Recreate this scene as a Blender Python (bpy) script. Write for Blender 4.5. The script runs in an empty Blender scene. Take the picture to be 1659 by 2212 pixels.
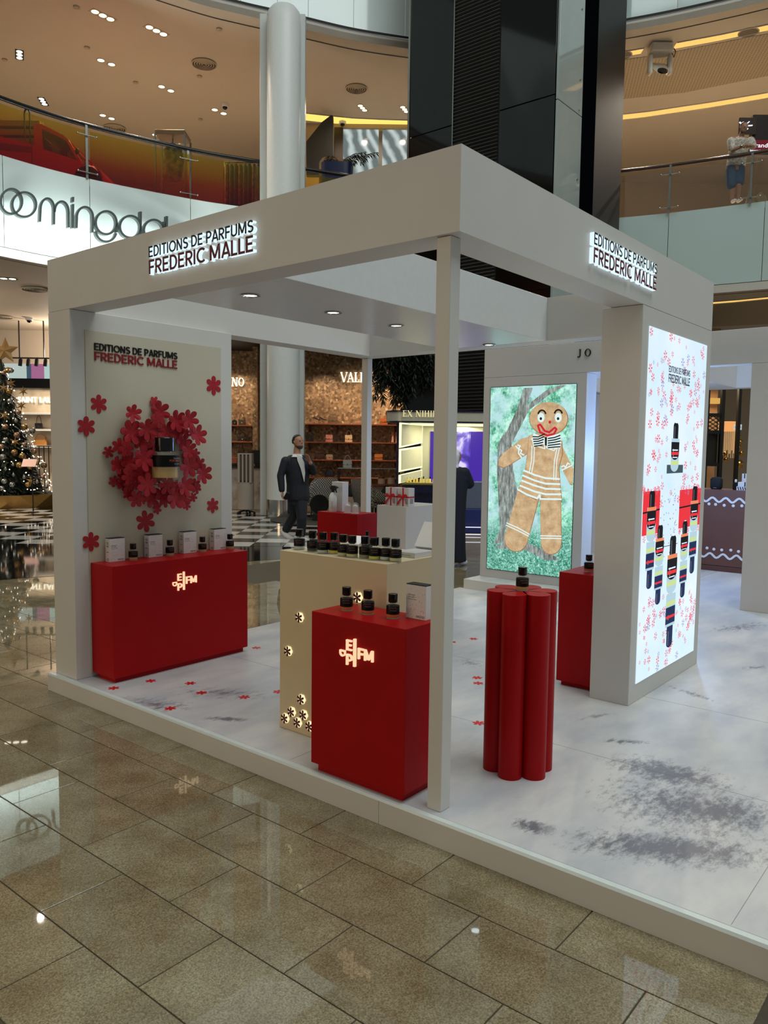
import bpy, math, random
from mathutils import Vector, Matrix
random.seed(11)
S = bpy.context.scene
COL = S.collection

# ------------------------------------------------------------------ camera
FPX = 1690.59
CAM = Vector((-2.6275, -1.7820, 1.5432))
YAW, PITCH, ROLL = 0.6857, -0.0812, 0.0122
_f = Vector((math.cos(PITCH) * math.cos(YAW), math.cos(PITCH) * math.sin(YAW), math.sin(PITCH)))
_r = Vector((math.sin(YAW), -math.cos(YAW), 0))
_u = _r.cross(_f)
R_ = math.cos(ROLL) * _r + math.sin(ROLL) * _u
U_ = -math.sin(ROLL) * _r + math.cos(ROLL) * _u
cd = bpy.data.cameras.new('camera')
cam = bpy.data.objects.new('camera', cd)
COL.objects.link(cam)
cd.sensor_fit = 'HORIZONTAL'
cd.sensor_width = 36.0
cd.lens = 36.0 * FPX / 1659.0
cd.clip_end = 200
cd.clip_start = 0.05
mw = Matrix((R_, U_, -_f)).transposed().to_4x4()
mw.translation = CAM
cam.matrix_world = mw
S.camera = cam

# ------------------------------------------------------------------ light, world, exposure
S.view_settings.view_transform = 'Standard'
S.view_settings.look = 'None'
S.view_settings.gamma = 1.0
S.view_settings.exposure = 0.0
S.view_settings.use_curve_mapping = False
wd = bpy.data.worlds.new('atrium_air')
S.world = wd
wd.use_nodes = True
bg = wd.node_tree.nodes['Background']
bg.inputs[0].default_value = (0.86, 0.93, 0.92, 1)
bg.inputs[1].default_value = 0.20


def lamp(name, kind, loc, power, color=(1, 1, 1), size=1.0, size_y=None, aim=None, spot=70, blend=0.6):
    l = bpy.data.lights.new(name, kind)
    l.energy = power
    l.color = color
    if kind == 'AREA':
        l.size = size
        if size_y:
            l.shape = 'RECTANGLE'
            l.size_y = size_y
    elif kind == 'SPOT':
        l.spot_size = math.radians(spot)
        l.spot_blend = blend
        l.shadow_soft_size = size
    elif kind == 'POINT':
        l.shadow_soft_size = size
    o = bpy.data.objects.new(name, l)
    COL.objects.link(o)
    o.location = loc
    d = Vector(aim) - Vector(loc) if aim is not None else Vector((0, 0, -1))
    o.rotation_euler = d.to_track_quat('-Z', 'Y').to_euler()
    return o


# assumed glazed atrium roof over the hall, out of view
lamp('skylight', 'AREA', (3.0, -5.0, 21.0), 3300, (0.90, 1.0, 0.985), 15, 15, aim=(3.0, 0.0, 0))

# assumed warm source, unseen behind the camera's left, added to brighten the left-facing faces
lamp('assumed_warm_fill', 'AREA', (-9.5, 5.5, 2.8), 175, (1.0, 0.72, 0.40), 6.0, 2.4, aim=(0.5, 2.2, 1.6))

G = -0.118            # mall floor
HB, HT = 2.40, 2.7334  # underside and top of the pavilion fascia


# ------------------------------------------------------------------ placing
def ray(px, py):
    return _f + R_ * ((px - 829.5) / FPX) - U_ * ((py - 1106.0) / FPX)


def on_z(px, py, z):
    d = ray(px, py)
    return CAM + d * ((z - CAM.z) / d.z)


def on_x(px, py, x):
    d = ray(px, py)
    return CAM + d * ((x - CAM.x) / d.x)


def on_y(px, py, y):
    d = ray(px, py)
    return CAM + d * ((y - CAM.y) / d.y)


FH = Vector((math.cos(YAW), math.sin(YAW), 0))   # horizontal hall axis, away from the entrance
RH = Vector((math.sin(YAW), -math.cos(YAW), 0))  # horizontal hall axis, to the right


def hall(a, d, z):
    """point a metres to the right of and d metres along the hall axis"""
    return Vector((CAM.x, CAM.y, 0)) + RH * a + FH * d + Vector((0, 0, z))


def hp(px, py, d):
    """hall coordinates (a, z) of a measured point on the upright plane d metres along the hall axis"""
    r = ray(px, py)
    p = CAM + r * (d / r.dot(FH))
    return (p - CAM).dot(RH), p.z


HALLM = Matrix.Translation((CAM.x, CAM.y, 0)) @ Matrix((RH, FH, Vector((0, 0, 1)))).transposed().to_4x4()


# ------------------------------------------------------------------ materials
def lin(c):
    return tuple(((v / 255 / 12.92) if v / 255 <= 0.04045 else ((v / 255 + 0.055) / 1.055) ** 2.4) for v in c)


MATS = {}


def mat(name, col=(200, 200, 200), rough=0.5, metal=0.0, emit=None, es=1.0, noise=0.0, nscale=20.0, trans=0.0,
        ior=1.45, bump=0.0, bscale=200.0, coat=0.0, spec=None, alpha=1.0, col2=None):
    if name in MATS:
        return MATS[name]
    m = bpy.data.materials.new(name)
    m.use_nodes = True
    nt = m.node_tree
    b = nt.nodes['Principled BSDF']
    c = lin(col)
    b.inputs['Base Color'].default_value = (*c, 1)
    b.inputs['Roughness'].default_value = rough
    b.inputs['Metallic'].default_value = metal
    b.inputs['IOR'].default_value = ior
    if spec is not None:
        b.inputs['Specular IOR Level'].default_value = spec
    if trans:
        b.inputs['Transmission Weight'].default_value = trans
    if coat:
        b.inputs['Coat Weight'].default_value = coat
        b.inputs['Coat Roughness'].default_value = 0.05
    if alpha < 1:
        b.inputs['Alpha'].default_value = alpha
    if emit is not None:
        b.inputs['Emission Color'].default_value = (*lin(emit), 1)
        b.inputs['Emission Strength'].default_value = es
    if noise or bump or col2:
        tc = nt.nodes.new('ShaderNodeTexCoord')
        nz = nt.nodes.new('ShaderNodeTexNoise')
        nz.inputs['Scale'].default_value = nscale
        nz.inputs['Detail'].default_value = 4
        nt.links.new(tc.outputs['Object'], nz.inputs['Vector'])
        if noise or col2:
            rp = nt.nodes.new('ShaderNodeValToRGB')
            k = 1 - noise
            e = lin(col2) if col2 else tuple(v * k for v in c)
            rp.color_ramp.elements[0].position = 0.35
            rp.color_ramp.elements[1].position = 0.65
            rp.color_ramp.elements[0].color = (*e, 1)
            rp.color_ramp.elements[1].color = (*c, 1)
            nt.links.new(nz.outputs['Fac'], rp.inputs['Fac'])
            nt.links.new(rp.outputs['Color'], b.inputs['Base Color'])
        if bump:
            n2 = nt.nodes.new('ShaderNodeTexNoise')
            n2.inputs['Scale'].default_value = bscale
            nt.links.new(tc.outputs['Object'], n2.inputs['Vector'])
            bp = nt.nodes.new('ShaderNodeBump')
            bp.inputs['Strength'].default_value = bump
            bp.inputs['Distance'].default_value = 0.01
            nt.links.new(n2.outputs['Fac'], bp.inputs['Height'])
            nt.links.new(bp.outputs['Normal'], b.inputs['Normal'])
    MATS[name] = m
    return m


def emat(name, col, es=1.0):
    return mat(name, (0, 0, 0), 0.6, emit=col, es=es, spec=0.2)


def node_mat(name, fn):
    if name in MATS:
        return MATS[name]
    m = bpy.data.materials.new(name)
    m.use_nodes = True
    fn(m.node_tree, m.node_tree.nodes['Principled BSDF'])
    MATS[name] = m
    return m


def N(nt, typ, **kw):
    n = nt.nodes.new('ShaderNode' + typ)
    for k, v in kw.items():
        if k in n.inputs:
            n.inputs[k].default_value = v
        else:
            setattr(n, k, v)
    return n


def ramp(nt, stops):
    r = nt.nodes.new('ShaderNodeValToRGB')
    el = r.color_ramp.elements
    el[0].position, el[0].color = stops[0][0], (*lin(stops[0][1]), 1)
    el[1].position, el[1].color = stops[-1][0], (*lin(stops[-1][1]), 1)
    for p, c in stops[1:-1]:
        e = el.new(p)
        e.color = (*lin(c), 1)
    return r


# ------------------------------------------------------------------ mesh collecting
class MB:
    def __init__(self, M=None):
        self.v, self.f, self.m, self.M = [], [], [], M

    def add(self, vs, fs, mi=0):
        o = len(self.v)
        for p in vs:
            p = Vector(p)
            self.v.append(self.M @ p if self.M is not None else p)
        for q in fs:
            self.f.append([i + o for i in q])
            self.m.append(mi)
        return self

    def box(self, x0, x1, y0, y1, z0, z1, mi=0, bev=0.0):
        if x0 > x1: x0, x1 = x1, x0
        if y0 > y1: y0, y1 = y1, y0
        if z0 > z1: z0, z1 = z1, z0
        if not bev:
            vs = [(x, y, z) for z in (z0, z1) for y in (y0, y1) for x in (x0, x1)]
            return self.add(vs, [(0, 2, 3, 1), (4, 5, 7, 6), (0, 1, 5, 4), (2, 6, 7, 3), (0, 4, 6, 2), (1, 3, 7, 5)], mi)
        b = bev
        vs, idx = [], {}
        for sx in (0, 1):
            for sy in (0, 1):
                for sz in (0, 1):
                    X, Y, Z = (x1 if sx else x0), (y1 if sy else y0), (z1 if sz else z0)
                    ix, iy, iz = (-b if sx else b), (-b if sy else b), (-b if sz else b)
                    idx[sx, sy, sz, 'x'] = len(vs); vs.append((X, Y + iy, Z + iz))
                    idx[sx, sy, sz, 'y'] = len(vs); vs.append((X + ix, Y, Z + iz))
                    idx[sx, sy, sz, 'z'] = len(vs); vs.append((X + ix, Y + iy, Z))
        fs = []
        for s in (0, 1):
            q = [idx[s, 0, 0, 'x'], idx[s, 1, 0, 'x'], idx[s, 1, 1, 'x'], idx[s, 0, 1, 'x']]
            fs.append(q if s else q[::-1])
            q = [idx[0, s, 0, 'y'], idx[0, s, 1, 'y'], idx[1, s, 1, 'y'], idx[1, s, 0, 'y']]
            fs.append(q if s else q[::-1])
            q = [idx[0, 0, s, 'z'], idx[1, 0, s, 'z'], idx[1, 1, s, 'z'], idx[0, 1, s, 'z']]
            fs.append(q if s else q[::-1])
        for a in (0, 1):
            for c in (0, 1):
                p = 1 if (a + c) % 2 == 0 else -1
                q = [idx[0, a, c, 'y'], idx[1, a, c, 'y'], idx[1, a, c, 'z'], idx[0, a, c, 'z']]
                fs.append(q[::p] if a == 0 and c == 0 or p == -1 and a == 1 else q[::-p] if p == 1 else q)
                q = [idx[a, 0, c, 'x'], idx[a, 1, c, 'x'], idx[a, 1, c, 'z'], idx[a, 0, c, 'z']]
                fs.append(q)
                q = [idx[a, c, 0, 'x'], idx[a, c, 1, 'x'], idx[a, c, 1, 'y'], idx[a, c, 0, 'y']]
                fs.append(q)
        for k in [(a, c, e) for a in (0, 1) for c in (0, 1) for e in (0, 1)]:
            fs.append([idx[(*k, 'x')], idx[(*k, 'y')], idx[(*k, 'z')]])
        # fix winding towards the outside
        ctr = Vector(((x0 + x1) / 2, (y0 + y1) / 2, (z0 + z1) / 2))
        out = []
        for q in fs:
            P = [Vector(vs[i]) for i in q]
            n = (P[1] - P[0]).cross(P[2] - P[0])
            m = sum(P, Vector()) / len(P)
            out.append(q if n.dot(m - ctr) >= 0 else q[::-1])
        return self.add(vs, out, mi)

    def prism(self, pts, a, b, axis='z', mi=0, mi_side=None):
        """outline pts (2D) swept from a to b along axis; for 'x' pts are (y,z), for 'y' (x,z)"""
        def p3(p, t):
            return (p[0], p[1], t) if axis == 'z' else (t, p[0], p[1]) if axis == 'x' else (p[0], t, p[1])
        n = len(pts)
        vs = [p3(p, a) for p in pts] + [p3(p, b) for p in pts]
        self.add(vs, [list(range(n))[::-1], list(range(n, 2 * n))], mi)
        o = len(self.v) - 2 * n
        for i in range(n):
            j = (i + 1) % n
            self.f.append([o + i, o + j, o + n + j, o + n + i])
            self.m.append(mi if mi_side is None else mi_side)
        return self

    def lathe(self, prof, n=24, c=(0, 0, 0), mi=0, cap=True):
        vs, fs = [], []
        for r, z in prof:
            for k in range(n):
                t = 2 * math.pi * k / n
                vs.append((c[0] + r * math.cos(t), c[1] + r * math.sin(t), c[2] + z))
        for i in range(len(prof) - 1):
            for k in range(n):
                l = (k + 1) % n
                fs.append([i * n + k, i * n + l, (i + 1) * n + l, (i + 1) * n + k])
        if cap:
            fs.append(list(range(n))[::-1])
            fs.append([(len(prof) - 1) * n + k for k in range(n)])
        return self.add(vs, fs, mi)

    def tube(self, path, r, n=8, mi=0, closed=False, flat=None):
        P = [Vector(p) for p in path]
        L = len(P)
        rs = r if isinstance(r, (list, tuple)) else [r] * L
        vs, fs = [], []
        prev = None
        for i, p in enumerate(P):
            if closed:
                t = P[(i + 1) % L] - P[i - 1]
            else:
                t = P[min(i + 1, L - 1)] - P[max(i - 1, 0)]
            t.normalize()
            if prev is None:
                up = Vector((0, 0, 1)) if abs(t.z) < 0.95 else Vector((1, 0, 0))
                s = t.cross(up).normalized()
            else:
                s = (prev - t * prev.dot(t))
                s = s.normalized() if s.length > 1e-6 else t.orthogonal().normalized()
            prev = s
            w = t.cross(s)
            for k in range(n):
                a = 2 * math.pi * k / n
                vs.append(p + (s * math.cos(a) + w * math.sin(a)) * rs[i])
        for i in range(L if closed else L - 1):
            for k in range(n):
                l = (k + 1) % n
                j = (i + 1) % L
                fs.append([i * n + k, i * n + l, j * n + l, j * n + k])
        if not closed:
            fs.append(list(range(n))[::-1])
            fs.append([(L - 1) * n + k for k in range(n)])
        return self.add(vs, fs, mi)

    def ball(self, c, r, nu=12, nv=8, mi=0, s=(1, 1, 1)):
        vs, fs = [], []
        c = Vector(c)
        for i in range(nv + 1):
            t = math.pi * i / nv
            for k in range(nu):
                a = 2 * math.pi * k / nu
                vs.append(c + Vector((r * s[0] * math.sin(t) * math.cos(a), r * s[1] * math.sin(t) * math.sin(a), r * s[2] * math.cos(t))))
        for i in range(nv):
            for k in range(nu):
                l = (k + 1) % nu
                fs.append([i * nu + k, (i + 1) * nu + k, (i + 1) * nu + l, i * nu + l])
        return self.add(vs, fs, mi)

    def bar(self, a, b, w, h, mi=0, up=(0, 0, 1)):
        """straight bar of rectangular section from a to b"""
        a, b = Vector(a), Vector(b)
        t = (b - a).normalized()
        u = Vector(up)
        if abs(t.dot(u)) > 0.99:
            u = Vector((1, 0, 0))
        s = t.cross(u).normalized() * (w / 2)
        u = s.cross(t).normalized() * (h / 2)
        vs = [a - s - u, a + s - u, a + s + u, a - s + u, b - s - u, b + s - u, b + s + u, b - s + u]
        return self.add(vs, [(0, 1, 2, 3), (7, 6, 5, 4), (0, 4, 5, 1), (1, 5, 6, 2), (2, 6, 7, 3), (3, 7, 4, 0)], mi)

    def loft(self, rings, n=16, mi=0, p=2.0):
        """rings of (centre, half-width vector, half-depth vector)"""
        vs, fs = [], []
        for c, a, b in rings:
            c, a, b = Vector(c), Vector(a), Vector(b)
            for k in range(n):
                t = 2 * math.pi * k / n
                ct, st = math.cos(t), math.sin(t)
                vs.append(c + a * math.copysign(abs(ct) ** (2 / p), ct) + b * math.copysign(abs(st) ** (2 / p), st))
        for i in range(len(rings) - 1):
            for k in range(n):
                l = (k + 1) % n
                fs.append([i * n + k, i * n + l, (i + 1) * n + l, (i + 1) * n + k])
        fs.append(list(range(n))[::-1])
        fs.append([(len(rings) - 1) * n + k for k in range(n)])
        return self.add(vs, fs, mi)

    def mesh(self, name, mats, smooth=False):
        me = bpy.data.meshes.new(name)
        me.from_pydata([tuple(v) for v in self.v], [], self.f)
        for m in (mats if isinstance(mats, (list, tuple)) else [mats]):
            me.materials.append(m)
        me.polygons.foreach_set('material_index', self.m)
        if smooth:
            me.polygons.foreach_set('use_smooth', [True] * len(me.polygons))
            try:
                me.set_sharp_from_angle(angle=math.radians(smooth if smooth > 1 else 40))
            except Exception:
                pass
        me.update()
        return me

    def build(self, name, mats, parent=None, smooth=False, loc=None, rotz=0.0):
        return put(name, self.mesh(name, mats, smooth), parent, loc, rotz)


def put(name, me, parent=None, loc=None, rotz=0.0, rot=None):
    o = bpy.data.objects.new(name, me)
    COL.objects.link(o)
    if parent is not None:
        o.parent = parent
        if parent.get('_w'):
            # parts of this thing are built in hall coordinates
            o.matrix_parent_inverse = Matrix.Translation(parent.location).inverted()
    if loc is not None:
        o.location = loc
    if rot is not None:
        o.rotation_euler = rot
    elif rotz:
        o.rotation_euler = (0, 0, rotz)
    return o


def tag(o, label=None, cat=None, group=None, kind=None):
    if label: o['label'] = label
    if cat: o['category'] = cat
    if group: o['group'] = group
    if kind: o['kind'] = kind
    return o


def thing(name, label, cat, loc=(0, 0, 0), group=None, rotz=0.0, world=False):
    o = bpy.data.objects.new(name, None)
    COL.objects.link(o)
    o.empty_display_size = 0.05
    o.location = loc
    if rotz:
        o.rotation_euler = (0, 0, rotz)
    if world:
        o['_w'] = True
    return tag(o, label, cat, group)


def struct(name, mb, m, smooth=False, parent=None):
    o = mb.build(name, m, parent, smooth)
    if parent is None:
        o['kind'] = 'structure'
    return o


def dup(root, loc=None, rotz=None, label=None, group=None, scale=None):
    r = root.copy()
    COL.objects.link(r)
    if loc is not None: r.location = loc
    if rotz is not None: r.rotation_euler = (0, 0, rotz)
    if scale is not None: r.scale = scale if isinstance(scale, (tuple, list)) else (scale,) * 3
    if label: r['label'] = label
    if group: r['group'] = group
    for ch in list(root.children):
        c = ch.copy()
        COL.objects.link(c)
        c.parent = r
        for g in list(ch.children):
            e = g.copy()
            COL.objects.link(e)
            e.parent = c
    return r


# ------------------------------------------------------------------ lettering (built-in sans face, letter by letter)
_TXT = {}


def text_prepare(strings, extrude=0.05, bold=0.012):
    keys = set()
    for s in strings:
        for i, ch in enumerate(s):
            if ch != ' ':
                keys.add(ch)
                keys.add(s[:i + 1])
    tmp = []
    for k in keys:
        cu = bpy.data.curves.new('t', 'FONT')
        cu.body = k
        cu.size = 1.0
        cu.extrude = 0.5
        cu.offset = bold if len(k) == 1 else 0.0
        cu.resolution_u = 3
        o = bpy.data.objects.new('t', cu)
        COL.objects.link(o)
        tmp.append((k, o, cu))
    dg = bpy.context.evaluated_depsgraph_get()
    dg.update()
    for k, o, cu in tmp:
        me = o.evaluated_get(dg).to_mesh()
        vs = [v.co.copy() for v in me.vertices]
        fs = [(list(p.vertices), abs(p.normal.z) > 0.7) for p in me.polygons]
        _TXT[k] = (vs, fs, min(v.x for v in vs), max(v.x for v in vs), min(v.y for v in vs), max(v.y for v in vs))
        o.evaluated_get(dg).to_mesh_clear()
    for k, o, cu in tmp:
        bpy.data.objects.remove(o)
        bpy.data.curves.remove(cu)


def letters(s, org, ux, uz, width, cap, depth, mats, parent=None, name='letter', joined=None, nvec=None):
    """write s from org along ux, up uz; cap height cap, overall width; pieces stand depth proud.
    parts named letter under parent, or added to the MB joined"""
    org, ux, uz = Vector(org), Vector(ux).normalized(), Vector(uz).normalized()
    n = ux.cross(uz) if nvec is None else Vector(nvec)
    x0 = _TXT[s[0]][2]
    full = _TXT[s][3] - x0
    capu = 0.729
    sx, sz = width / full, cap / capu
    for i, ch in enumerate(s):
        if ch == ' ':
            continue
        vs, fs, l, r, b, t = _TXT[ch]
        off = _TXT[s[:i + 1]][3] - r - x0
        mb = joined if joined is not None else MB()
        P = [org + ux * ((v.x + off) * sx) + uz * (v.y * sz) + n * ((v.z + 0.5) * depth) for v in vs]
        o = len(mb.v)
        mb.v += P
        for q, front in fs:
            mb.f.append([k + o for k in q])
            mb.m.append(0 if front or len(mats) == 1 else 1)
        if joined is None:
            mb.build(name, mats, parent)
    return


# letter shapes drawn as strokes (serif capitals and round lower case)
def stroke(mb, pts, w, P, depth, closed=False, mi=0, n=Vector((0, 0, 1)), w2=None):
    """flat stroke of width w along 2D pts; P maps 2D to a point, n is the outward direction"""
    pts = [Vector((p[0], p[1])) for p in pts]
    L = len(pts)
    l, r = [], []
    for i in range(L):
        if closed:
            t = pts[(i + 1) % L] - pts[i - 1]
        else:
            t = pts[min(i + 1, L - 1)] - pts[max(i - 1, 0)]
        t.normalize()
        k = Vector((-t.y, t.x))
        ww = w if w2 is None else w + (w2 - w) * abs(t.x)
        l.append(pts[i] + k * ww / 2)
        r.append(pts[i] - k * ww / 2)
    vs = []
    for q in (l, r):
        for p in q:
            vs.append(P(p.x, p.y))
    vs = vs + [v + n * depth for v in vs]
    fs = []
    m = 2 * L
    for i in range(L if closed else L - 1):
        j = (i + 1) % L
        fs += [[i, j, L + j, L + i][::-1], [m + i, m + j, m + L + j, m + L + i], [i, j, m + j, m + i], [L + i, m + L + i, m + L + j, L + j]]
    if not closed:
        fs += [[0, L, m + L, m], [L - 1, m + L - 1, m + 2 * L - 1, 2 * L - 1]]
    mb.add(vs, fs, mi)


def arc(cx, cy, rx, ry, a0, a1, n=16):
    return [(cx + rx * math.cos(math.radians(a0 + (a1 - a0) * i / n)), cy + ry * math.sin(math.radians(a0 + (a1 - a0) * i / n))) for i in range(n + 1)]


# serif capitals on a 0..1 high grid: strokes (pts, weight), advance
TH, TN = 0.16, 0.06
SERIF = {
    'V': ([([(0.05, 1), (0.40, 0)], TH), ([(0.75, 1), (0.42, 0)], TN), ([(-0.04, 0.98), (0.22, 0.98)], 0.04), ([(0.6, 0.98), (0.86, 0.98)], 0.04)], 0.80),
    'A': ([([(0.06, 0), (0.38, 1)], TN), ([(0.38, 1), (0.70, 0)], TH), ([(0.18, 0.33), (0.58, 0.33)], 0.05), ([(-0.04, 0.02), (0.2, 0.02)], 0.04), ([(0.54, 0.02), (0.86, 0.02)], 0.04)], 0.84),
    'L': ([([(0.15, 0), (0.15, 1)], TH), ([(0, 0.02), (0.56, 0.02)], 0.05), ([(0.54, 0), (0.56, 0.26)], 0.05), ([(0, 0.98), (0.32, 0.98)], 0.04)], 0.66),
    'E': ([([(0.15, 0), (0.15, 1)], TH), ([(0, 0.02), (0.58, 0.02)], 0.05), ([(0, 0.98), (0.56, 0.98)], 0.05), ([(0.2, 0.52), (0.44, 0.52)], 0.05), ([(0.57, 0), (0.59, 0.24)], 0.05), ([(0.55, 0.8), (0.55, 1)], 0.05), ([(0.44, 0.42), (0.44, 0.62)], 0.04)], 0.70),
    'N': ([([(0.1, 0), (0.1, 1)], TN), ([(0.12, 1), (0.66, 0)], TH), ([(0.7, 0), (0.7, 1)], TN), ([(-0.04, 0.98), (0.2, 0.98)], 0.04), ([(-0.04, 0.02), (0.24, 0.02)], 0.04), ([(0.56, 0.98), (0.84, 0.98)], 0.04)], 0.88),
    'T': ([([(0.33, 0), (0.33, 1)], TH), ([(0, 0.98), (0.66, 0.98)], 0.05), ([(0.01, 0.78), (0.01, 1)], 0.04), ([(0.65, 0.78), (0.65, 1)], 0.04), ([(0.18, 0.02), (0.48, 0.02)], 0.04)], 0.72),
    'I': ([([(0.17, 0), (0.17, 1)], TH), ([(0.02, 0.98), (0.32, 0.98)], 0.04), ([(0.02, 0.02), (0.32, 0.02)], 0.04)], 0.38),
    'O': ([(arc(0.4, 0.5, 0.33, 0.47, 0, 342, 19), 'ring')], 0.84),
    'X': ([([(0.08, 1), (0.68, 0)], TH), ([(0.66, 1), (0.06, 0)], TN), ([(-0.04, 0.98), (0.26, 0.98)], 0.04), ([(0.52, 0.98), (0.78, 0.98)], 0.04), ([(-0.04, 0.02), (0.2, 0.02)], 0.04), ([(0.5, 0.02), (0.82, 0.02)], 0.04)], 0.84),
    'H': ([([(0.14, 0), (0.14, 1)], TH), ([(0.64, 0), (0.64, 1)], TH), ([(0.14, 0.52), (0.64, 0.52)], 0.05), ([(0, 0.98), (0.28, 0.98)], 0.04), ([(0, 0.02), (0.28, 0.02)], 0.04), ([(0.5, 0.98), (0.78, 0.98)], 0.04), ([(0.5, 0.02), (0.78, 0.02)], 0.04)], 0.84),
    'J': ([([(0.34, 1), (0.34, 0.2), (0.28, 0.02), (0.14, -0.04), (0.02, 0.06)], 0.12), ([(0.16, 0.98), (0.44, 0.98)], 0.04)], 0.62),
}


def serif_text(s, org, ux, uz, height, depth, m, parent, name='letter', track=0.06, nvec=None, stretch=1.0):
    org, ux, uz = Vector(org), Vector(ux).normalized(), Vector(uz).normalized()
    n = ux.cross(uz) if nvec is None else Vector(nvec)
    x = 0
    for ch in s:
        if ch == ' ':
            x += 0.45
            continue
        st, adv = SERIF[ch]
        mb = MB()
        for pts, w in st:
            P = lambda a, b, x=x: org + ux * ((a + x) * height * stretch) + uz * (b * height)
            if w == 'ring':
                stroke(mb, pts, TH, P, depth, closed=True, n=n, w2=TN)
            else:
                stroke(mb, pts, w, P, depth, n=n)
        mb.build(name, m, parent)
        x += adv + track
    return x * height * stretch


SW = 0.17
SANS = {
    'E': ([([(SW / 2, 0), (SW / 2, 1)]), ([(0, 0.07), (0.56, 0.07)]), ([(0, 0.51), (0.51, 0.51)]), ([(0, 0.93), (0.56, 0.93)])], 0.66),
    'F': ([([(SW / 2, 0), (SW / 2, 1)]), ([(0, 0.49), (0.50, 0.49)]), ([(0, 0.93), (0.55, 0.93)])], 0.62),
    'D': ([([(SW / 2, 0), (SW / 2, 1)]), ([(0.05, 0.93)] + arc(0.28, 0.5, 0.33, 0.43, 90, -90, 14) + [(0.05, 0.07)])], 0.76),
    'I': ([([(SW / 2, 0), (SW / 2, 1)])], 0.27),
    'T': ([([(0.31, 0), (0.31, 1)]), ([(0, 0.93), (0.62, 0.93)])], 0.67),
    'O': ([('ring', arc(0.43, 0.5, 0.36, 0.43, 0, 348, 29))], 0.93),
    'N': ([([(SW / 2, 0), (SW / 2, 1)]), ([(0.60, 0), (0.60, 1)]), ([(0.09, 0.97), (0.585, 0.03)])], 0.78),
    'S': ([(arc(0.31, 0.725, 0.225, 0.205, 25, 262, 14) + arc(0.31, 0.285, 0.235, 0.215, 82, -152, 14))], 0.68),
    'P': ([([(SW / 2, 0), (SW / 2, 1)]), ([(0.05, 0.93)] + arc(0.30, 0.685, 0.245, 0.245, 90, -90, 10) + [(0.05, 0.44)])], 0.66),
    'R': ([([(SW / 2, 0), (SW / 2, 1)]), ([(0.05, 0.93)] + arc(0.30, 0.695, 0.245, 0.235, 90, -90, 10) + [(0.05, 0.46)]), ([(0.27, 0.46), (0.56, 0)])], 0.70),
    'A': ([([(0.06, 0), (0.36, 1)]), ([(0.66, 0), (0.36, 1)]), ([(0.15, 0.27), (0.57, 0.27)])], 0.75),
    'U': ([([(SW / 2, 1), (SW / 2, 0.33)] + arc(0.335, 0.33, 0.26, 0.26, 190, 350, 10) + [(0.595, 0.33), (0.595, 1)])], 0.77),
    'M': ([([(SW / 2, 0), (SW / 2, 1)]), ([(0.785, 0), (0.785, 1)]), ([(0.10, 0.98), (0.43, 0.12)]), ([(0.76, 0.98), (0.43, 0.12)])], 0.96),
    'C': ([(arc(0.43, 0.5, 0.36, 0.43, 48, 312, 18))], 0.80),
    'L': ([([(SW / 2, 0), (SW / 2, 1)]), ([(0, 0.07), (0.52, 0.07)])], 0.57),
}


def sans_text(s, org, ux, uz, width, cap, depth, mats, parent=None, name='letter', nvec=None, joined=None, back=0.0):
    """sans capitals, one part per letter; mats = [face, returns]"""
    org, ux, uz = Vector(org), Vector(ux).normalized(), Vector(uz).normalized()
    n = ux.cross(uz) if nvec is None else Vector(nvec)
    org = org + n * back
    full = sum(0.30 if c == ' ' else SANS[c][1] for c in s) - 0.09
    sx = width / full
    x = 0.0
    for c in s:
        if c == ' ':
            x += 0.30
            continue
        st, adv = SANS[c]
        mb = joined if joined is not None else MB()
        f0 = len(mb.f)
        for q, it in enumerate(st):
            ring = it[0] == 'ring'
            pts = it[1] if ring else it
            eps = n * (0.00012 * q)
            P = lambda a, b, x=x, e=eps: org + ux * ((a + x) * sx) + uz * (b * cap) + e
            stroke(mb, pts, SW * 0.97, P, depth, closed=ring, n=n)
        for k in range(f0, len(mb.f)):
            q = mb.f[k]
            nn = (mb.v[q[1]] - mb.v[q[0]]).cross(mb.v[q[2]] - mb.v[q[0]])
            if len(mats) > 1:
                mb.m[k] = 0 if nn.length > 0 and abs(nn.normalized().dot(n)) > 0.7 else 1
        if joined is None:
            mb.build(name, mats, parent)
        x += adv


text_prepare(['PORTRAIT OF', 'PORTRAIT', 'OF A LADY', 'Dominique Ropion', 'EDITIONS DE PARFUMS', 'FREDERIC MALLE',
              'Grand Parking', 'bloomingdales', 'SAINT LAURENT', 'GEORGE', 'MUSC', 'discovery'], bold=0.0)

# ================================================================== materials
WHITE = mat('white_laminate', (214, 210, 203), 0.42, noise=0.03, nscale=3, bump=0.02, bscale=300)
PANEL = mat('panel_cream', (200, 192, 170), 0.55, noise=0.03, nscale=4)
IVORY = mat('ivory_paint', (218, 198, 160), 0.38, noise=0.03, nscale=4)
RED = mat('red_satin', (166, 6, 12), 0.42, noise=0.05, nscale=6, bump=0.015, bscale=300, spec=0.18)
REDF = mat('red_flower', (172, 22, 34), 0.55, noise=0.1, nscale=30)
DECAL = mat('red_vinyl', (205, 22, 28), 0.4, noise=0.04, nscale=40)
BLACK = mat('black_gloss', (8, 8, 9), 0.18, noise=0.2, nscale=30)
BLACKM = mat('black_matt', (14, 14, 15), 0.5, noise=0.2, nscale=30)
STEEL = mat('steel', (150, 148, 142), 0.25, metal=1.0, noise=0.05)
CHROME = mat('chrome', (190, 186, 178), 0.12, metal=1.0, noise=0.05)
LEDW = emat('led_white', (225, 246, 255), 1.05)
LEDWARM = emat('led_warm', (255, 226, 160), 2.6)
LOGO = emat('led_logo', (255, 214, 168), 1.0)
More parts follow.
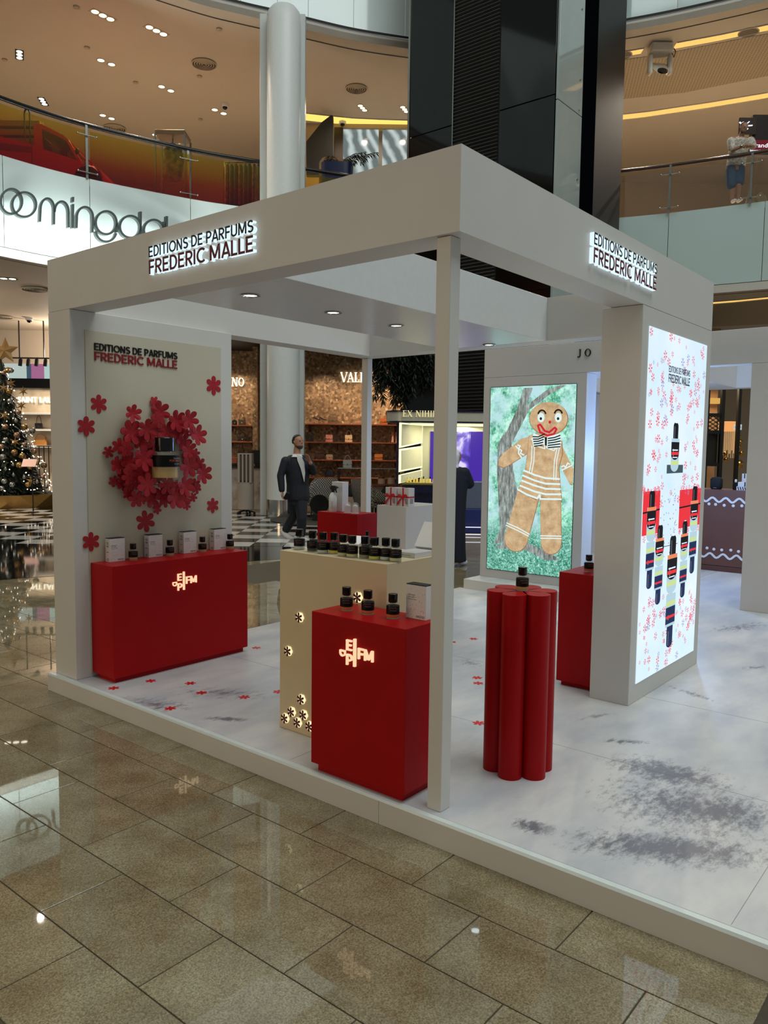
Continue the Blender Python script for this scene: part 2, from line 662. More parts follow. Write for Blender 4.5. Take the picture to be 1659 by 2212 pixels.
GLASS = mat('bottle_glass', (130, 136, 134), 0.04, alpha=0.14, spec=0.8, noise=0.03)
CARD = mat('white_card', (222, 218, 214), 0.55, noise=0.02)
INK = mat('dark_print', (58, 52, 52), 0.6, noise=0.05)


def _granite(nt, b):
    tc = N(nt, 'TexCoord')
    oi = N(nt, 'ObjectInfo')
    ml = N(nt, 'VectorMath', operation='MULTIPLY_ADD')
    nt.links.new(oi.outputs['Location'], ml.inputs[0])
    ml.inputs[1].default_value = (1.0, 1.0, 1.0)
    nt.links.new(tc.outputs['Object'], ml.inputs[2])
    n1 = N(nt, 'TexNoise', Scale=190.0, Detail=3.0)
    n2 = N(nt, 'TexNoise', Scale=5.0, Detail=3.0)
    n3 = N(nt, 'TexVoronoi', Scale=26.0)
    for n in (n1, n2, n3):
        nt.links.new(ml.outputs[0], n.inputs['Vector'])
    r1 = ramp(nt, [(0.3, (112, 100, 76)), (0.5, (146, 134, 106)), (0.72, (176, 165, 138))])
    nt.links.new(n1.outputs['Fac'], r1.inputs['Fac'])
    r2 = ramp(nt, [(0.3, (214, 206, 196)), (0.7, (255, 255, 255))])
    nt.links.new(n2.outputs['Fac'], r2.inputs['Fac'])
    mx = N(nt, 'Mix', data_type='RGBA', blend_type='MULTIPLY')
    mx.inputs[0].default_value = 1.0
    nt.links.new(r1.outputs['Color'], mx.inputs[6])
    nt.links.new(r2.outputs['Color'], mx.inputs[7])
    r3 = ramp(nt, [(0.0, (70, 60, 48)), (0.035, (120, 110, 95)), (0.07, (255, 255, 255))])
    nt.links.new(n3.outputs['Distance'], r3.inputs['Fac'])
    m2 = N(nt, 'Mix', data_type='RGBA', blend_type='MULTIPLY')
    m2.inputs[0].default_value = 0.6
    nt.links.new(mx.outputs[2], m2.inputs[6])
    nt.links.new(r3.outputs['Color'], m2.inputs[7])
    # each slab a touch lighter or darker
    rr = ramp(nt, [(0.0, (232, 228, 224)), (1.0, (255, 255, 255))])
    nt.links.new(oi.outputs['Random'], rr.inputs['Fac'])
    m3 = N(nt, 'Mix', data_type='RGBA', blend_type='MULTIPLY')
    m3.inputs[0].default_value = 1.0
    nt.links.new(m2.outputs[2], m3.inputs[6])
    nt.links.new(rr.outputs['Color'], m3.inputs[7])
    nt.links.new(m3.outputs[2], b.inputs['Base Color'])
    b.inputs['Roughness'].default_value = 0.022
    b.inputs['Specular IOR Level'].default_value = 0.6


GRANITE = node_mat('granite_polished', _granite)
GROUT = mat('grout', (70, 60, 45), 0.7, noise=0.2, nscale=50)


def _snow(nt, b):
    tc = N(nt, 'TexCoord')
    mp = N(nt, 'Mapping')
    nt.links.new(tc.outputs['Object'], mp.inputs['Vector'])
    mp.inputs['Rotation'].default_value = (0, 0, 0.5)
    mp.inputs['Scale'].default_value = (1.0, 2.2, 1)
    a = N(nt, 'TexNoise', Scale=1.3, Detail=6.0, Roughness=0.62)
    nt.links.new(mp.outputs['Vector'], a.inputs['Vector'])
    ra = ramp(nt, [(0.38, (0, 0, 0)), (0.64, (255, 255, 255))])
    nt.links.new(a.outputs['Fac'], ra.inputs['Fac'])
    fine = N(nt, 'TexNoise', Scale=13.0, Detail=10.0, Roughness=0.78)
    nt.links.new(mp.outputs['Vector'], fine.inputs['Vector'])
    # printed drifts: rocky smears in the snow picture
    tot = None
    drifts = []
    for (p0, p1, hw, g) in (((1225, 1815), (1680, 1850), 0.17, 1.2), ((1100, 1775), (1205, 1800), 0.075, 1.15), ((1310, 1640), (1580, 1700), 0.2, 1.15), ((1290, 1598), (1410, 1606), 0.05, 0.9), ((1420, 1735), (1700, 1770), 0.26, 1.05),
                            ((1300, 1700), (1680, 1790), 0.36, 0.92), ((430, 1550), (548, 1556), 0.05, 1.0), ((250, 1512), (420, 1530), 0.14, 0.7), ((380, 1490), (600, 1505), 0.14, 0.65), ((975, 1330), (1060, 1345), 0.12, 0.7), ((985, 1425), (1050, 1440), 0.1, 0.6),
                            ((1240, 1555), (1330, 1540), 0.04, 0.6), ((1440, 1480), (1560, 1520), 0.05, 0.7), ((1540, 1365), (1659, 1345), 0.14, 0.75), ((1600, 1445), (1659, 1440), 0.06, 0.7), ((640, 1700), (760, 1720), 0.06, 0.3)):
        a_, b_ = on_z(*p0, 0), on_z(*p1, 0)
        c_ = (a_ + b_) / 2
        drifts.append((c_.x, c_.y, (b_ - a_).length * 0.62, hw, math.atan2(b_.y - a_.y, b_.x - a_.x), g))
    for (cx, cy, sx, sy, rot, g) in drifts:
        m = N(nt, 'Mapping', vector_type='TEXTURE')
        m.inputs['Location'].default_value = (cx, cy, 0)
        m.inputs['Rotation'].default_value = (0, 0, rot)
        m.inputs['Scale'].default_value = (sx, sy, 1)
        nt.links.new(tc.outputs['Object'], m.inputs['Vector'])
        s = N(nt, 'TexGradient', gradient_type='SPHERICAL')
        nt.links.new(m.outputs['Vector'], s.inputs['Vector'])
        k = N(nt, 'Math', operation='MULTIPLY')
        k.inputs[1].default_value = g * 1.5
        nt.links.new(s.outputs['Fac'], k.inputs[0])
        if tot is None:
            tot = k
        else:
            q = N(nt, 'Math', operation='MAXIMUM')
            nt.links.new(tot.outputs[0], q.inputs[0])
            nt.links.new(k.outputs[0], q.inputs[1])
            tot = q
    ad = N(nt, 'Math', operation='ADD')
    ad.use_clamp = True
    nt.links.new(tot.outputs[0], ad.inputs[0])
    fr = N(nt, 'MapRange')
    fr.inputs['From Min'].default_value = 0.36
    fr.inputs['From Max'].default_value = 0.64
    fr.inputs['To Min'].default_value = -1.1
    fr.inputs['To Max'].default_value = 0.45
    nt.links.new(fine.outputs['Fac'], fr.inputs['Value'])
    nt.links.new(fr.outputs[0], ad.inputs[1])
    gt = N(nt, 'Math', operation='GREATER_THAN')
    gt.inputs[1].default_value = 0.02
    nt.links.new(tot.outputs[0], gt.inputs[0])
    ml = N(nt, 'Math', operation='MULTIPLY')
    nt.links.new(ad.outputs[0], ml.inputs[0])
    nt.links.new(gt.outputs[0], ml.inputs[1])
    base = ramp(nt, [(0.0, (176, 177, 182)), (1.0, (206, 202, 199))])
    nt.links.new(ra.outputs['Color'], base.inputs['Fac'])
    mx = N(nt, 'Mix', data_type='RGBA')
    nt.links.new(ml.outputs[0], mx.inputs[0])
    nt.links.new(base.outputs['Color'], mx.inputs[6])
    mx.inputs[7].default_value = (*lin((112, 112, 120)), 1)
    nt.links.new(mx.outputs[2], b.inputs['Base Color'])
    b.inputs['Roughness'].default_value = 0.34


SNOW = node_mat('snow_print_vinyl', _snow)


# ================================================================== mall floor
def in_view(x, y, z, pad=90):
    d = Vector((x, y, z)) - CAM
    t = d.dot(_f)
    if t < 0.2:
        return False
    u, v = 829.5 + FPX * d.dot(R_) / t, 1106 - FPX * d.dot(U_) / t
    return -pad < u < 1659 + pad and -pad < v < 2212 + pad


bed = MB().box(-5, 24, -12, 26, G - 0.30, G - 0.004)
floor = struct('floor', bed, GROUT)
TX, TY = 0.333, 0.6035
tile_me = MB().box(0.0024, TX - 0.0024, 0.0024, TY - 0.0024, -0.02, 0.0, bev=0.0014).mesh('tile', GRANITE)
PX0, PX1, PY1 = -0.0414, 3.24, 3.262
cnt = 0
near_a, near_b = on_z(50, 1249, G), on_z(560, 1211, G)     # edge of the dark border further in


def beyond_border(x, y):
    d = near_b - near_a
    return (x - near_a.x) * d.y - (y - near_a.y) * d.x < 0


for i in range(-9, 30):
    x0 = -1.331 + TX * (i - 0) + 0.0
    row = i
    off = 0.235 if row % 2 == 0 else -0.06
    for j in range(-6, 22):
        y0 = off + TY * j
        cx, cy = x0 + TX / 2, y0 + TY / 2
        if x0 > PX0 - 0.02 and y0 + TY < PY1 + 0.02:
            continue
        if beyond_border(cx, cy):
            continue
        if not (in_view(cx, cy, G) or in_view(x0, y0, G, 10) or in_view(x0 + TX, y0 + TY, G, 10)):
            continue
        if (Vector((cx, cy, G)) - CAM).dot(_f) > 9.6:
            continue
        if x0 < PX0 < x0 + TX and y0 < PY1:
            pass
        t = put('tile', tile_me, floor, (x0, y0, G))
        cnt += 1
# further off and out of the frame the same stone, too far to tell the slabs apart
far = MB()
for q0, q1, r0, r1 in ((-5, 24, 6.6, 26), (5.2, 24, -12, 6.6), (-5, -4.36, -12, 6.6)):
    far.box(q0, q1, r0, r1, G - 0.02, G - 0.0022)


def _granite_far(nt, b):
    _granite(nt, b)
    src = b.inputs['Base Color'].links[0].from_socket
    tc = N(nt, 'TexCoord')
    mp = N(nt, 'Mapping')
    mp.inputs['Location'].default_value = (1.331, -0.235, 0)
    mp.inputs['Rotation'].default_value = (0, 0, math.pi / 2)
    nt.links.new(tc.outputs['Object'], mp.inputs['Vector'])
    br = N(nt, 'TexBrick')
    br.inputs['Color1'].default_value = (1, 1, 1, 1)
    br.inputs['Color2'].default_value = (0.93, 0.92, 0.9, 1)
    br.inputs['Mortar'].default_value = (0.5, 0.45, 0.38, 1)
    br.inputs['Scale'].default_value = 1.0
    br.inputs['Mortar Size'].default_value = 0.003
    br.inputs['Brick Width'].default_value = TY
    br.inputs['Row Height'].default_value = TX
    nt.links.new(mp.outputs['Vector'], br.inputs['Vector'])
    m = N(nt, 'Mix', data_type='RGBA', blend_type='MULTIPLY')
    m.inputs[0].default_value = 1.0
    nt.links.new(src, m.inputs[6])
    nt.links.new(br.outputs['Color'], m.inputs[7])
    nt.links.new(m.outputs[2], b.inputs['Base Color'])


far.build('far_paving', node_mat('granite_far', _granite_far), floor)

# dark polished border and the black and white squares in front of the shops
DARK = mat('black_stone', (22, 21, 20), 0.05, noise=0.3, nscale=8)
WSTONE = mat('white_stone', (205, 200, 192), 0.08, noise=0.06, nscale=4)
e = near_b - near_a
A = near_a - e * 1.5
B = near_b + e * 0.5
nrm = Vector((-e.y, e.x, 0)).normalized()
if nrm.dot(FH) < 0: nrm = -nrm
brd = MB()
brd.prism([(A.x, A.y), (B.x, B.y), (B.x + nrm.x * 16, B.y + nrm.y * 16), (A.x + nrm.x * 16, A.y + nrm.y * 16)], G - 0.01, G + 0.0005)
brd.build('border_stone', DARK, floor)
SQ = 0.56
sq_me = {}
for nm, m in (('w', WSTONE), ('b', DARK)):
    sq_me[nm] = MB().box(0.002, SQ - 0.002, 0.002, SQ - 0.002, -0.004, 0.0022, bev=0.001).mesh('floor_square', m)
ANG = math.atan2(RH.y, RH.x)
for i in range(-19, 2):
    for j in range(0, 13):
        d0 = 13.0 + j * SQ
        a0 = i * SQ
        p = hall(a0, d0, G)
        q = hall(a0 + SQ / 2, d0 + SQ / 2, G)
        if not in_view(q.x, q.y, G, 20):
            continue
        d = q - CAM
        u = 829.5 + FPX * d.dot(R_) / d.dot(_f)
        if 150 < u < 470 or u > 700:
            continue            # hidden behind the pavilion wall
        if not beyond_border(p.x, p.y):
            continue
        o = put('floor_square', sq_me['w' if (i + j) % 2 else 'b'], floor, p, ANG)

# ================================================================== raised platforms
pf = thing('display_platform', 'raised white-edged platform with snow-print floor under the front pavilion', 'platform', (1.6, 0.6, G), world=True)
MB().box(PX0 + 0.02, PX1, -7.0, PY1 - 0.02, G, -0.004).build('platform_core', WHITE, pf)
seam_y = on_x(818, 1727, PX0).y
for a, b in ((-3.6, seam_y - 0.0008), (seam_y + 0.0008, PY1 - 0.0205)):
    MB().box(PX0, PX0 + 0.02, a, b, G, -0.012, bev=0.001).build('riser_panel', WHITE, pf)
MB().box(PX0, PX1, PY1 - 0.02, PY1, G, -0.012, bev=0.001).build('riser_panel', WHITE, pf)
TRIM = mat('edge_trim', (208, 214, 210), 0.3, noise=0.03)
MB().prism([(PX0, -0.012), (PX0 + 0.006, -0.0012), (PX0 + 0.034, -0.0012), (PX0 + 0.034, -0.012)], -7.0, PY1, 'y').build('edge_trim', TRIM, pf)
vin = [(PX0 + 0.034, -7.0), (PX0 + 0.034, PY1 - 0.012), (PX1, PY1 - 0.012), (PX1, 1.25), (10.5, 1.25), (10.5, -7.0)]
MB().prism(vin, -0.02, 0.0).build('snow_vinyl', SNOW, pf)
MB().box(PX1, 10.5, -7, 1.25, G, -0.02).build('platform_core', WHITE, pf)
SEAMM = mat('seam', (150, 148, 150), 0.6, noise=0.1)
for a, b in (((0, -1.125), (9, -1.125)), ((1.06, -1.12), (1.06, 3.2)), ((2.165, -7), (2.165, 3.2)), ((1.06, 0.95), (0, 0.95))):
    MB().bar((a[0], a[1], 0.0), (b[0], b[1], 0.0), 0.0022, 0.0012).build('vinyl_seam', SEAMM, pf)

mt = MB().box(PX1 + 0.001, 5.18, 1.26, 3.41, G + 0.0006, G + 0.003)
tag(mt.build('floor_mat', SNOW), 'low snow-print mat between the two raised platforms', 'mat')

# flower decals lying on the platform
def petal_outline(n=9, w=0.25, neck=0.06):
    """one petal along +x from 0 to 1"""
    up = []
    for k in range(n + 1):
        t = k / n
        x = neck + (1 - neck) * (1 - math.cos(math.pi * t)) / 2
        s = (x - neck) / (1 - neck)
        h = w * math.sqrt(max(0.0, 1 - ((s - 0.66) / 0.34) ** 2)) if s > 0.66 else w * (0.2 + 0.8 * math.sin(s / 0.66 * math.pi / 2) ** 1.25)
        up.append((x, h))
    return up + [(x, -h) for x, h in reversed(up[:-1])]


def flower_mb(R=1.0, th=0.05, petals=6, w=0.25, cup=0.0, mi=0):
    mb = MB()
    for k in range(petals):
        a = 2 * math.pi * k / petals + math.pi / 2
        pts = petal_outline(w=w)
        P = [(R * (x * math.cos(a) - y * math.sin(a)), R * (x * math.sin(a) + y * math.cos(a)), R * cup * x * x) for x, y in pts]
        n = len(P)
        mb.add([(x, y, z + th) for x, y, z in P] + P, [list(range(n)), list(range(2 * n - 1, n - 1, -1))] + [[i, n + i, n + (i + 1) % n, (i + 1) % n] for i in range(n)], mi)
    mb.lathe([(R * 0.10, 0), (R * 0.10, th)], 12, mi=mi)
    return mb


decal_me = flower_mb(1.0, 0.0012, w=0.24).mesh('floor_decal', DECAL)
spots = [(0.064, 2.626, 'beside the toe of the long red plinth, nearest its left end'), (0.309, 2.585, 'close to the front of the long red plinth'),
         (0.448, 2.348, 'third from the long red plinth'), (0.373, 2.134, 'in the middle of the open floor before the wreath wall'),
         (0.068, 2.032, 'closest to the white platform edge'), (0.493, 1.868, 'halfway between wreath wall and ivory counter'),
         (0.706, 1.79, 'half hidden by the left edge of the ivory counter'), (1.341, 2.718, 'beyond the right end of the long red plinth'),
         (2.714, 1.626, 'furthest off, seen right of the slim corner post'), (1.807, 1.011, 'further one of the close pair left of the petal pedestal'),
         (1.704, 0.938, 'nearer one of the close pair left of the petal pedestal'), (1.063, 0.526, 'low on the left of the petal pedestal'),
         (2.505, 1.698, 'partly hidden by the slim corner post')]
for k, (x, y, w) in enumerate(spots):
    o = put('floor_decal', decal_me, None, (x, y, 0.0), random.random())
    o.scale = (0.037, 0.037, 1)
    tag(o, 'red floor flower decal ' + w, 'decal', 'red flower decals on the platform floor')

# ================================================================== the pavilion
LU, LV = 3.222, 3.194
pv = thing('display_pavilion', 'open white square pavilion with deep fascia on slim posts and two wall slabs', 'pavilion', (1.6, 1.6, 0), world=True)
BW = 0.18
def mitred(pts, z0, z1):
    mb = MB()
    b = 0.002
    c = [sum(p[0] for p in pts) / 4, sum(p[1] for p in pts) / 4]
    mb.prism(pts[::-1], z0, z1)
    return mb


I0, I1 = 0.2, 3.02
mitred([(0, 0), (0, LU), (BW, I1), (BW, I0)], HB, HT).build('front_fascia', WHITE, pv)
mitred([(0, 0), (BW, I0), (3.0, I0), (LV, 0)], HB, HT).build('side_fascia', WHITE, pv)
mitred([(0, LU), (LV, LU), (3.0, I1), (BW, I1)], HB, HT).build('rear_beam', WHITE, pv)
mitred([(LV, 0), (3.0, I0), (3.0, I1), (LV, LU)], HB, HT).build('rear_beam', WHITE, pv)
band = MB().box(BW, 3.0, 1.197, 2.135, HB + 0.001, HT, bev=0.002).build('ceiling_band', mat('band_white', (222, 224, 224), 0.25, noise=0.03), pv)
for k, x in enumerate((0.385, 1.07, 1.715, 2.33, 2.935)):
    dl = MB()
    dl.lathe([(0.052, 0.0), (0.055, -0.006), (0.043, -0.008), (0.036, 0.012)], 24, (x, 1.68, HB + 0.0005), cap=False)
    d = dl.build('downlight', CHROME, band, 40)
    d.parent = band
    d.matrix_parent_inverse = Matrix.Identity(4)
    ln = MB().lathe([(0.037, -0.002), (0.0005, -0.002)], 20, (x, 1.68, HB + 0.0), cap=False).build('lens', emat('lens_white', (225, 245, 255), 6), pv)
    ln.parent = band
    ln.matrix_parent_inverse = Matrix.Identity(4)
    lamp('downlight_beam', 'SPOT', (x, 1.68, HB - 0.012), 9, (0.92, 0.98, 1.0), 0.04, spot=95, blend=0.8)
MB().box(0.0246, 0.0946, 0.0571, 0.1281, 0.0003, HB - 0.002, bev=0.002).build('corner_post', WHITE, pv)
MB().box(3.115, 3.185, 3.14, 3.212, 0.0003, HB - 0.002, bev=0.002).build('corner_post', WHITE, pv)
wl = MB().box(-0.002, 1.306, 2.958, 3.222, 0.0003, HB - 0.002, bev=0.002).build('side_wall', WHITE, pv)
ip = MB().box(0.100, 1.200, 2.953, 2.9575, 0.03, 2.279).build('inset_panel', PANEL, pv)
sw = MB().box(1.914, 3.194, 0.0, 0.2506, 0.0003, HB - 0.002, bev=0.002).build('screen_wall', WHITE, pv)
for c, p in ((ip, wl),):
    c.parent = p
    c.matrix_parent_inverse = Matrix.Identity(4)

# lettered signs
BLK = mat('letter_black', (10, 10, 12), 0.35, noise=0.1)
DRED = mat('letter_red', (104, 14, 24), 0.4, noise=0.1)
sg = thing('fascia_sign', 'two-line halo-lit letter sign in black and dark red on the left fascia', 'sign', (0, 1.6, 2.49), world=True)
X0, Z0 = Vector((0, -1, 0)), Vector((0, 0, 1))
sans_text('EDITIONS DE PARFUMS', (0, 2.06, 2.583), X0, Z0, 0.87, 0.059, 0.024, [BLK, LEDW], sg)
sans_text('FREDERIC MALLE', (0, 2.06, 2.491), X0, Z0, 0.87, 0.077, 0.024, [DRED, LEDW], sg)
sg = thing('fascia_sign', 'two-line halo-lit letter sign in black and dark red on the right fascia', 'sign', (1.6, 0, 2.49), world=True)
X1 = Vector((1, 0, 0))
sans_text('EDITIONS DE PARFUMS', (1.172, 0, 2.586), X1, Z0, 0.87, 0.059, 0.024, [BLK, LEDW], sg)
sans_text('FREDERIC MALLE', (1.172, 0, 2.494), X1, Z0, 0.87, 0.077, 0.024, [DRED, LEDW], sg)
sg = thing('wall_sign', 'flat unlit two-line letter sign at the top of the wreath wall', 'sign', (0.48, 2.95, 2.09), world=True)
PRED = mat('panel_red', (138, 26, 36), 0.45, noise=0.1)
sans_text('EDITIONS DE PARFUMS', (0.162, 2.953, 2.157), X1, Z0, 0.643, 0.046, 0.006, [BLK], sg)
sans_text('FREDERIC MALLE', (0.162, 2.953, 2.091), X1, Z0, 0.643, 0.056, 0.006, [PRED], sg)


# ================================================================== plinths and counter
def logo_sign(org, ux, label):
    """monogram of five lit letters and a bar, about 0.2 m wide; org its lower left"""
    org, ux = Vector(org), Vector(ux)
    uz = Vector((0, 0, 1))
    n = ux.cross(uz)
    s = thing('monogram_sign', label, 'sign', org, world=True)
    def L(ch, x, z, w, h):
        sans_text(ch, org + ux * x + uz * z, ux, uz, w, h, 0.010, [LOGO], s)
    L('E', 0.043, 0.068, 0.034, 0.048)
    L('P', 0.043, 0.000, 0.035, 0.050)
    L('FM', 0.113, 0.039, 0.090, 0.050)
    # the D lies on its back
    sans_text('D', org + ux * 0.036 + uz * 0.0645, -ux, -uz, 0.034, 0.029, 0.010, [LOGO], s, nvec=n) if False else sans_text('D', org + ux * 0.003 + uz * 0.0635, -uz, ux, 0.029, 0.034, 0.010, [LOGO], s, nvec=n)
    mb = MB()
    a = org + ux * 0.0885
    b = a + ux * 0.0115
    mb.add([a, b, b + uz * 0.127, a + uz * 0.127], [(0, 1, 2, 3)])
    mb.add([a + n * 0.012, b + n * 0.012, b + n * 0.012 + uz * 0.127, a + n * 0.012 + uz * 0.127], [(0, 1, 2, 3)])
    for p, q in ((a, b), (b, b + uz * 0.127), (b + uz * 0.127, a + uz * 0.127), (a + uz * 0.127, a)):
        mb.add([p, q, q + n * 0.012, p + n * 0.012], [(0, 1, 2, 3)])
    mb.build('bar', LOGO, s)
    c = org + ux * 0.1 + uz * 0.06 + n * 0.06
    return s


def plinth(name, label, x0, x1, y0, y1, h, m, toe=0.03, inset=0.025, cat='plinth'):
    t = thing(name, label, cat, ((x0 + x1) / 2, (y0 + y1) / 2, 0), world=True)
    MB().box(x0, x1, y0, y1, toe, h, bev=0.0018).build('body', m, t)
    MB().box(x0 + inset, x1 - inset, y0 + inset, y1 - inset, 0.0, toe).build('toe_kick', m, t)
    return t


PH = 0.768
plinth('red_plinth', 'long red display plinth with lit monogram below the flower wreath', 0.108, 1.232, 2.692, 2.95, PH, RED, 0.035)
logo_sign((0.558, 2.692, 0.548), (1, 0, 0), 'lit monogram letters on the long red plinth below the wreath')
plinth('red_plinth', 'tall red plinth with lit monogram closest to the platform edge', -0.02, 0.25, 0.222, 0.785, 0.774, RED, 0.04)
logo_sign((-0.02, 0.601, 0.560), (0, -1, 0), 'lit monogram letters on the red plinth closest to the platform edge')
plinth('red_plinth', 'dark red plinth half hidden behind the screen wall on the right', 2.03, 3.13, 0.256, 0.54, 0.752, RED, 0.03)
plinth('red_plinth', 'small red plinth at the back carrying the spray bottle and two domes', 2.45, 2.72, 2.67, 3.15, 0.968, RED, 0.03)
plinth('white_plinth', 'white plinth at the back carrying two ribboned gift boxes', 2.44, 2.95, 2.13, 2.44, 1.066, WHITE, 0.03)
ct = thing('ivory_counter', 'ivory display counter with glowing flower cut-outs and a row of bottles on top', 'counter', (0.53, 0.95, 0), world=True)
MB().box(0.283, 0.78, 0.577, 1.327, 0.0003, 0.986, bev=0.0018).build('body', IVORY, ct)
HALO = emat('halo_warm', (255, 236, 184), 1.1)
CUT = mat('cutout_red', (92, 8, 14), 0.5, noise=0.1)
for k, (y, z) in enumerate([(1.167, 0.639), (1.253, 0.441), (1.151, 0.195), (1.225, 0.109), (1.276, 0.062), (1.133, 0.113), (1.178, 0.061), (1.087, 0.062), (0.755, 0.801), (0.62, 0.3), (0.9, 0.45)]):
    mb = MB(Matrix.Translation((0.2828, y, z)) @ Matrix.Rotation(-math.pi / 2, 4, 'Y') @ Matrix.Rotation(math.pi / 2, 4, 'Z'))
    pts = []
    for i in range(48):
        a = 2 * math.pi * i / 48
        rr = 0.0235 + 0.0040 * abs(math.cos(3 * a))
        pts.append((rr * math.cos(a), rr * math.sin(a)))
    mb.prism(pts, 0.0, 0.006, mi=1)
    fb = flower_mb(0.028, 0.002, w=0.22)
    mb.add([(v.x, v.y, v.z + 0.013) for v in fb.v], fb.f, 0)
    mb.lathe([(0.003, 0.006), (0.003, 0.013)], 8, mi=0)
    mb.build('lit_flower', [CUT, HALO], ct)

# petal pedestal: six teardrop columns standing as one flower
pd = thing('petal_pedestal', 'red pedestal of six clustered teardrop columns with one bottle on top', 'pedestal', (0.657, 0.046, 0), world=False)
for k in range(6):
    a = math.radians(191 + 60 * k)
    out = petal_outline(n=18, w=0.335, neck=0.05)
    R = 0.168
    mb = MB()
    mb.prism([(R * (x * math.cos(a) - y * math.sin(a)), R * (x * math.sin(a) + y * math.cos(a))) for x, y in reversed(out)], 0.0003, 0.875)
    # softened rim
    mb.build('petal_column', RED, pd, 30)

# ================================================================== perfume bottles and cartons
LABELM = mat('label_black', (7, 6, 6), 0.45, noise=0.2, spec=0.25)
LPRINT = mat('label_print', (120, 34, 28), 0.5, noise=0.1)
LPRINT2 = mat('label_white', (190, 184, 176), 0.5, noise=0.1)
LIQ = {'amber': mat('liquid_amber', (226, 118, 20), 0.12, noise=0.1), 'gold': mat('liquid_gold', (214, 176, 92), 0.12, noise=0.1),
       'yellow': mat('liquid_yellow', (226, 206, 60), 0.12, noise=0.1), 'pale': mat('liquid_pale', (222, 218, 150), 0.12, noise=0.1),
       'clear': mat('liquid_clear', (206, 214, 208), 0.1, noise=0.05), 'olive': mat('liquid_olive', (150, 146, 92), 0.12, noise=0.1), 'dark': mat('liquid_dark', (56, 58, 52), 0.12, noise=0.1),
       'lime': mat('liquid_lime', (214, 214, 84), 0.12, noise=0.1)}
_bt = {}


def bottle(loc, liquid, label, group, s=1.13, rotz=0.0, cap=True):
    key = (liquid, cap)
    if key not in _bt:
        r = thing('perfume_bottle', label, 'bottle', loc, group, rotz)
        g = MB()
        g.lathe([(0.0255, 0.0), (0.0268, 0.0015), (0.0268, 0.0595), (0.0255, 0.0615), (0.012, 0.0625)], 28)
        g.build('glass', GLASS, r, 35)
        MB().lathe([(0.0252, 0.0065), (0.0256, 0.0075), (0.0256, 0.031), (0.0252, 0.0315)], 24).build('liquid', LIQ[liquid], r, 40)
        MB().lathe([(0.0258, 0.0005), (0.0258, 0.0055)], 24, cap=True).build('glass_foot', mat('glass_foot', (205, 200, 190), 0.08, alpha=0.5, noise=0.05), r, 40)
        lb = MB()
        lb.lathe([(0.0262, 0.0185), (0.02705, 0.019), (0.02705, 0.0515), (0.0262, 0.052)], 28, cap=False)
        L = lb.build('label', LABELM, r, 40)
        pr = MB()
        for z, a0, a1, h in ((0.046, -60, 10, 0.0008), (0.040, -66, 34, 0.0022), (0.0345, -50, 12, 0.0008)):
            for q in range(8):
                t0, t1 = math.radians(-90 + a0 + 40 + (a1 - a0) * q / 8), math.radians(-90 + a0 + 40 + (a1 - a0) * (q + 0.75) / 8)
                R = 0.02715
                pr.add([(R * math.cos(t0), R * math.sin(t0), z), (R * math.cos(t1), R * math.sin(t1), z), (R * math.cos(t1), R * math.sin(t1), z + h), (R * math.cos(t0), R * math.sin(t0), z + h)], [(0, 1, 2, 3)], 0 if h > 0.001 else 1)
        po = pr.build('print', [LPRINT, LPRINT2], r)
        po.parent = L
        MB().lathe([(0.013, 0.062), (0.013, 0.0665)], 20).build('collar', STEEL, r, 40)
        if cap:
            MB().lathe([(0.0183, 0.0662), (0.0188, 0.067), (0.0188, 0.0985), (0.0180, 0.0995), (0.001, 0.0996)], 26).build('cap', BLACK, r, 35)
        else:
            MB().lathe([(0.008, 0.066), (0.008, 0.082), (0.0095, 0.083), (0.0095, 0.093), (0.008, 0.094)], 18).build('spray_head', BLACK, r, 35)
        r.scale = (s, s, s)
        _bt[key] = r
        return r
    return dup(_bt[key], loc, rotz, label, group, s)


DOT = mat('red_dots', (150, 50, 58), 0.6, noise=0.05)


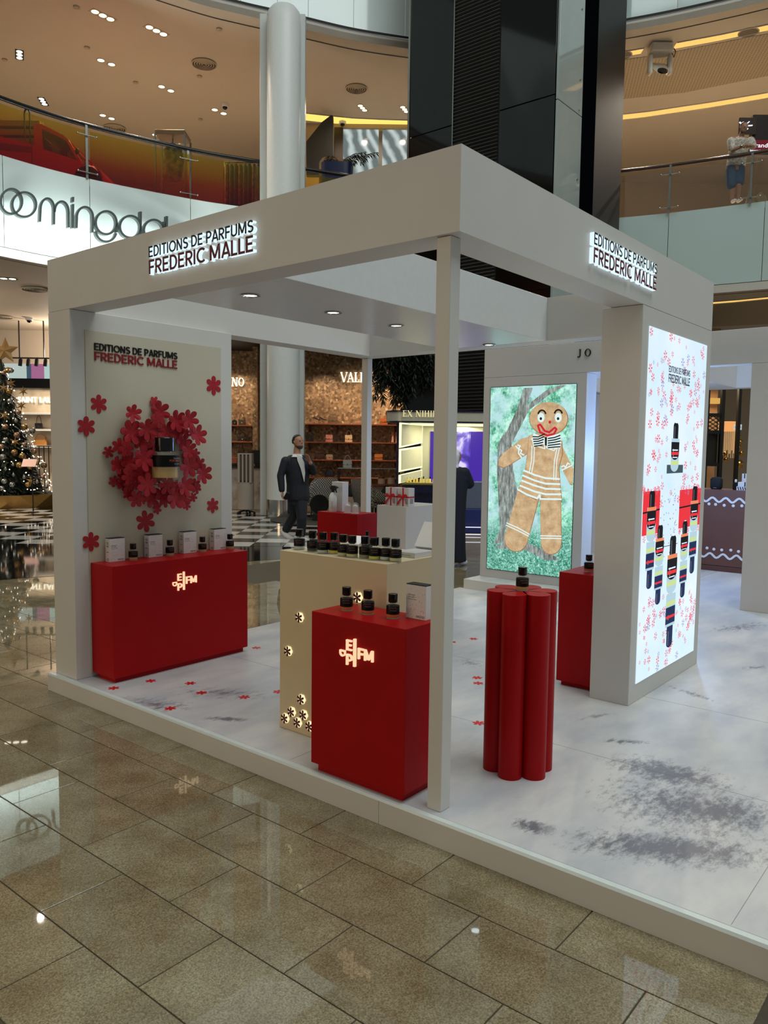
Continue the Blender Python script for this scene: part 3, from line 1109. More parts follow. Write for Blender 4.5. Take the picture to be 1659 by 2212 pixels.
def make_carton(label, loc, group, w=0.112, d=0.055, h=0.158, seed=1):
    """carton with its face towards -y; base centre at the origin"""
    r = thing('perfume_carton', label, 'box', loc, group)
    MB().box(-w / 2, w / 2, -d / 2, d / 2, 0.0003, h - 0.004, bev=0.0008).build('carton_body', CARD, r)
    MB().box(-w / 2 + 0.0004, w / 2 - 0.0004, -d / 2 + 0.0004, d / 2 - 0.0004, h - 0.004, h).build('lid_top', BLACKM, r)
    pr = MB()
    yy = -d / 2 - 0.0006
    letters('PORTRAIT', (-w * 0.40, -d / 2, h * 0.665), (1, 0, 0), (0, 0, 1), w * 0.36, 0.0062, 0.0004, [INK], joined=pr)
    letters('OF A LADY', (-w * 0.40, -d / 2, h * 0.605), (1, 0, 0), (0, 0, 1), w * 0.34, 0.0062, 0.0004, [INK], joined=pr)
    letters('Dominique Ropion', (-w * 0.40, -d / 2, h * 0.55), (1, 0, 0), (0, 0, 1), w * 0.42, 0.0036, 0.0004, [INK], joined=pr)
    letters('EDITIONS DE PARFUMS', (w * 0.02, -d / 2, h * 0.085), (1, 0, 0), (0, 0, 1), w * 0.42, 0.0042, 0.0004, [INK], joined=pr)
    letters('FREDERIC MALLE', (w * 0.02, -d / 2, h * 0.05), (1, 0, 0), (0, 0, 1), w * 0.42, 0.0048, 0.0004, [INK], joined=pr)
    for q, zz in enumerate((0.8, 0.74, 0.66, 0.62, 0.4, 0.12, 0.06)):
        pr.box(-w / 2 - 0.0005, -w / 2 - 0.0001, -d * 0.22, d * (0.16 if q % 2 else 0.26), h * zz, h * zz + 0.0032)
    pr.build('lettering', INK, r)['kind'] = 'stuff'
    rnd = random.Random(seed)
    dm = MB()
    for k in range(34):
        u = rnd.uniform(-0.44, 0.44) * w
        z = h * (0.04 + 0.9 * rnd.random() ** 1.7)
        s = 0.0011
        dm.lathe([(s, 0), (s, 0.0004)], 6, (0, 0, 0)) if False else dm.box(u - s, u + s, -d / 2 - 0.0005, -d / 2 + 0.0001, z - s, z + s)
    dm.build('dots', DOT, r)['kind'] = 'stuff'
    return r


# the cartons and bottles along the long red plinth
xs = [(0.262, 0.337), (0.560, 0.632), (0.850, 0.915), (1.125, 1.172)]
ordn = ['leftmost', 'second from the left', 'third from the left', 'rightmost']
c0 = None
for k, (xc, xb) in enumerate(xs):
    lab = 'white dotted carton on the long red plinth, ' + ordn[k]
    if c0 is None:
        c0 = make_carton(lab, (xc, 2.905, PH), 'cartons on the long red plinth')
    else:
        dup(c0, (xc, 2.905, PH), 0.0, lab, 'cartons on the long red plinth')
    bottle((xb + 0.035, 2.865, PH), 'gold', 'bottle of gold perfume on the long red plinth, ' + ordn[k], 'bottles on the long red plinth', rotz=-0.5)
# on the tall red plinth
for k, (x, y, w) in enumerate([(0.085, 0.675, 'leftmost of the three amber bottles'), (0.090, 0.546, 'middle one of the three amber bottles'), (0.10, 0.405, 'rightmost of the three amber bottles')]):
    bottle((x + 0.018, y, 0.774), 'amber', 'black-capped bottle on the near red plinth, ' + w, 'bottles on the near red plinth', rotz=-1.2)
dup(c0, (0.2, 0.316, 0.774), -math.pi / 2, 'white carton with small dots standing on the near red plinth beside the corner post', 'cartons')
# along the ivory counter
cz = 0.986
row = [(0.37, 1.265, 'clear', 'leftmost, apart from the rest'), (0.355, 1.149, 'dark', 'second, holding dark liquid'), (0.345, 1.063, 'clear', 'third from the left, clear'),
       (0.378, 1.012, 'yellow', 'fourth, holding deep yellow perfume'), (0.345, 0.918, 'pale', 'fifth from the left, pale yellow'), (0.34, 0.852, 'pale', 'sixth from the left, pale yellow'),
       (0.362, 0.785, 'olive', 'seventh, holding olive perfume'), (0.355, 0.715, 'lime', 'eighth, holding lime-yellow perfume'), (0.378, 0.662, 'clear', 'ninth, next to last'), (0.378, 0.60, 'pale', 'rightmost at the counter end')]
for x, y, l, w in row:
    bottle((x, y, cz), l, 'black-capped bottle in the ivory counter row, ' + w, 'bottles on the ivory counter', rotz=-1.2)
bottle((0.60, 0.975, cz), 'clear', 'uncapped spray bottle behind the row on the ivory counter', 'bottles on the ivory counter', rotz=-1.2, cap=False)
bottle((0.657, 0.046, 0.875), 'gold', 'black-capped perfume bottle standing on the petal pedestal', 'single display bottles', rotz=-1.0)
bottle((2.17, 0.40, 0.752), 'amber', 'black-capped perfume bottle on the red plinth behind the screen wall', 'single display bottles', rotz=-1.0)

# open presentation cases on the counter
def open_case(name, label, loc, rotz, w=0.15, d=0.12, h=0.028, ang=125):
    t = thing(name, label, 'case', loc, rotz=rotz)
    MB().box(-w / 2, w / 2, 0, d, 0.0003, h, bev=0.001).build('tray', CARD, t)
    MB().box(-w / 2 + 0.008, w / 2 - 0.008, 0.01, d - 0.008, h, h + 0.001).build('insert', mat('insert_grey', (196, 192, 188), 0.6, noise=0.05), t)
    M = Matrix.Translation((0, d, h)) @ Matrix.Rotation(math.radians(180 - ang), 4, 'X')
    MB(M).box(-w / 2, w / 2, 0, d * 0.9, -0.002, h * 0.8, bev=0.001).build('lid', CARD, t)
    MB(M).box(-w / 2 + 0.006, w / 2 - 0.006, 0.006, d * 0.9 - 0.006, h * 0.8, h * 0.8 + 0.0008).build('lid_lining', BLACKM, t) if False else None
    pr = MB()
    letters('discovery', (-w * 0.22, 0, h * 0.35), (1, 0, 0), (0, 0, 1), w * 0.5, 0.008, 0.0006, [INK], joined=pr)
    pr.build('lettering', mat('grey_print', (150, 146, 142), 0.6, noise=0.05), t)['kind'] = 'stuff'
    return t


open_case('presentation_case', 'open white presentation case at the right end of the ivory counter', (0.53, 0.655, cz), -math.pi / 2, w=0.12, d=0.17)
tb = thing('tilted_box', 'white box with a slanted lid behind the bottle row on the ivory counter', 'box', (0.62, 1.10, cz), rotz=-math.pi / 2)
MB().prism([(0.0, 0.0003), (0.09, 0.0003), (0.09, 0.055), (0.0, 0.02)], -0.045, 0.045, 'x').build('box_body', CARD, tb)
MB(Matrix.Translation((0, 0, 0.02)) @ Matrix.Rotation(math.atan2(0.035, 0.09), 4, 'X')).box(-0.047, 0.047, -0.002, 0.098, 0.0, 0.005, bev=0.001).build('lid', CARD, tb)

# ================================================================== flower wreath and its giant bottle
wr = thing('flower_wreath', 'thick wreath of overlapping red cut-out flowers on the cream wall', 'wreath', (0.6, 2.94, 1.4), world=True)
WF = [(728, 180, 65, 0), (790, 320, 130, 0), (428, 338, 98, 1), (770, 425, 95, 2), (1025, 445, 130, 1), (1200, 425, 120, 2), (1105, 470, 100, 0), (385, 590, 140, 0), (400, 600, 138, 1), (620, 560, 120, 2), (735, 570, 110, 1),
      (905, 590, 120, 0), (1000, 600, 130, 0), (1320, 640, 125, 2), (1165, 600, 45, 1), (1235, 600, 60, 1), (245, 790, 90, 1), (335, 820, 95, 2), (92, 870, 68, 0), (545, 725, 120, 1), (720, 760, 90, 0), (575, 960, 145, 3),
      (680, 860, 80, 0), (1120, 730, 110, 0), (1195, 850, 110, 2), (1285, 900, 70, 1), (205, 1050, 98, 1), (370, 1010, 110, 1), (170, 1275, 65, 0), (1190, 1070, 135, 2), (1340, 1040, 90, 1), (1395, 1170, 120, 2), (530, 1130, 130, 1),
      (375, 1200, 100, 2), (290, 1220, 90, 0), (290, 1310, 80, 0), (620, 1320, 135, 3), (375, 1345, 70, 1), (480, 1320, 60, 1), (730, 1170, 100, 2), (770, 1240, 60, 1), (895, 1330, 110, 3), (1000, 1340, 80, 2), (1145, 1345, 120, 3),
      (1285, 1320, 75, 1), (1300, 1370, 70, 1), (365, 1450, 68, 1), (475, 1515, 100, 2), (580, 1510, 65, 1), (690, 1500, 120, 1), (830, 1460, 100, 2), (870, 1530, 90, 1), (1010, 1500, 135, 3), (1100, 1510, 110, 1), (1255, 1495, 60, 1),
      (1168, 1605, 60, 1), (760, 1655, 65, 0), (1090, 1400, 80, 1), (930, 1450, 90, 2), (1190, 960, 100, 0), (1280, 1010, 80, 0), (650, 1050, 110, 1), (450, 1090, 60, 1), (430, 1180, 80, 0)]
fl_me = flower_mb(1.0, 0.10, w=0.27, cup=0.0).mesh('flower', REDF)
fl_cup = flower_mb(1.0, 0.07, w=0.285, cup=0.22).mesh('flower', REDF)
rnd = random.Random(4)
for cx, cy, r, l in WF:
    yy = 2.944 - 0.042 * l - rnd.random() * 0.012
    p = on_y(220 + cx / 6.381, 840 + cy / 6.381, yy)
    o = put('flower', fl_cup if r > 90 and rnd.random() < 0.6 else fl_me, wr, p, rot=(math.pi / 2 + rnd.uniform(-0.14, 0.14), rnd.random() * 1.05, rnd.uniform(-0.14, 0.14)))
    s = r * 0.000625
    o.scale = (s, s, max(0.035, s * 0.9))
    # short pin to the board behind
    if l:
        MB().tube([(p.x, yy, p.z), (p.x, 2.9535, p.z)], 0.003, 6).build('pin', REDF, wr)
gwhere = {'tl': 'upper left', 'l': 'left, overlapping the frame', 'r': 'upper right', 'br': 'lower right', 'b': 'lower middle', 'bl': 'lowest left'}
for n, x, z, r in (('tl', 0.188, 1.81, 0.062), ('l', 0.097, 1.662, 0.065), ('r', 1.13, 1.995, 0.072), ('br', 1.115, 1.097, 0.058), ('b', 0.53, 1.015, 0.078), ('bl', 0.115, 0.907, 0.064)):
    o = put('wall_flower', fl_me, None, (x, 2.9528, z), rot=(math.pi / 2, 0.0 if n != 'b' else -0.15, 0))
    o.scale = (r, r, 0.035)
    tag(o, 'single flat red flower on the cream wreath wall, ' + gwhere[n], 'flower', 'loose wall flowers')
gb = thing('giant_bottle', 'oversized perfume bottle with black cap set in the flower wreath', 'bottle', (0.5885, 2.80, 1.297))
R = 0.0965
MB().lathe([(R * 0.97, 0), (R, 0.006), (R, 0.196), (R * 0.96, 0.203), (0.05, 0.206)], 48).build('glass', mat('giant_glass', (130, 132, 126), 0.03, alpha=0.16, spec=0.9, noise=0.02), gb, 35)
MB().lathe([(R * 0.9, 0.028), (R * 0.9, 0.1)], 40).build('liquid', mat('giant_liquid', (226, 190, 120), 0.15, noise=0.15, nscale=14), gb, 40)
lb = MB().lathe([(R * 1.004, 0.103), (R * 1.004, 0.180)], 48, cap=False).build('label', LABELM, gb, 40)
MB().lathe([(0.063, 0.2065), (0.0675, 0.210), (0.0675, 0.298), (0.065, 0.3015), (0.002, 0.302)], 44).build('cap', BLACK, gb, 35)
MB().lathe([(0.05, 0.203), (0.05, 0.2075)], 32).build('collar', STEEL, gb, 40)
# wrapped lettering on the label
pr = MB()
for s, z, wd_, cap, c0_ in (('PORTRAIT OF', 0.138, 0.118, 0.0155, -0.018), ('Dominique Ropion', 0.158, 0.085, 0.008, 0.012), ('Dominique Ropion', 0.120, 0.06, 0.007, 0.018)):
    t = MB()
    letters(s, (c0_ - 0.01, 0, z), (1, 0, 0), (0, 0, 1), wd_, cap, 0.0005, [INK], joined=t)
    for v in t.v:
        a = -math.pi / 2 + v.x / R
        rr = R * 1.008 - v.y
        v.x, v.y = rr * math.cos(a), rr * math.sin(a)
    pr.add(t.v, t.f, 0 if 'PORT' in s else 1)
po = pr.build('lettering', [mat('copper_print', (206, 98, 56), 0.4, noise=0.1), LPRINT2], gb)
po.parent = lb
po['kind'] = 'stuff'
MB().box(-0.02, 0.02, R * 0.9, 0.152, 0.06, 0.14).build('bracket', BLACKM, gb)

# ================================================================== lit screen on the right wall
SX0, SX1, SZ0, SZ1 = 2.015, 3.095, 0.115, 2.287


def _screen_base(nt, b):
    tc = N(nt, 'TexCoord')
    nz = N(nt, 'TexNoise', Scale=2.2, Detail=3.0)
    nt.links.new(tc.outputs['Object'], nz.inputs['Vector'])
    r = ramp(nt, [(0.35, (206, 232, 248)), (0.65, (226, 240, 255))])
    nt.links.new(nz.outputs['Fac'], r.inputs['Fac'])
    b.inputs['Base Color'].default_value = (0, 0, 0, 1)
    b.inputs['Roughness'].default_value = 0.3
    nt.links.new(r.outputs['Color'], b.inputs['Emission Color'])
    b.inputs['Emission Strength'].default_value = 1.05


scr = MB().box(SX0, SX1, -0.004, -0.0002, SZ0, SZ1).build('screen', node_mat('screen_snow_white', _screen_base), pv)
scr.parent = sw
scr.matrix_parent_inverse = Matrix.Identity(4)
E_RED = emat('px_red', (236, 52, 62), 1.0)
E_PINK = emat('px_pink', (226, 96, 128), 1.0)
E_LIL = emat('px_lilac', (150, 140, 190), 1.0)
E_BLK = emat('px_black', (16, 18, 24), 1.0)
E_NAVY = emat('px_navy', (28, 44, 84), 1.0)
E_GREY = emat('px_grey', (110, 118, 126), 1.0)
E_WHT = emat('px_white', (236, 246, 255), 1.0)
E_GLS = emat('px_glass', (182, 212, 226), 1.0)
E_LIM = emat('px_lime', (206, 226, 150), 1.0)
E_ORG = emat('px_orange', (240, 140, 96), 1.0)
E_LETT = emat('px_letter', (48, 60, 70), 1.0)
fl = MB()
rnd = random.Random(21)


def flake(mb, x, z, r, mi, y=-0.0045):
    a0 = rnd.random()
    for k in range(6):
        a = a0 + k * math.pi / 3
        c, s = math.cos(a), math.sin(a)
        w = 0.30
        pts = [(0.12, 0), (0.6, w * 0.5), (0.95, w * 0.55), (1.0, 0), (0.95, -w * 0.55), (0.6, -w * 0.5)]
        mb.add([(x + r * (p * c - q * s), y, z + r * (p * s + q * c)) for p, q in pts], [list(range(6))], mi)


for k in range(150):
    z = rnd.uniform(1.20, SZ1 - 0.02)
    x = rnd.uniform(SX0 + 0.02, SX1 - 0.02)
    if abs(x - 2.56) < 0.16 and 1.28 < z < 1.78:
        continue
    flake(fl, x, z, rnd.choice((0.014, 0.020, 0.027, 0.030)), rnd.choice((0, 0, 0, 1, 1, 2)), -0.0046 - k * 2e-6)
for k in range(95):
    z = rnd.uniform(SZ0 + 0.015, 0.62)
    x = rnd.uniform(SX0 + 0.02, SX1 - 0.02)
    flake(fl, x, z, rnd.choice((0.014, 0.020, 0.027)), rnd.choice((0, 0, 0, 1, 2)), -0.0046 - k * 2e-6)
# red parcels behind the bottles, ragged with flakes
for x0, x1, z0, z1 in ((SX0, 2.30, 1.03, 1.30), (2.66, SX1, 1.03, 1.29)):
    fl.add([(x0, -0.0045, z0), (x1, -0.0045, z0), (x1, -0.0045, z1), (x0, -0.0045, z1)], [(0, 1, 2, 3)], 0)
    fl.add([(x0, -0.0050, 1.165), (x1, -0.0050, 1.175), (x1, -0.0050, 1.185), (x0, -0.0050, 1.175)], [(0, 1, 2, 3)], 3)
    for k in range(46):
        flake(fl, rnd.uniform(x0, x1 - 0.01), rnd.choice((z0, z1)) + rnd.uniform(-0.03, 0.02), rnd.uniform(0.012, 0.024), rnd.choice((0, 0, 1)), -0.0047 - k * 2e-6)
for k in range(60):
    x, z = rnd.uniform(2.32, 2.64), rnd.uniform(0.78, 1.3)
    fl.box(x - 0.004, x + 0.004, -0.0047, -0.0044, z - 0.004, z + 0.004, 4)
fl.box(2.25, 2.66, -0.0047, -0.0044, 0.93, 0.934, 3)
o = fl.build('flake_print', [E_RED, E_PINK, E_LIL, E_BLK, E_GREY], pv)
o.parent, o.matrix_parent_inverse = sw, Matrix.Identity(4)
o['kind'] = 'stuff'
tx = MB()
sans_text('EDITIONS DE PARFUMS', (2.36, -0.0052, 2.045), X1, Z0, 0.40, 0.040, 0.0004, [E_LETT], joined=tx)
sans_text('FREDERIC MALLE', (2.36, -0.0052, 1.982), X1, Z0, 0.40, 0.052, 0.0004, [E_LETT], joined=tx)
o = tx.build('screen_lettering', E_LETT, pv)
o.parent, o.matrix_parent_inverse = sw, Matrix.Identity(4)
o['kind'] = 'stuff'


def screen_bottle(xc, w, stack, y=-0.0052):
    """stack of (z_top, z_bottom, half-width factor, material) down the screen"""
    mb = MB()
    for k, (zt, zb, hw, mi, rd) in enumerate(stack):
        h = w * hw
        n = 8
        pts = []
        if rd in ('top', 'both'):
            pts += [(xc + h * math.cos(math.pi * i / n), zt - h * 0.55 + h * 0.55 * math.sin(math.pi * i / n)) for i in range(n + 1)]
        else:
            pts += [(xc + h, zt), (xc - h, zt)]
        if rd in ('bot', 'both'):
            pts += [(xc - h * math.cos(math.pi * i / n), zb + h * 0.55 - h * 0.55 * math.sin(math.pi * i / n)) for i in range(n + 1)]
        else:
            pts += [(xc - h, zb), (xc + h, zb)]
        yy = y - k * 0.0001
        mb.add([(a, yy, b) for a, b in pts], [list(range(len(pts)))], mi)
        if mi in (0, 1):   # bright edge down the lacquer
            mb.add([(xc - h * 0.55, yy - 5e-5, zt - h * 0.6), (xc - h * 0.35, yy - 5e-5, zt - h * 0.6), (xc - h * 0.35, yy - 5e-5, zb + h * 0.3), (xc - h * 0.55, yy - 5e-5, zb + h * 0.3)], [(0, 1, 2, 3)], 6)
    o = mb.build('bottle_print', [E_BLK, E_NAVY, E_GLS, E_LIM, E_ORG, E_RED, E_GREY, E_WHT], pv)
    o.parent, o.matrix_parent_inverse = sw, Matrix.Identity(4)


def zrow(x, row):
    lo, hi = -1.0, 4.0
    for _ in range(40):
        m = (lo + hi) / 2
        d = Vector((x, 0, m)) - CAM
        if 1106 - FPX * d.dot(U_) / d.dot(_f) > row: lo = m
        else: hi = m
    return m


def spray(px_top, row0, row_mid, px_w, double=True):
    """travel spray seen on the screen; row0 its cap top, row_mid its glass base, then mirrored"""
    xc = on_y(px_top, (row0 + row_mid) / 2, 0).x
    w = (on_y(px_top + px_w, row0, 0).x - on_y(px_top, row0, 0).x)
    z0, z1 = zrow(xc, row0), zrow(xc, row_mid)
    H = z0 - z1
    st = [(z0, z0 - H * 0.40, 0.62, 0, 'top'), (z0 - H * 0.33, z1, 1.0, 2, 'bot'), (z0 - H * 0.33, z0 - H * 0.40, 0.95, 4 if double else 2, None),
          (z0 - H * 0.40, z0 - H * 0.76, 1.0, 0, 'bot'), (z0 - H * 0.55, z0 - H * 0.575, 0.7, 7, None), (z0 - H * 0.60, z0 - H * 0.66, 0.9, 5, None), (z0 - H * 0.70, z0 - H * 0.72, 0.6, 7, None),
          (z0 - H * 0.78, z0 - H * 0.86, 0.95, 3, None), (z0, z0 - H * 0.02, 0.25, 7, None)]
    if double:
        k = 0.92
        st += [(z1, z1 - H * k * 0.60, 0.95, 2, None), (z1 - H * 0.12, z1 - H * 0.20, 0.9, 3, None), (z1 - H * k * 0.24, z1 - H * k * 0.55, 0.95, 1, None), (z1 - H * k * 0.40, z1 - H * k * 0.45, 0.85, 5, None),
               (z1 - H * k * 0.60, z1 - H * k * 1.0, 0.6, 1, 'bot')]
    screen_bottle(xc, w, st)


rowp = lambda a, b: (1370 + a / 4.916, 1040 + b / 4.916)
for a, b, m, w in ((175, 90, 640, 9.5), (262, 455, 900, 9), (395, 565, 1190, 10.5), (525, 412, 840, 8), (630, 40, 530, 8)):
    p, q = rowp(a, b), rowp(a, m)
    spray(p[0], p[1], q[1], w)
plate = MB()
xa, xb = on_y(1438.5, 1015, 0).x, on_y(1473.5, 1015, 0).x
plate.add([(xa, -0.0050, zrow(xa, 1023)), (xb, -0.0050, zrow(xb, 1021)), (xb, -0.0050, zrow(xb, 1004)), (xa, -0.0050, zrow(xa, 1004))], [(0, 1, 2, 3)])
o = plate.build('plate_print', emat('px_slate', (62, 84, 92), 1.0), pv)
o.parent, o.matrix_parent_inverse = sw, Matrix.Identity(4)
spray(1457, 912, 1019, 8.5, False)

# ================================================================== gifts on the back plinths
gx = 2.45
SPRAYW = mat('spray_white', (222, 222, 220), 0.3, noise=0.02)
wb = thing('tall_carton', 'tall plain white carton behind the white spray bottle', 'box', (2.62, 3.03, 0.968), world=True)
MB().box(2.58, 2.66, 2.965, 3.095, 0.9683, 1.235, bev=0.001).build('carton_body', CARD, wb)
tm = MB()
for q, (a, b, z) in enumerate(((3.05, 3.085, 1.10), (3.035, 3.085, 1.085), (3.055, 3.085, 1.06), (3.045, 3.085, 1.045))):
    tm.box(2.5795, 2.5803, a, b, z, z + 0.004)
tm.build('lettering', INK, wb)['kind'] = 'stuff'
sb = thing('spray_bottle', 'white trigger spray bottle with black head on the back red plinth', 'bottle', (2.52, 3.025, 0.968))
sb.scale = (1.15, 1.15, 1.15)
MB().lathe([(0.030, 0.0003), (0.032, 0.003), (0.032, 0.105), (0.029, 0.125), (0.014, 0.152), (0.012, 0.156)], 28).build('bottle_body', SPRAYW, sb, 40)
MB().lathe([(0.0145, 0.154), (0.0145, 0.176)], 18).build('neck_ring', BLACKM, sb, 40)
h = MB()
h.prism([(-0.028, 0.172), (0.012, 0.172), (0.020, 0.178), (0.022, 0.196), (0.012, 0.205), (-0.020, 0.205), (-0.046, 0.196), (-0.046, 0.186), (-0.030, 0.184)], -0.011, 0.011, 'x')
h.build('spray_head', BLACKM, sb)
MB().prism([(-0.022, 0.176), (-0.030, 0.178), (-0.040, 0.152), (-0.036, 0.150), (-0.030, 0.166)], -0.006, 0.006, 'x').build('trigger', BLACKM, sb)
tm = MB()
for q in range(5):
    for s in range(5):
        a = math.pi * 1.08 + 0.12 * s
        b = a + 0.09
        z = 0.078 - q * 0.012
        tm.add([(0.0323 * math.cos(a), 0.0323 * math.sin(a), z), (0.0323 * math.cos(b), 0.0323 * math.sin(b), z), (0.0323 * math.cos(b), 0.0323 * math.sin(b), z + 0.003), (0.0323 * math.cos(a), 0.0323 * math.sin(a), z + 0.003)], [(0, 1, 2, 3)])
tm.build('lettering', INK, sb)['kind'] = 'stuff'
DOME = mat('dome_glass', (235, 238, 238), 0.03, alpha=0.16, spec=0.9, noise=0.02)
WAX = mat('fluted_white', (226, 208, 208), 0.35, noise=0.03)
dm = thing('domed_candle', 'fluted white candle under a clear dome, left of the pair on the back red plinth', 'candle', (2.53, 2.855, 0.968), 'domed candles')
fm = MB()
pts = []
for i in range(48):
    a = 2 * math.pi * i / 48
    rr = 0.0245 + (0.0012 if i % 2 else -0.0012)
    pts.append((rr * math.cos(a), rr * math.sin(a)))
fm.prism(pts, 0.004, 0.062)
fm.lathe([(0.0245, 0.062), (0.020, 0.072), (0.008, 0.078), (0.001, 0.079)], 24)
fm.build('candle_jar', WAX, dm, 25)
MB().lathe([(0.033, 0.0005), (0.033, 0.068), (0.029, 0.082), (0.020, 0.092), (0.009, 0.0965), (0.0006, 0.0975)], 28, cap=False).build('dome', DOME, dm, 60)
MB().lathe([(0.034, 0.0003), (0.034, 0.004)], 28).build('base_disc', CARD, dm, 40)
dup(dm, (2.53, 2.765, 0.968), 0, 'fluted white candle under a clear dome, right of the pair on the back red plinth', 'domed candles')
RIB = mat('red_ribbon', (206, 22, 26), 0.4, noise=0.08)
gf = thing('gift_box', 'white gift box tied with red ribbon, left of the two on the white plinth', 'box', (2.52, 2.325, 1.066), 'ribboned gift boxes')
gf.scale = (1.12, 1.12, 1.12)
MB().box(-0.035, 0.035, -0.052, 0.052, 0.0003, 0.135, bev=0.001).build('box_body', CARD, gf)
MB().box(-0.0365, 0.0365, -0.006, 0.006, 0.0003, 0.1365).build('ribbon', RIB, gf)
MB().box(-0.0365, 0.0365, -0.0535, 0.0535, 0.062, 0.073).build('ribbon', RIB, gf)
bow = MB(Matrix.Translation((-0.038, 0.0, 0.068)))
for s in (-1, 1):
    bow.loft([((-0.004, 0, 0), (0, 0, 0.004), (0.003, 0, 0)), ((-0.012, s * 0.018, 0.008), (0, 0, 0.013), (0.004, 0, 0)), ((-0.010, s * 0.036, 0.012), (0, 0, 0.012), (0.004, 0, 0)), ((-0.004, s * 0.040, 0.008), (0, 0, 0.006), (0.003, 0, 0))], 10)
    bow.loft([((-0.003, 0, 0), (0, 0, 0.004), (0.0015, 0, 0)), ((-0.008, s * 0.025, -0.026), (0, 0.004, 0.006), (0.0015, 0, 0)), ((-0.006, s * 0.046, -0.056), (0, 0.008, 0.006), (0.001, 0, 0))], 8)
bow.ball((-0.006, 0, 0), 0.008, 8, 6)
bow.build('bow', RIB, gf, 50)
tm = MB()
for q in range(7):
    tm.box(-0.0005 - 0.035, -0.0349, -0.045, -0.018, 0.02 + q * 0.0055, 0.0225 + q * 0.0055)
    tm.box(-0.02, 0.02, -0.0525, -0.0519, 0.02 + q * 0.0055, 0.0225 + q * 0.0055)
tm.build('lettering', INK, gf)['kind'] = 'stuff'
dup(gf, (2.52, 2.195, 1.066), 0, 'white gift box tied with red ribbon, right of the two on the white plinth', 'ribboned gift boxes')

# ================================================================== neighbouring pavilion with the biscuit-man screen
JX, JY = 5.48, 0.10
J = thing('display_pavilion', 'second white pavilion behind, with a tall picture screen on its wall', 'pavilion', (JX + 1.6, 1.7, 0), world=True)
jp = MB().box(JX - 0.32, JX + 5.0, 1.26, 3.345, G, -0.001, bev=0.002)
jp.build('platform_core', WHITE, J)
MB().box(JX - 0.30, JX + 4.98, 1.262, 3.33, -0.001, 0.0).build('snow_vinyl', SNOW, J)
WJ = mat('white_laminate_neighbour', (206, 203, 200), 0.45, noise=0.03, nscale=3)
MB().box(JX, JX + 0.18, JY, JY + 3.222, HB, HT, bev=0.0025).build('front_fascia', WJ, J)
MB().box(JX + 0.18, JX + 3.19, JY, JY + 0.2, HB, HT, bev=0.0025).build('side_fascia', WJ, J)
MB().box(JX + 0.18, JX + 3.19, JY + 3.02, JY + 3.222, HB, HT, bev=0.0025).build('side_fascia', WJ, J)
MB().box(JX + 2.98, JX + 3.19, JY + 0.2, JY + 3.02, HB, HT, bev=0.0025).build('rear_beam', WJ, J)
MB().box(JX + 0.18, JX + 2.98, JY + 1.17, JY + 2.1, HB + 0.001, HT, bev=0.002).build('ceiling_band', WJ, J)
js = MB().box(JX, JX + 0.25, 2.0, 3.322, 0.0003, HB - 0.002, bev=0.002).build('screen_wall', WJ, J)
MB().box(JX, JX + 1.3, 0.055, 0.313, 0.0003, HB - 0.002, bev=0.002).build('side_wall', WJ, J)
MB().box(JX + 3.09, JX + 3.16, 3.22, 3.29, 0.0003, HB - 0.002, bev=0.002).build('corner_post', WJ, J)
sg = thing('fascia_sign', 'two raised black serif capitals on the fascia of the second pavilion', 'sign', (JX, 2.0, 2.56), world=True)
serif_text('JO', (JX, 2.118, 2.572), (0, -1, 0), (0, 0, 1), 0.082, 0.012, BLK, sg, track=0.32, stretch=1.1)
lamp('assumed_blue_lamp', 'POINT', (JX + 0.85, 1.28, 1.5), 75, (0.30, 0.52, 1.0), 0.12)  # assumed blue source hidden behind the front slab; no LED screen is built

# the picture screen: woodland photograph and iced biscuit figure
sy0, sy1, sz0, sz1 = 3.222, 2.118, 0.105, 2.280


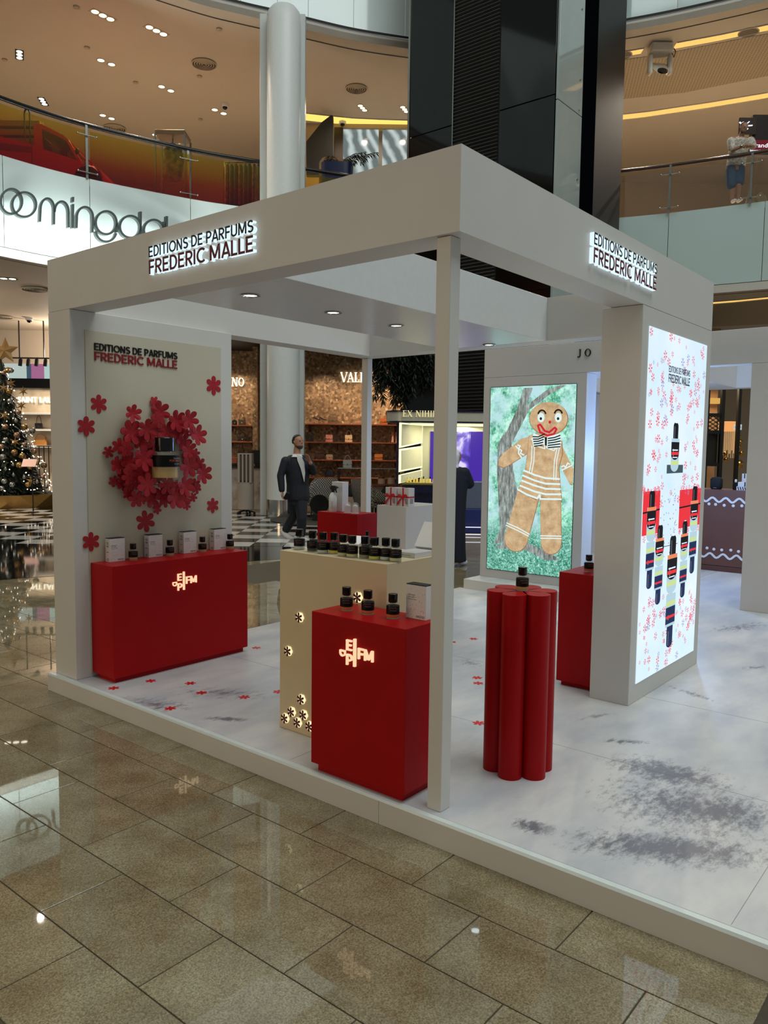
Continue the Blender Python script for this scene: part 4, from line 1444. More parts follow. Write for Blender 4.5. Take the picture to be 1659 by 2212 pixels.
def _wood(nt, b):
    tc = N(nt, 'TexCoord')
    sp = N(nt, 'SeparateXYZ')
    nt.links.new(tc.outputs['Object'], sp.inputs[0])
    n1 = N(nt, 'TexNoise', Scale=9.0, Detail=8.0, Roughness=0.8)
    nt.links.new(tc.outputs['Object'], n1.inputs['Vector'])
    r1 = ramp(nt, [(0.36, (30, 96, 76)), (0.45, (96, 186, 150)), (0.52, (164, 236, 206)), (0.60, (214, 252, 244))])
    nt.links.new(n1.outputs['Fac'], r1.inputs['Fac'])
    n2 = N(nt, 'TexNoise', Scale=3.0, Detail=5.0, Roughness=0.7)
    nt.links.new(tc.outputs['Object'], n2.inputs['Vector'])
    r2 = ramp(nt, [(0.42, (0, 0, 0)), (0.62, (255, 255, 255))])
    nt.links.new(n2.outputs['Fac'], r2.inputs['Fac'])
    mx = N(nt, 'Mix', data_type='RGBA')
    nt.links.new(r2.outputs['Color'], mx.inputs[0])
    nt.links.new(r1.outputs['Color'], mx.inputs[6])
    mx.inputs[7].default_value = (*lin((186, 226, 232)), 1)
    # grass towards the foot of the picture
    n3 = N(nt, 'TexNoise', Scale=26.0, Detail=6.0, Roughness=0.8, Distortion=1.5)
    nt.links.new(tc.outputs['Object'], n3.inputs['Vector'])
    r3 = ramp(nt, [(0.36, (20, 66, 56)), (0.48, (70, 158, 132)), (0.62, (190, 246, 232))])
    nt.links.new(n3.outputs['Fac'], r3.inputs['Fac'])
    mr = N(nt, 'MapRange')
    mr.inputs['From Min'].default_value = 0.75
    mr.inputs['From Max'].default_value = 0.5
    nt.links.new(sp.outputs['Z'], mr.inputs['Value'])
    m2 = N(nt, 'Mix', data_type='RGBA')
    nt.links.new(mr.outputs[0], m2.inputs[0])
    nt.links.new(mx.outputs[2], m2.inputs[6])
    nt.links.new(r3.outputs['Color'], m2.inputs[7])
    b.inputs['Base Color'].default_value = (0, 0, 0, 1)
    b.inputs['Roughness'].default_value = 0.3
    nt.links.new(m2.outputs[2], b.inputs['Emission Color'])
    b.inputs['Emission Strength'].default_value = 1.0


scr = MB().box(JX - 0.004, JX - 0.0002, sy1, sy0, sz0, sz1).build('screen', node_mat('screen_woodland', _wood), J)
fr = MB()
for a in ((sy1 - 0.006, sy1, sz0, sz1), (sy0, sy0 + 0.006, sz0, sz1), (sy1, sy0, sz0 - 0.006, sz0), (sy1, sy0, sz1, sz1 + 0.006)):
    fr.box(JX - 0.005, JX - 0.0002, *a)
sf = fr.build('screen_bezel', BLACKM, J)
for o in (scr, sf):
    o.parent, o.matrix_parent_inverse = js, Matrix.Identity(4)


def pic_mat(name, stops, scale, es=1.0, vs=(1, 1, 1)):
    def fn(nt, b):
        tc = N(nt, 'TexCoord')
        mp = N(nt, 'Mapping')
        mp.inputs['Scale'].default_value = vs
        nt.links.new(tc.outputs['Object'], mp.inputs['Vector'])
        n = N(nt, 'TexNoise', Scale=scale, Detail=6.0, Roughness=0.7)
        nt.links.new(mp.outputs['Vector'], n.inputs['Vector'])
        r = ramp(nt, stops)
        nt.links.new(n.outputs['Fac'], r.inputs['Fac'])
        b.inputs['Base Color'].default_value = (0, 0, 0, 1)
        nt.links.new(r.outputs['Color'], b.inputs['Emission Color'])
        b.inputs['Emission Strength'].default_value = es
    return node_mat(name, fn)


P_TRUNK = pic_mat('picture_trunk', [(0.3, (62, 62, 60)), (0.5, (132, 140, 136)), (0.7, (190, 206, 202))], 14, 1.0, (1, 2.5, 0.6))
P_BISC = pic_mat('picture_biscuit', [(0.3, (172, 140, 104)), (0.5, (202, 170, 128)), (0.7, (222, 196, 154))], 11)
P_BEDGE = pic_mat('picture_biscuit_edge', [(0.3, (140, 96, 66)), (0.7, (176, 130, 92))], 14)
P_ICE = emat('picture_icing', (226, 244, 240))
P_BLK = emat('picture_black', (24, 30, 32))
P_RED = emat('picture_red', (206, 40, 58))


def Q(u, v, k=0):
    p = on_x(1040 + u / 5.027, 820 + v / 5.027, JX)
    return (JX - 0.0045 - k * 0.00035, p.y, p.z)


def clipq(pts):
    out = []
    for u, v in pts:
        out.append((u, v))
    return out


pic = MB()
MI = dict(trunk=0, bisc=1, edge=2, ice=3, blk=4, red=5)


def poly(pts, m, k):
    P = [Q(u, v, k) for u, v in pts]
    P = [(a, min(max(b, sy1 + 0.002), sy0 - 0.002), min(max(c, sz0 + 0.002), sz1 - 0.002)) for a, b, c in P]
    pic.add(P, [list(range(len(P)))[::-1]], MI[m])


def line(pts, w, m, k):
    pts = [Vector(p) for p in pts]
    for i in range(len(pts) - 1):
        t = (pts[i + 1] - pts[i])
        if t.length < 1e-6: continue
        t.normalize()
        nn = Vector((-t.y, t.x)) * w / 2
        e = t * w * 0.18
        poly([pts[i] - nn - e, pts[i] + nn - e, pts[i + 1] + nn + e, pts[i + 1] - nn + e], m, k + (i % 3) * 0.05)


def ell(cx, cy, rx, ry, n=26, a0=0, a1=360, rot=0):
    r = math.radians(rot)
    out = []
    for i in range(n):
        a = math.radians(a0 + (a1 - a0) * i / (n if a1 - a0 == 360 else n - 1))
        x, y = rx * math.cos(a), ry * math.sin(a)
        out.append((cx + x * math.cos(r) - y * math.sin(r), cy + x * math.sin(r) + y * math.cos(r)))
    return out


# tree
poly([(180, 700), (260, 560), (330, 700), (345, 960), (400, 1260), (330, 1500), (260, 1640), (300, 1760), (130, 1790), (205, 1620), (185, 1300), (170, 1000)], 'trunk', 1)
poly([(230, 660), (390, 320), (460, 90), (560, 90), (470, 360), (330, 700)], 'trunk', 1.3)
poly([(330, 700), (520, 330), (760, 150), (930, 60), (860, 60), (700, 120), (470, 300), (360, 560)], 'trunk', 1.5)
poly([(300, 1740), (480, 1760), (740, 1880), (860, 1960), (700, 1960), (480, 1850), (130, 1830)], 'trunk', 1.2)
# figure, with a darker baked edge just behind each piece
def biscuit(pts, k):
    cx = sum(p[0] for p in pts) / len(pts)
    cy = sum(p[1] for p in pts) / len(pts)
    poly([(cx + (u - cx) * 1.035 + 2, cy + (v - cy) * 1.02 + 5) for u, v in pts], 'edge', k)
    poly(pts, 'bisc', k + 0.4)


def legp(top_l, top_r, bot_l, bot_r):
    d = ((bot_l[0] + bot_r[0]) / 2, (bot_l[1] + bot_r[1]) / 2)
    r = math.hypot(bot_r[0] - bot_l[0], bot_r[1] - bot_l[1]) / 2
    ang = math.degrees(math.atan2(bot_r[1] - bot_l[1], bot_r[0] - bot_l[0]))
    return [top_l, top_r, bot_r] + ell(d[0], d[1], r, r * 1.15, 10, 10, 170, ang) + [bot_l]


biscuit(legp((400, 1190), (625, 1290), (255, 1710), (505, 1730)), 2)
biscuit(legp((640, 1290), (862, 1290), (650, 1770), (868, 1770)), 2.1)
biscuit([(530, 620), (440, 640), (240, 800), (190, 870), (190, 930), (240, 955), (300, 930), (470, 820), (560, 760)], 2.2)
biscuit([(860, 680), (930, 830), (1010, 970), (985, 1140), (960, 1130), (880, 970), (840, 850)], 2.3)
biscuit([(520, 610), (700, 560), (870, 670), (880, 800), (840, 950), (850, 1090), (870, 1310), (630, 1270), (600, 1300), (400, 1200), (450, 1060), (480, 960), (500, 820)], 3)
biscuit(ell(732, 420, 205, 178, 30), 4)
for pts in ([(375, 720), (410, 760), (405, 800), (440, 850)], [(395, 710), (425, 720), (405, 750), (440, 770), (425, 800), (465, 820)], [(875, 985), (985, 930)], [(870, 945), (900, 935), (915, 955), (940, 905), (960, 920)]):
    line(pts, 14, 'ice', 5)
for u in (552, 578):
    line([(u, 720), (u - 6, 880), (u - 30, 1010)], 10, 'ice', 5)
for u in (825, 850):
    line([(u, 740), (u - 30, 880), (u - 40, 1090)], 10, 'ice', 5)
for pts in ([(460, 985), (580, 1035), (700, 1070), (850, 1080)], [(450, 1040), (580, 1095), (700, 1130), (855, 1135)], [(440, 1095), (580, 1150), (700, 1185), (860, 1190)], [(420, 1150), (580, 1215), (700, 1245), (865, 1245)], [(400, 1195), (500, 1250), (610, 1290), (635, 1250), (640, 1295), (870, 1300)],
            [(275, 1555), (400, 1610), (525, 1680)], [(270, 1580), (400, 1640), (515, 1700)], [(645, 1695), (870, 1700)], [(645, 1722), (870, 1726)], [(545, 640), (600, 720), (690, 750), (690, 640)], [(720, 640), (710, 740), (790, 770), (870, 680)]):
    line(pts, 20 if pts[0][1] < 1400 and pts[0][1] > 900 else 12, 'ice', 5.2)
# bow tie
poly([(570, 580), (700, 640), (690, 700), (570, 735), (550, 650)], 'ice', 6)
poly([(715, 620), (860, 585), (862, 740), (730, 755), (710, 690)], 'ice', 6.1)
for k in range(5):
    line([(560 + k * 4, 620 + k * 26), (620, 622 + k * 24), (690 - k * 6, 590 + k * 30)], 13, 'blk', 6.3)
    line([(725, 640 + k * 25), (800, 628 + k * 26), (858, 605 + k * 31)], 13, 'blk', 6.3)
poly([(690, 625), (715, 625), (712, 720), (692, 715)], 'blk', 6.5)
# face
for cx, cy in ((650, 412), (837, 412)):
    poly(ell(cx, cy, 38, 52), 'ice', 6)
    poly(ell(cx - 2, cy + 12, 13, 16), 'blk', 6.3)
line(ell(660, 385, 42, 52, 10, 195, 345), 18, 'blk', 6)
line(ell(838, 380, 42, 52, 10, 195, 345), 18, 'blk', 6)
poly(ell(746, 462, 15, 17), 'red', 6)
line([(640, 488), (615, 500), (640, 570), (720, 608), (790, 590), (818, 540), (800, 520), (740, 572), (690, 558), (650, 500), (640, 488)], 22, 'red', 6.2)
o = pic.build('picture_print', [P_TRUNK, P_BISC, P_BEDGE, P_ICE, P_BLK, P_RED], J)
o.parent, o.matrix_parent_inverse = js, Matrix.Identity(4)
o['kind'] = 'stuff'

# ================================================================== iced counter in the second pavilion
GBM = mat('gingerbread_brown', (104, 66, 56), 0.5, noise=0.08, nscale=5)
ICE = mat('icing_white', (224, 224, 226), 0.5, noise=0.02)
gc = thing('iced_counter', 'brown counter with white icing waves and dots, seen through the second pavilion', 'counter', (8.2, 1.2, 0), world=True)
MB().box(7.96, 8.44, 0.32, 2.6, 0.07, 1.06, bev=0.003).build('body', GBM, gc)
MB().box(7.95, 8.44, 0.32, 2.6, 0.0003, 0.066, bev=0.003).build('toe_board', mat('gingerbread_dark', (92, 56, 48), 0.5, noise=0.08), gc)
for z in (0.93, 0.20):
    w = MB()
    pts = [(2.55 - 0.02 * i, z + 0.028 * math.sin(0.02 * i * 2 * math.pi / 0.165)) for i in range(108)]
    stroke(w, pts, 0.026, lambda a, b: Vector((7.9598, a, b)), 0.006, n=Vector((-1, 0, 0)))
    w.build('icing_wave', ICE, gc)
dotm = MB().lathe([(0.019, 0), (0.019, 0.003), (0.010, 0.006), (0.001, 0.0065)], 14).mesh('icing_dot', ICE, 60)
for z in (0.865, 0.285):
    for k in range(22):
        y = 2.5 - k * 0.1
        o = put('icing_dot', dotm, gc, (7.96, y + random.uniform(-0.012, 0.012), z + random.uniform(-0.006, 0.006)), rot=(0, -math.pi / 2, 0))
sp_ = thing('speaker', 'small rounded dark speaker on the iced counter', 'speaker', (8.12, 1.36, 1.06))
MB().loft([((0, 0, 0.0005), (0.05, 0, 0), (0, 0.055, 0)), ((0, 0, 0.02), (0.062, 0, 0), (0, 0.072, 0)), ((0, 0, 0.13), (0.062, 0, 0), (0, 0.072, 0)), ((0, 0, 0.155), (0.045, 0, 0), (0, 0.055, 0)), ((0, 0, 0.16), (0.01, 0, 0), (0, 0.015, 0))], 24, p=3.5).build('speaker_body', mat('speaker_cloth', (20, 24, 30), 0.8, noise=0.2), sp_, 50)
MB().box(-0.0635, -0.061, -0.02, 0.02, 0.018, 0.024).build('status_bar', STEEL, sp_)
dbm = thing('dark_bottle', 'small dark bottle with pale cap on the iced counter', 'bottle', (8.12, 1.12, 1.06))
MB().box(-0.03, 0.03, -0.03, 0.03, 0.0004, 0.10, bev=0.006).build('glass', mat('smoke_glass', (20, 22, 26), 0.1, noise=0.1), dbm)
MB().lathe([(0.014, 0.10), (0.014, 0.135), (0.012, 0.138)], 14).build('cap', ICE, dbm, 40)
STR = mat('black_print', (20, 20, 22), 0.5, noise=0.05)
for k, (y, z, d, h, lb) in enumerate(((0.99, 1.06, 0.2, 0.05, 'striped white gift box lying flat on the iced counter'), (0.99, 1.111, 0.17, 0.055, 'cream carton with dark ribbon on top of the striped box'))):
    g = thing('gift_carton', lb, 'box', (8.12, y, z))
    MB().box(-0.07, 0.07, -d / 2, d / 2, 0.0004, h, bev=0.001).build('box_body', CARD, g)
    if k == 0:
        for q in range(6):
            MB(Matrix.Translation((-0.0705, -0.07 + q * 0.028, 0.003)) @ Matrix.Rotation(-0.35, 4, 'X')).box(0, 0.0006, -0.006, 0.006, 0, 0.044).build('stripe', STR, g)
    else:
        MB().box(-0.0706, 0.0706, -0.008, 0.008, 0.0004, h + 0.0006).build('ribbon', STR, g)
up = thing('white_carton', 'square white carton with dark corner bow standing behind the striped box', 'box', (8.28, 0.98, 1.06))
MB().box(-0.04, 0.04, -0.1, 0.1, 0.0004, 0.21, bev=0.001).build('box_body', CARD, up)
MB().box(-0.0406, -0.040, 0.06, 0.075, 0.15, 0.21).build('ribbon', STR, up)

# ================================================================== the hall: galleries around the atrium
Z1A, Z1B, Z2 = 5.25, 7.15, 11.5      # soffit over the ground floor, gallery floor, gallery soffit


def spline(pts, n=10):
    P = [Vector((*p, 0)) for p in pts]
    P = [P[0] * 2 - P[1]] + P + [P[-1] * 2 - P[-2]]
    out = []
    for i in range(1, len(P) - 2):
        for k in range(n):
            t = k / n
            out.append(0.5 * (2 * P[i] + (P[i + 1] - P[i - 1]) * t + (2 * P[i - 1] - 5 * P[i] + 4 * P[i + 1] - P[i + 2]) * t * t + (3 * P[i] - P[i - 1] - 3 * P[i + 1] + P[i + 2]) * t ** 3))
    out.append(P[-2])
    return out


LC = spline([(-9.0, 6.0), (-6.0, 9.2), (-2.5, 11.8), (0.5, 13.2), (2.6, 13.85), (4.84, 14.13), (6.62, 14.0), (8.77, 13.39), (9.85, 12.9), (10.62, 12.49), (11.3, 12.15), (12.32, 11.61), (13.4, 10.85), (14.6, 9.9)])
RC = spline([(15.2, 8.6), (15.8, 6.83), (16.33, 5.12), (16.74, 3.11), (16.95, 1.2), (17.0, -1.0), (16.8, -4.0)])
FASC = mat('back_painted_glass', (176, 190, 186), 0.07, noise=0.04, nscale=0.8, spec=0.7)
FASC_DAYLIT = mat('back_painted_glass_daylit', (222, 232, 229), 0.07, noise=0.04, nscale=0.8, spec=0.7)  # same glass made paler: daylight on the left side put into its colour
CEIL = mat('gallery_ceiling', (198, 182, 162), 0.7, noise=0.03, nscale=0.6)
SOFF = mat('slab_lip', (186, 178, 168), 0.6, noise=0.03)
GFLR = mat('gallery_floor', (178, 168, 150), 0.15, noise=0.08, nscale=2)
DLINE = mat('shadow_gap', (38, 34, 30), 0.7, noise=0.1)


def wallstrip(pts, z0, z1, mb=None, off=0.0, mi=0):
    mb = mb or MB()
    n = len(pts)
    Q_ = []
    for i, p in enumerate(pts):
        t = pts[min(i + 1, n - 1)] - pts[max(i - 1, 0)]
        nn = Vector((t.y, -t.x, 0)).normalized()
        if nn.dot(CAM - p) < 0: nn = -nn
        Q_.append(p + nn * off)
    mb.add([(p.x, p.y, z0) for p in Q_] + [(p.x, p.y, z1) for p in Q_], [[i, i + 1, n + i + 1, n + i] for i in range(n - 1)], mi)
    return mb


def slab(pts, far, z0, z1, mb=None):
    mb = mb or MB()
    if pts[0].x < 0:
        back = [pts[-1] + FH * 24, hall(-36, 44, 0), hall(-36, 6, 0)]
    else:
        back = [pts[-1] + Vector((26, 0, 0)), pts[0] + FH * 26 + RH * 8, pts[0] + FH * 20]
    out = [(p.x, p.y) for p in pts] + [(p.x, p.y) for p in back]
    return mb.prism(out, z0, z1)


for nm, C_, far in (('left', LC, FH * 15), ('right', RC, Vector((1, 0.25, 0)) * 15)):
    # ground floor soffit, gallery slab and gallery ceiling
    struct('ceiling_ground_' + nm, slab(C_, far * 1.7, Z1A, Z1A + 0.12), CEIL)
    struct('floor_gallery_' + nm, slab(C_, far, Z1B - 0.12, Z1B), GFLR)
    struct('ceiling_gallery_' + nm, slab(C_, far * 1.7, Z2, Z2 + 0.15), CEIL)
    # glossy fascia panels of the slab edge
    fs = MB()
    wallstrip(C_, Z1A - 0.02, Z1A + 0.16, fs, 0.02)
    f0 = struct('trim_slab_' + nm, fs, SOFF)
    st = 10
    for k in range(0, len(C_) - 1, st):
        seg = C_[k:k + st + 1]
        if len(seg) < 2: continue
        a, b = seg[0], seg[-1]
        seg2 = [seg[0] + (seg[1] - seg[0]).normalized() * 0.006] + seg[1:-1] + [seg[-1] - (seg[-1] - seg[-2]).normalized() * 0.006]
        wallstrip(seg2, Z1A + 0.17, Z1B + 0.02, None, 0.03).build('fascia_panel', FASC_DAYLIT if nm == 'left' else FASC, f0, 60)
        wallstrip(seg2, Z2 + 0.28, Z2 + 5.0, None, 0.03).build('fascia_panel', FASC_DAYLIT if nm == 'left' else FASC, f0, 60)
    wallstrip(C_, Z2 - 0.0, Z2 + 0.22, None, 0.0).build('slab_lip', SOFF, f0, 60)
    wallstrip(C_, Z2 + 0.22, Z2 + 0.28, None, 0.02).build('shadow_gap', DLINE, f0, 60)
    # groove in the ceilings a little behind the edge
    for z in (Z1A, Z2):
        g = MB()
        pts2 = [p + FH * (0.42 if nm == 'left' else 0.35) for p in C_]
        n = len(pts2)
        g.add([(p.x, p.y, z - 0.004) for p in pts2] + [(p.x + FH.x * 0.05, p.y + FH.y * 0.05, z - 0.004) for p in pts2], [[i, i + 1, n + i + 1, n + i] for i in range(n - 1)])
        g.build('ceiling_groove', DLINE, f0)
BKW = mat('back_wall', (186, 164, 136), 0.7, noise=0.05, nscale=0.5)
struct('wall_back_left', MB(HALLM).box(-30, 4, 31.0, 31.2, G, 12), BKW)
struct('wall_back_right', MB(HALLM).box(4, 26, 30.0, 30.2, G, 12), BKW)

WARM = (1.0, 0.86, 0.70)


lamp('arcade_fill', 'POINT', hall(-9.9, 24.4, 4.3), 170, WARM, 0.1)  # added fill lamp without a fitting, brightens the arcade ceiling
lamp('arcade_fill', 'POINT', hall(-11.5, 19.0, 4.2), 120, WARM, 0.1)  # second added fill lamp, no pendant hangs here


def down(p, power, ang=150):
    lamp('downlight_beam', 'SPOT', (p.x, p.y, p.z - 0.03), power, WARM, 0.07, spot=ang, blend=0.9)


for a_, d_, z_, p_ in ((-14.0, 20.0, Z1A, 900), (-11.0, 18.0, Z1A, 900), (-9.3, 24.2, Z1A, 900), (9.5, 19.0, Z1A, 200), (10.5, 22.0, Z1A, 200), (-14.5, 19.0, Z2, 500), (10.5, 21.5, Z2, 900)):
    down(hall(a_, d_, z_), p_)  # added beams, no fittings here, to light the arcades and galleries

# ------------------------------------------------------------------ balustrades
def _film(nt, b):
    tc = N(nt, 'TexCoord')
    sp = N(nt, 'SeparateXYZ')
    nt.links.new(tc.outputs['Object'], sp.inputs[0])
    mr = N(nt, 'MapRange')
    mr.inputs['From Min'].default_value = Z1B
    mr.inputs['From Max'].default_value = Z1B + 1.05
    nt.links.new(sp.outputs['Z'], mr.inputs['Value'])
    r = ramp(nt, [(0.0, (226, 92, 110)), (0.35, (246, 136, 92)), (0.62, (250, 200, 92)), (1.0, (246, 232, 118))])
    nt.links.new(mr.outputs[0], r.inputs['Fac'])
    tr = N(nt, 'BsdfTransparent')
    nt.links.new(r.outputs['Color'], tr.inputs['Color'])
    r2 = ramp(nt, [(0.0, (110, 12, 34)), (0.35, (150, 40, 24)), (0.62, (150, 96, 16)), (1.0, (146, 130, 26))])
    nt.links.new(mr.outputs[0], r2.inputs['Fac'])
    df = N(nt, 'BsdfDiffuse')
    nt.links.new(r2.outputs['Color'], df.inputs['Color'])
    gl = N(nt, 'BsdfGlossy', Roughness=0.03)
    m1 = N(nt, 'MixShader')
    m1.inputs[0].default_value = 0.15
    nt.links.new(tr.outputs[0], m1.inputs[1])
    nt.links.new(df.outputs[0], m1.inputs[2])
    m2 = N(nt, 'MixShader')
    m2.inputs[0].default_value = 0.05
    nt.links.new(m1.outputs[0], m2.inputs[1])
    nt.links.new(gl.outputs[0], m2.inputs[2])
    nt.links.new(m2.outputs[0], nt.nodes['Material Output'].inputs['Surface'])


FILM = node_mat('gradient_film_glass', _film)


def _pane(nt, b):
    tr = N(nt, 'BsdfTransparent')
    tr.inputs['Color'].default_value = (0.88, 0.90, 0.88, 1)
    gl = N(nt, 'BsdfGlossy', Roughness=0.02)
    m2 = N(nt, 'MixShader')
    m2.inputs[0].default_value = 0.09
    nt.links.new(tr.outputs[0], m2.inputs[1])
    nt.links.new(gl.outputs[0], m2.inputs[2])
    nt.links.new(m2.outputs[0], nt.nodes['Material Output'].inputs['Surface'])


PANE = node_mat('clear_pane', _pane)


def near_idx(C_, x, y):
    return min(range(len(C_)), key=lambda i: (C_[i].x - x) ** 2 + (C_[i].y - y) ** 2)


def balustrade(label, C_, i0, i1, posts, m, railm, end0=None, end1=None):
    t = thing('balustrade', label, 'balustrade', (C_[i0].x, C_[i0].y, Z1B), world=True)
    seg = [p.copy() for p in C_[i0:i1 + 1]]
    if end0 is not None: seg = [Vector((*end0, 0))] + seg
    if end1 is not None: seg = seg + [Vector((*end1, 0))]
    MB().tube([(p.x, p.y, Z1B + 1.12) for p in seg], 0.045, 10).build('handrail', railm, t, 60)
    # glass panes between the posts
    cut = [seg[0]] + [Vector((*q, 0)) for q in posts] + [seg[-1]]
    for a, b in zip(cut, cut[1:]):
        ia, ib = min(range(len(seg)), key=lambda i: (seg[i] - a).length), min(range(len(seg)), key=lambda i: (seg[i] - b).length)
        s = seg[ia:ib + 1]
        if len(s) < 2: continue
        s = [s[0] + (s[1] - s[0]).normalized() * 0.02] + s[1:-1] + [s[-1] - (s[-1] - s[-2]).normalized() * 0.02]
        g = wallstrip(s, Z1B + 0.03, Z1B + 1.0, None, 0.03)
        g.build('glass_pane', m, t, 60)
    for q in posts + ([tuple(seg[-1][:2])] if end1 is not None else []) + ([tuple(seg[0][:2])] if end0 is not None else []):
        q = Vector((*q, 0))
        i = min(range(len(seg)), key=lambda i: (seg[i] - q).length)
        tn = (seg[min(i + 1, len(seg) - 1)] - seg[max(i - 1, 0)]).normalized()
        MB().bar((q.x, q.y, Z1B), (q.x, q.y, Z1B + 1.1), 0.028, 0.05, up=tuple(tn)).build('post', STEEL, t)
        for z in (0.12, 0.88):
            br = MB()
            c = q + Vector((0, 0, Z1B + z))
            nn = Vector((tn.y, -tn.x, 0))
            if nn.dot(CAM - q) < 0: nn = -nn
            br.bar(c - tn * 0.2 + nn * 0.05, c + tn * 0.2 + nn * 0.05, 0.018, 0.018)
            for s in (-1, 1):
                br.ball(c + tn * 0.2 * s + nn * 0.05, 0.022, 8, 6)
            br.build('glass_clamp', STEEL, t)
    return t


RAILB = mat('rail_black', (14, 14, 14), 0.25, noise=0.2)
RAILW = mat('rail_brown', (58, 34, 22), 0.3, noise=0.15)
b190, b408 = on_z(186, 268, Z1B + 1.12), on_z(406, 322, Z1B + 1.12)
iE = near_idx(LC, 10.62, 12.49)
balustrade('curved balcony balustrade of yellow to red gradient glass, left of the white column', LC, 0, iE, [(b190.x, b190.y), (b408.x, b408.y)], FILM, RAILB, None, tuple(on_z(598, 352, Z1B + 1.12)[:2]))
pS = on_z(636, 361, Z1B + 1.12)
balustrade('short gradient glass balustrade between the white column and the black lift shaft', LC, near_idx(LC, 11.4, 12.1), near_idx(LC, 13.4, 10.85), [], FILM, RAILB, (pS.x, pS.y))
pR0, pR1, pR2 = on_z(1282, 374, Z1B + 1.12), on_z(1449, 354, Z1B + 1.12), on_z(1626, 328, Z1B + 1.12)
balustrade('clear glass balcony balustrade with brown handrail on the right', RC, near_idx(RC, 15.85, 6.6), len(RC) - 1, [(pR1.x, pR1.y), (pR2.x, pR2.y)], PANE, RAILW, (pR0.x, pR0.y))

# ------------------------------------------------------------------ big letters on the left slab edge
LET = mat('letter_metal', (92, 98, 96), 0.3, metal=0.6, noise=0.1)
pa, pb = Vector((4.70, 14.13, 0)), Vector((8.3, 13.54, 0))
pt = (pb - pa).normalized()
pn = Vector((pt.y, -pt.x, 0))
if pn.dot(CAM - pa) < 0: pn = -pn


def on_fascia(u, v):
    r = ray(u / 4.366, 380 + v / 4.366)
    q = pa + pn * 0.16
    k = (q - CAM).dot(pn) / r.dot(pn)
    return CAM + r * k


bl = thing('channel_letters', 'big round grey channel letters on the brightly lit left balcony fascia', 'sign', (6.2, 13.9, 5.6), world=True)
W_ = 21


def big(paths):
    mb = MB()
    for pts, cl in paths:
        stroke(mb, pts, W_, on_fascia, 0.10, closed=cl, n=pn)
    mb.build('letter', LET, bl)


big([(arc(95, 250, 100, 117, 0, 350, 35), True)])
big([(arc(215, 280, 112, 115, 0, 350, 35), True)])
big([([(362, 440), (368, 320)] + arc(432, 322, 64, 100, 180, 360, 12) + [(494, 466)], False), ([(500, 350)] + arc(566, 350, 66, 100, 180, 360, 12) + [(632, 494)], False)])
big([([(670, 500), (674, 275)], False), ([(672, 255), (674, 208)], False)])
big([([(706, 500), (710, 400)] + arc(785, 400, 76, 98, 180, 360, 14) + [(856, 540)], False)])
big([(arc(985, 450, 98, 108, 0, 350, 35), True), (arc(985, 520, 98, 108, 15, 175, 14), False), ([(1085, 450), (1085, 540)], False)])
big([(arc(1212, 488, 98, 103, 0, 350, 35), True), ([(1310, 345), (1308, 590)], False)])
big([(arc(1432, 520, 92, 98, 0, 350, 35), True), ([(1526, 440), (1522, 640)], False)])
big([([(1556, 388), (1552, 660)], False)])
big([(arc(1690, 560, 92, 98, 0, 320, 30), False)])
for k in range(5):
    c = pa + pt * (-0.4 + k * 1.25) + pn * 0.55
    lamp('fascia_wash', 'AREA', (c.x, c.y, Z1A - 0.02), 24, (0.86, 1.0, 0.96), 1.2, 0.12, aim=tuple((c - pn * 0.55 + Vector((0, 0, Z1A + 0.9)))))  # assumed wash lamps below the letters

# ------------------------------------------------------------------ ceiling fittings
VENTM = mat('vent_white', (176, 160, 138), 0.6, noise=0.05)
VENTD = mat('vent_dark', (60, 50, 42), 0.7, noise=0.05)
GLOW = emat('lamp_warm', (255, 244, 214), 5.0)
GLOW2 = emat('lamp_flare', (255, 226, 160), 9.0)


def vent(px, py, z, r, label):
    p = on_z(px, py, z)
    t = thing('air_vent', label, 'vent', (p.x, p.y, z - 0.002), 'round ceiling vents')
    MB().lathe([(r, 0.0), (r * 0.98, -0.012), (0.001, -0.012)], 32, cap=False).build('backing', VENTD, t, 50)
    for k in range(5):
        q = r * (1.0 - 0.19 * k)
        m = MB()
        m.lathe([(q, -0.010), (q * 1.01, -0.03), (q - r * 0.07, -0.045), (q - r * 0.09, -0.02)], 32, cap=False)
        m.build('vent_ring', VENTM, t, 50)


vent(441, 137, Z2, 0.32, 'round ringed air vent in the left gallery ceiling, largest in view')
vent(248, 276, Z2, 0.34, 'round ringed air vent just above the gradient balustrade')
vent(770, 190, Z2, 0.30, 'round ringed air vent in the ceiling between column and lift shaft')
vent(75, 623, Z1A, 0.30, 'round air vent in the arcade ceiling left of the pavilion')
vent(4, 683, Z1A, 0.30, 'round air vent at the left picture edge above the Christmas tree')


def spot(px, py, z, r, label, glow=GLOW, group='round recessed downlights', power=0):
    p = on_z(px, py, z)
    t = thing('downlight', label, 'light', (p.x, p.y, z), group)
    MB().lathe([(r * 1.35, -0.001), (r * 1.3, -0.012), (r, -0.008), (r * 0.95, 0.0)], 16, cap=False).build('trim_ring', VENTM, t, 50)
    MB().lathe([(r, -0.006), (0.001, -0.006)], 14, cap=False).build('lens', glow, t)
    if power: down(p, power)


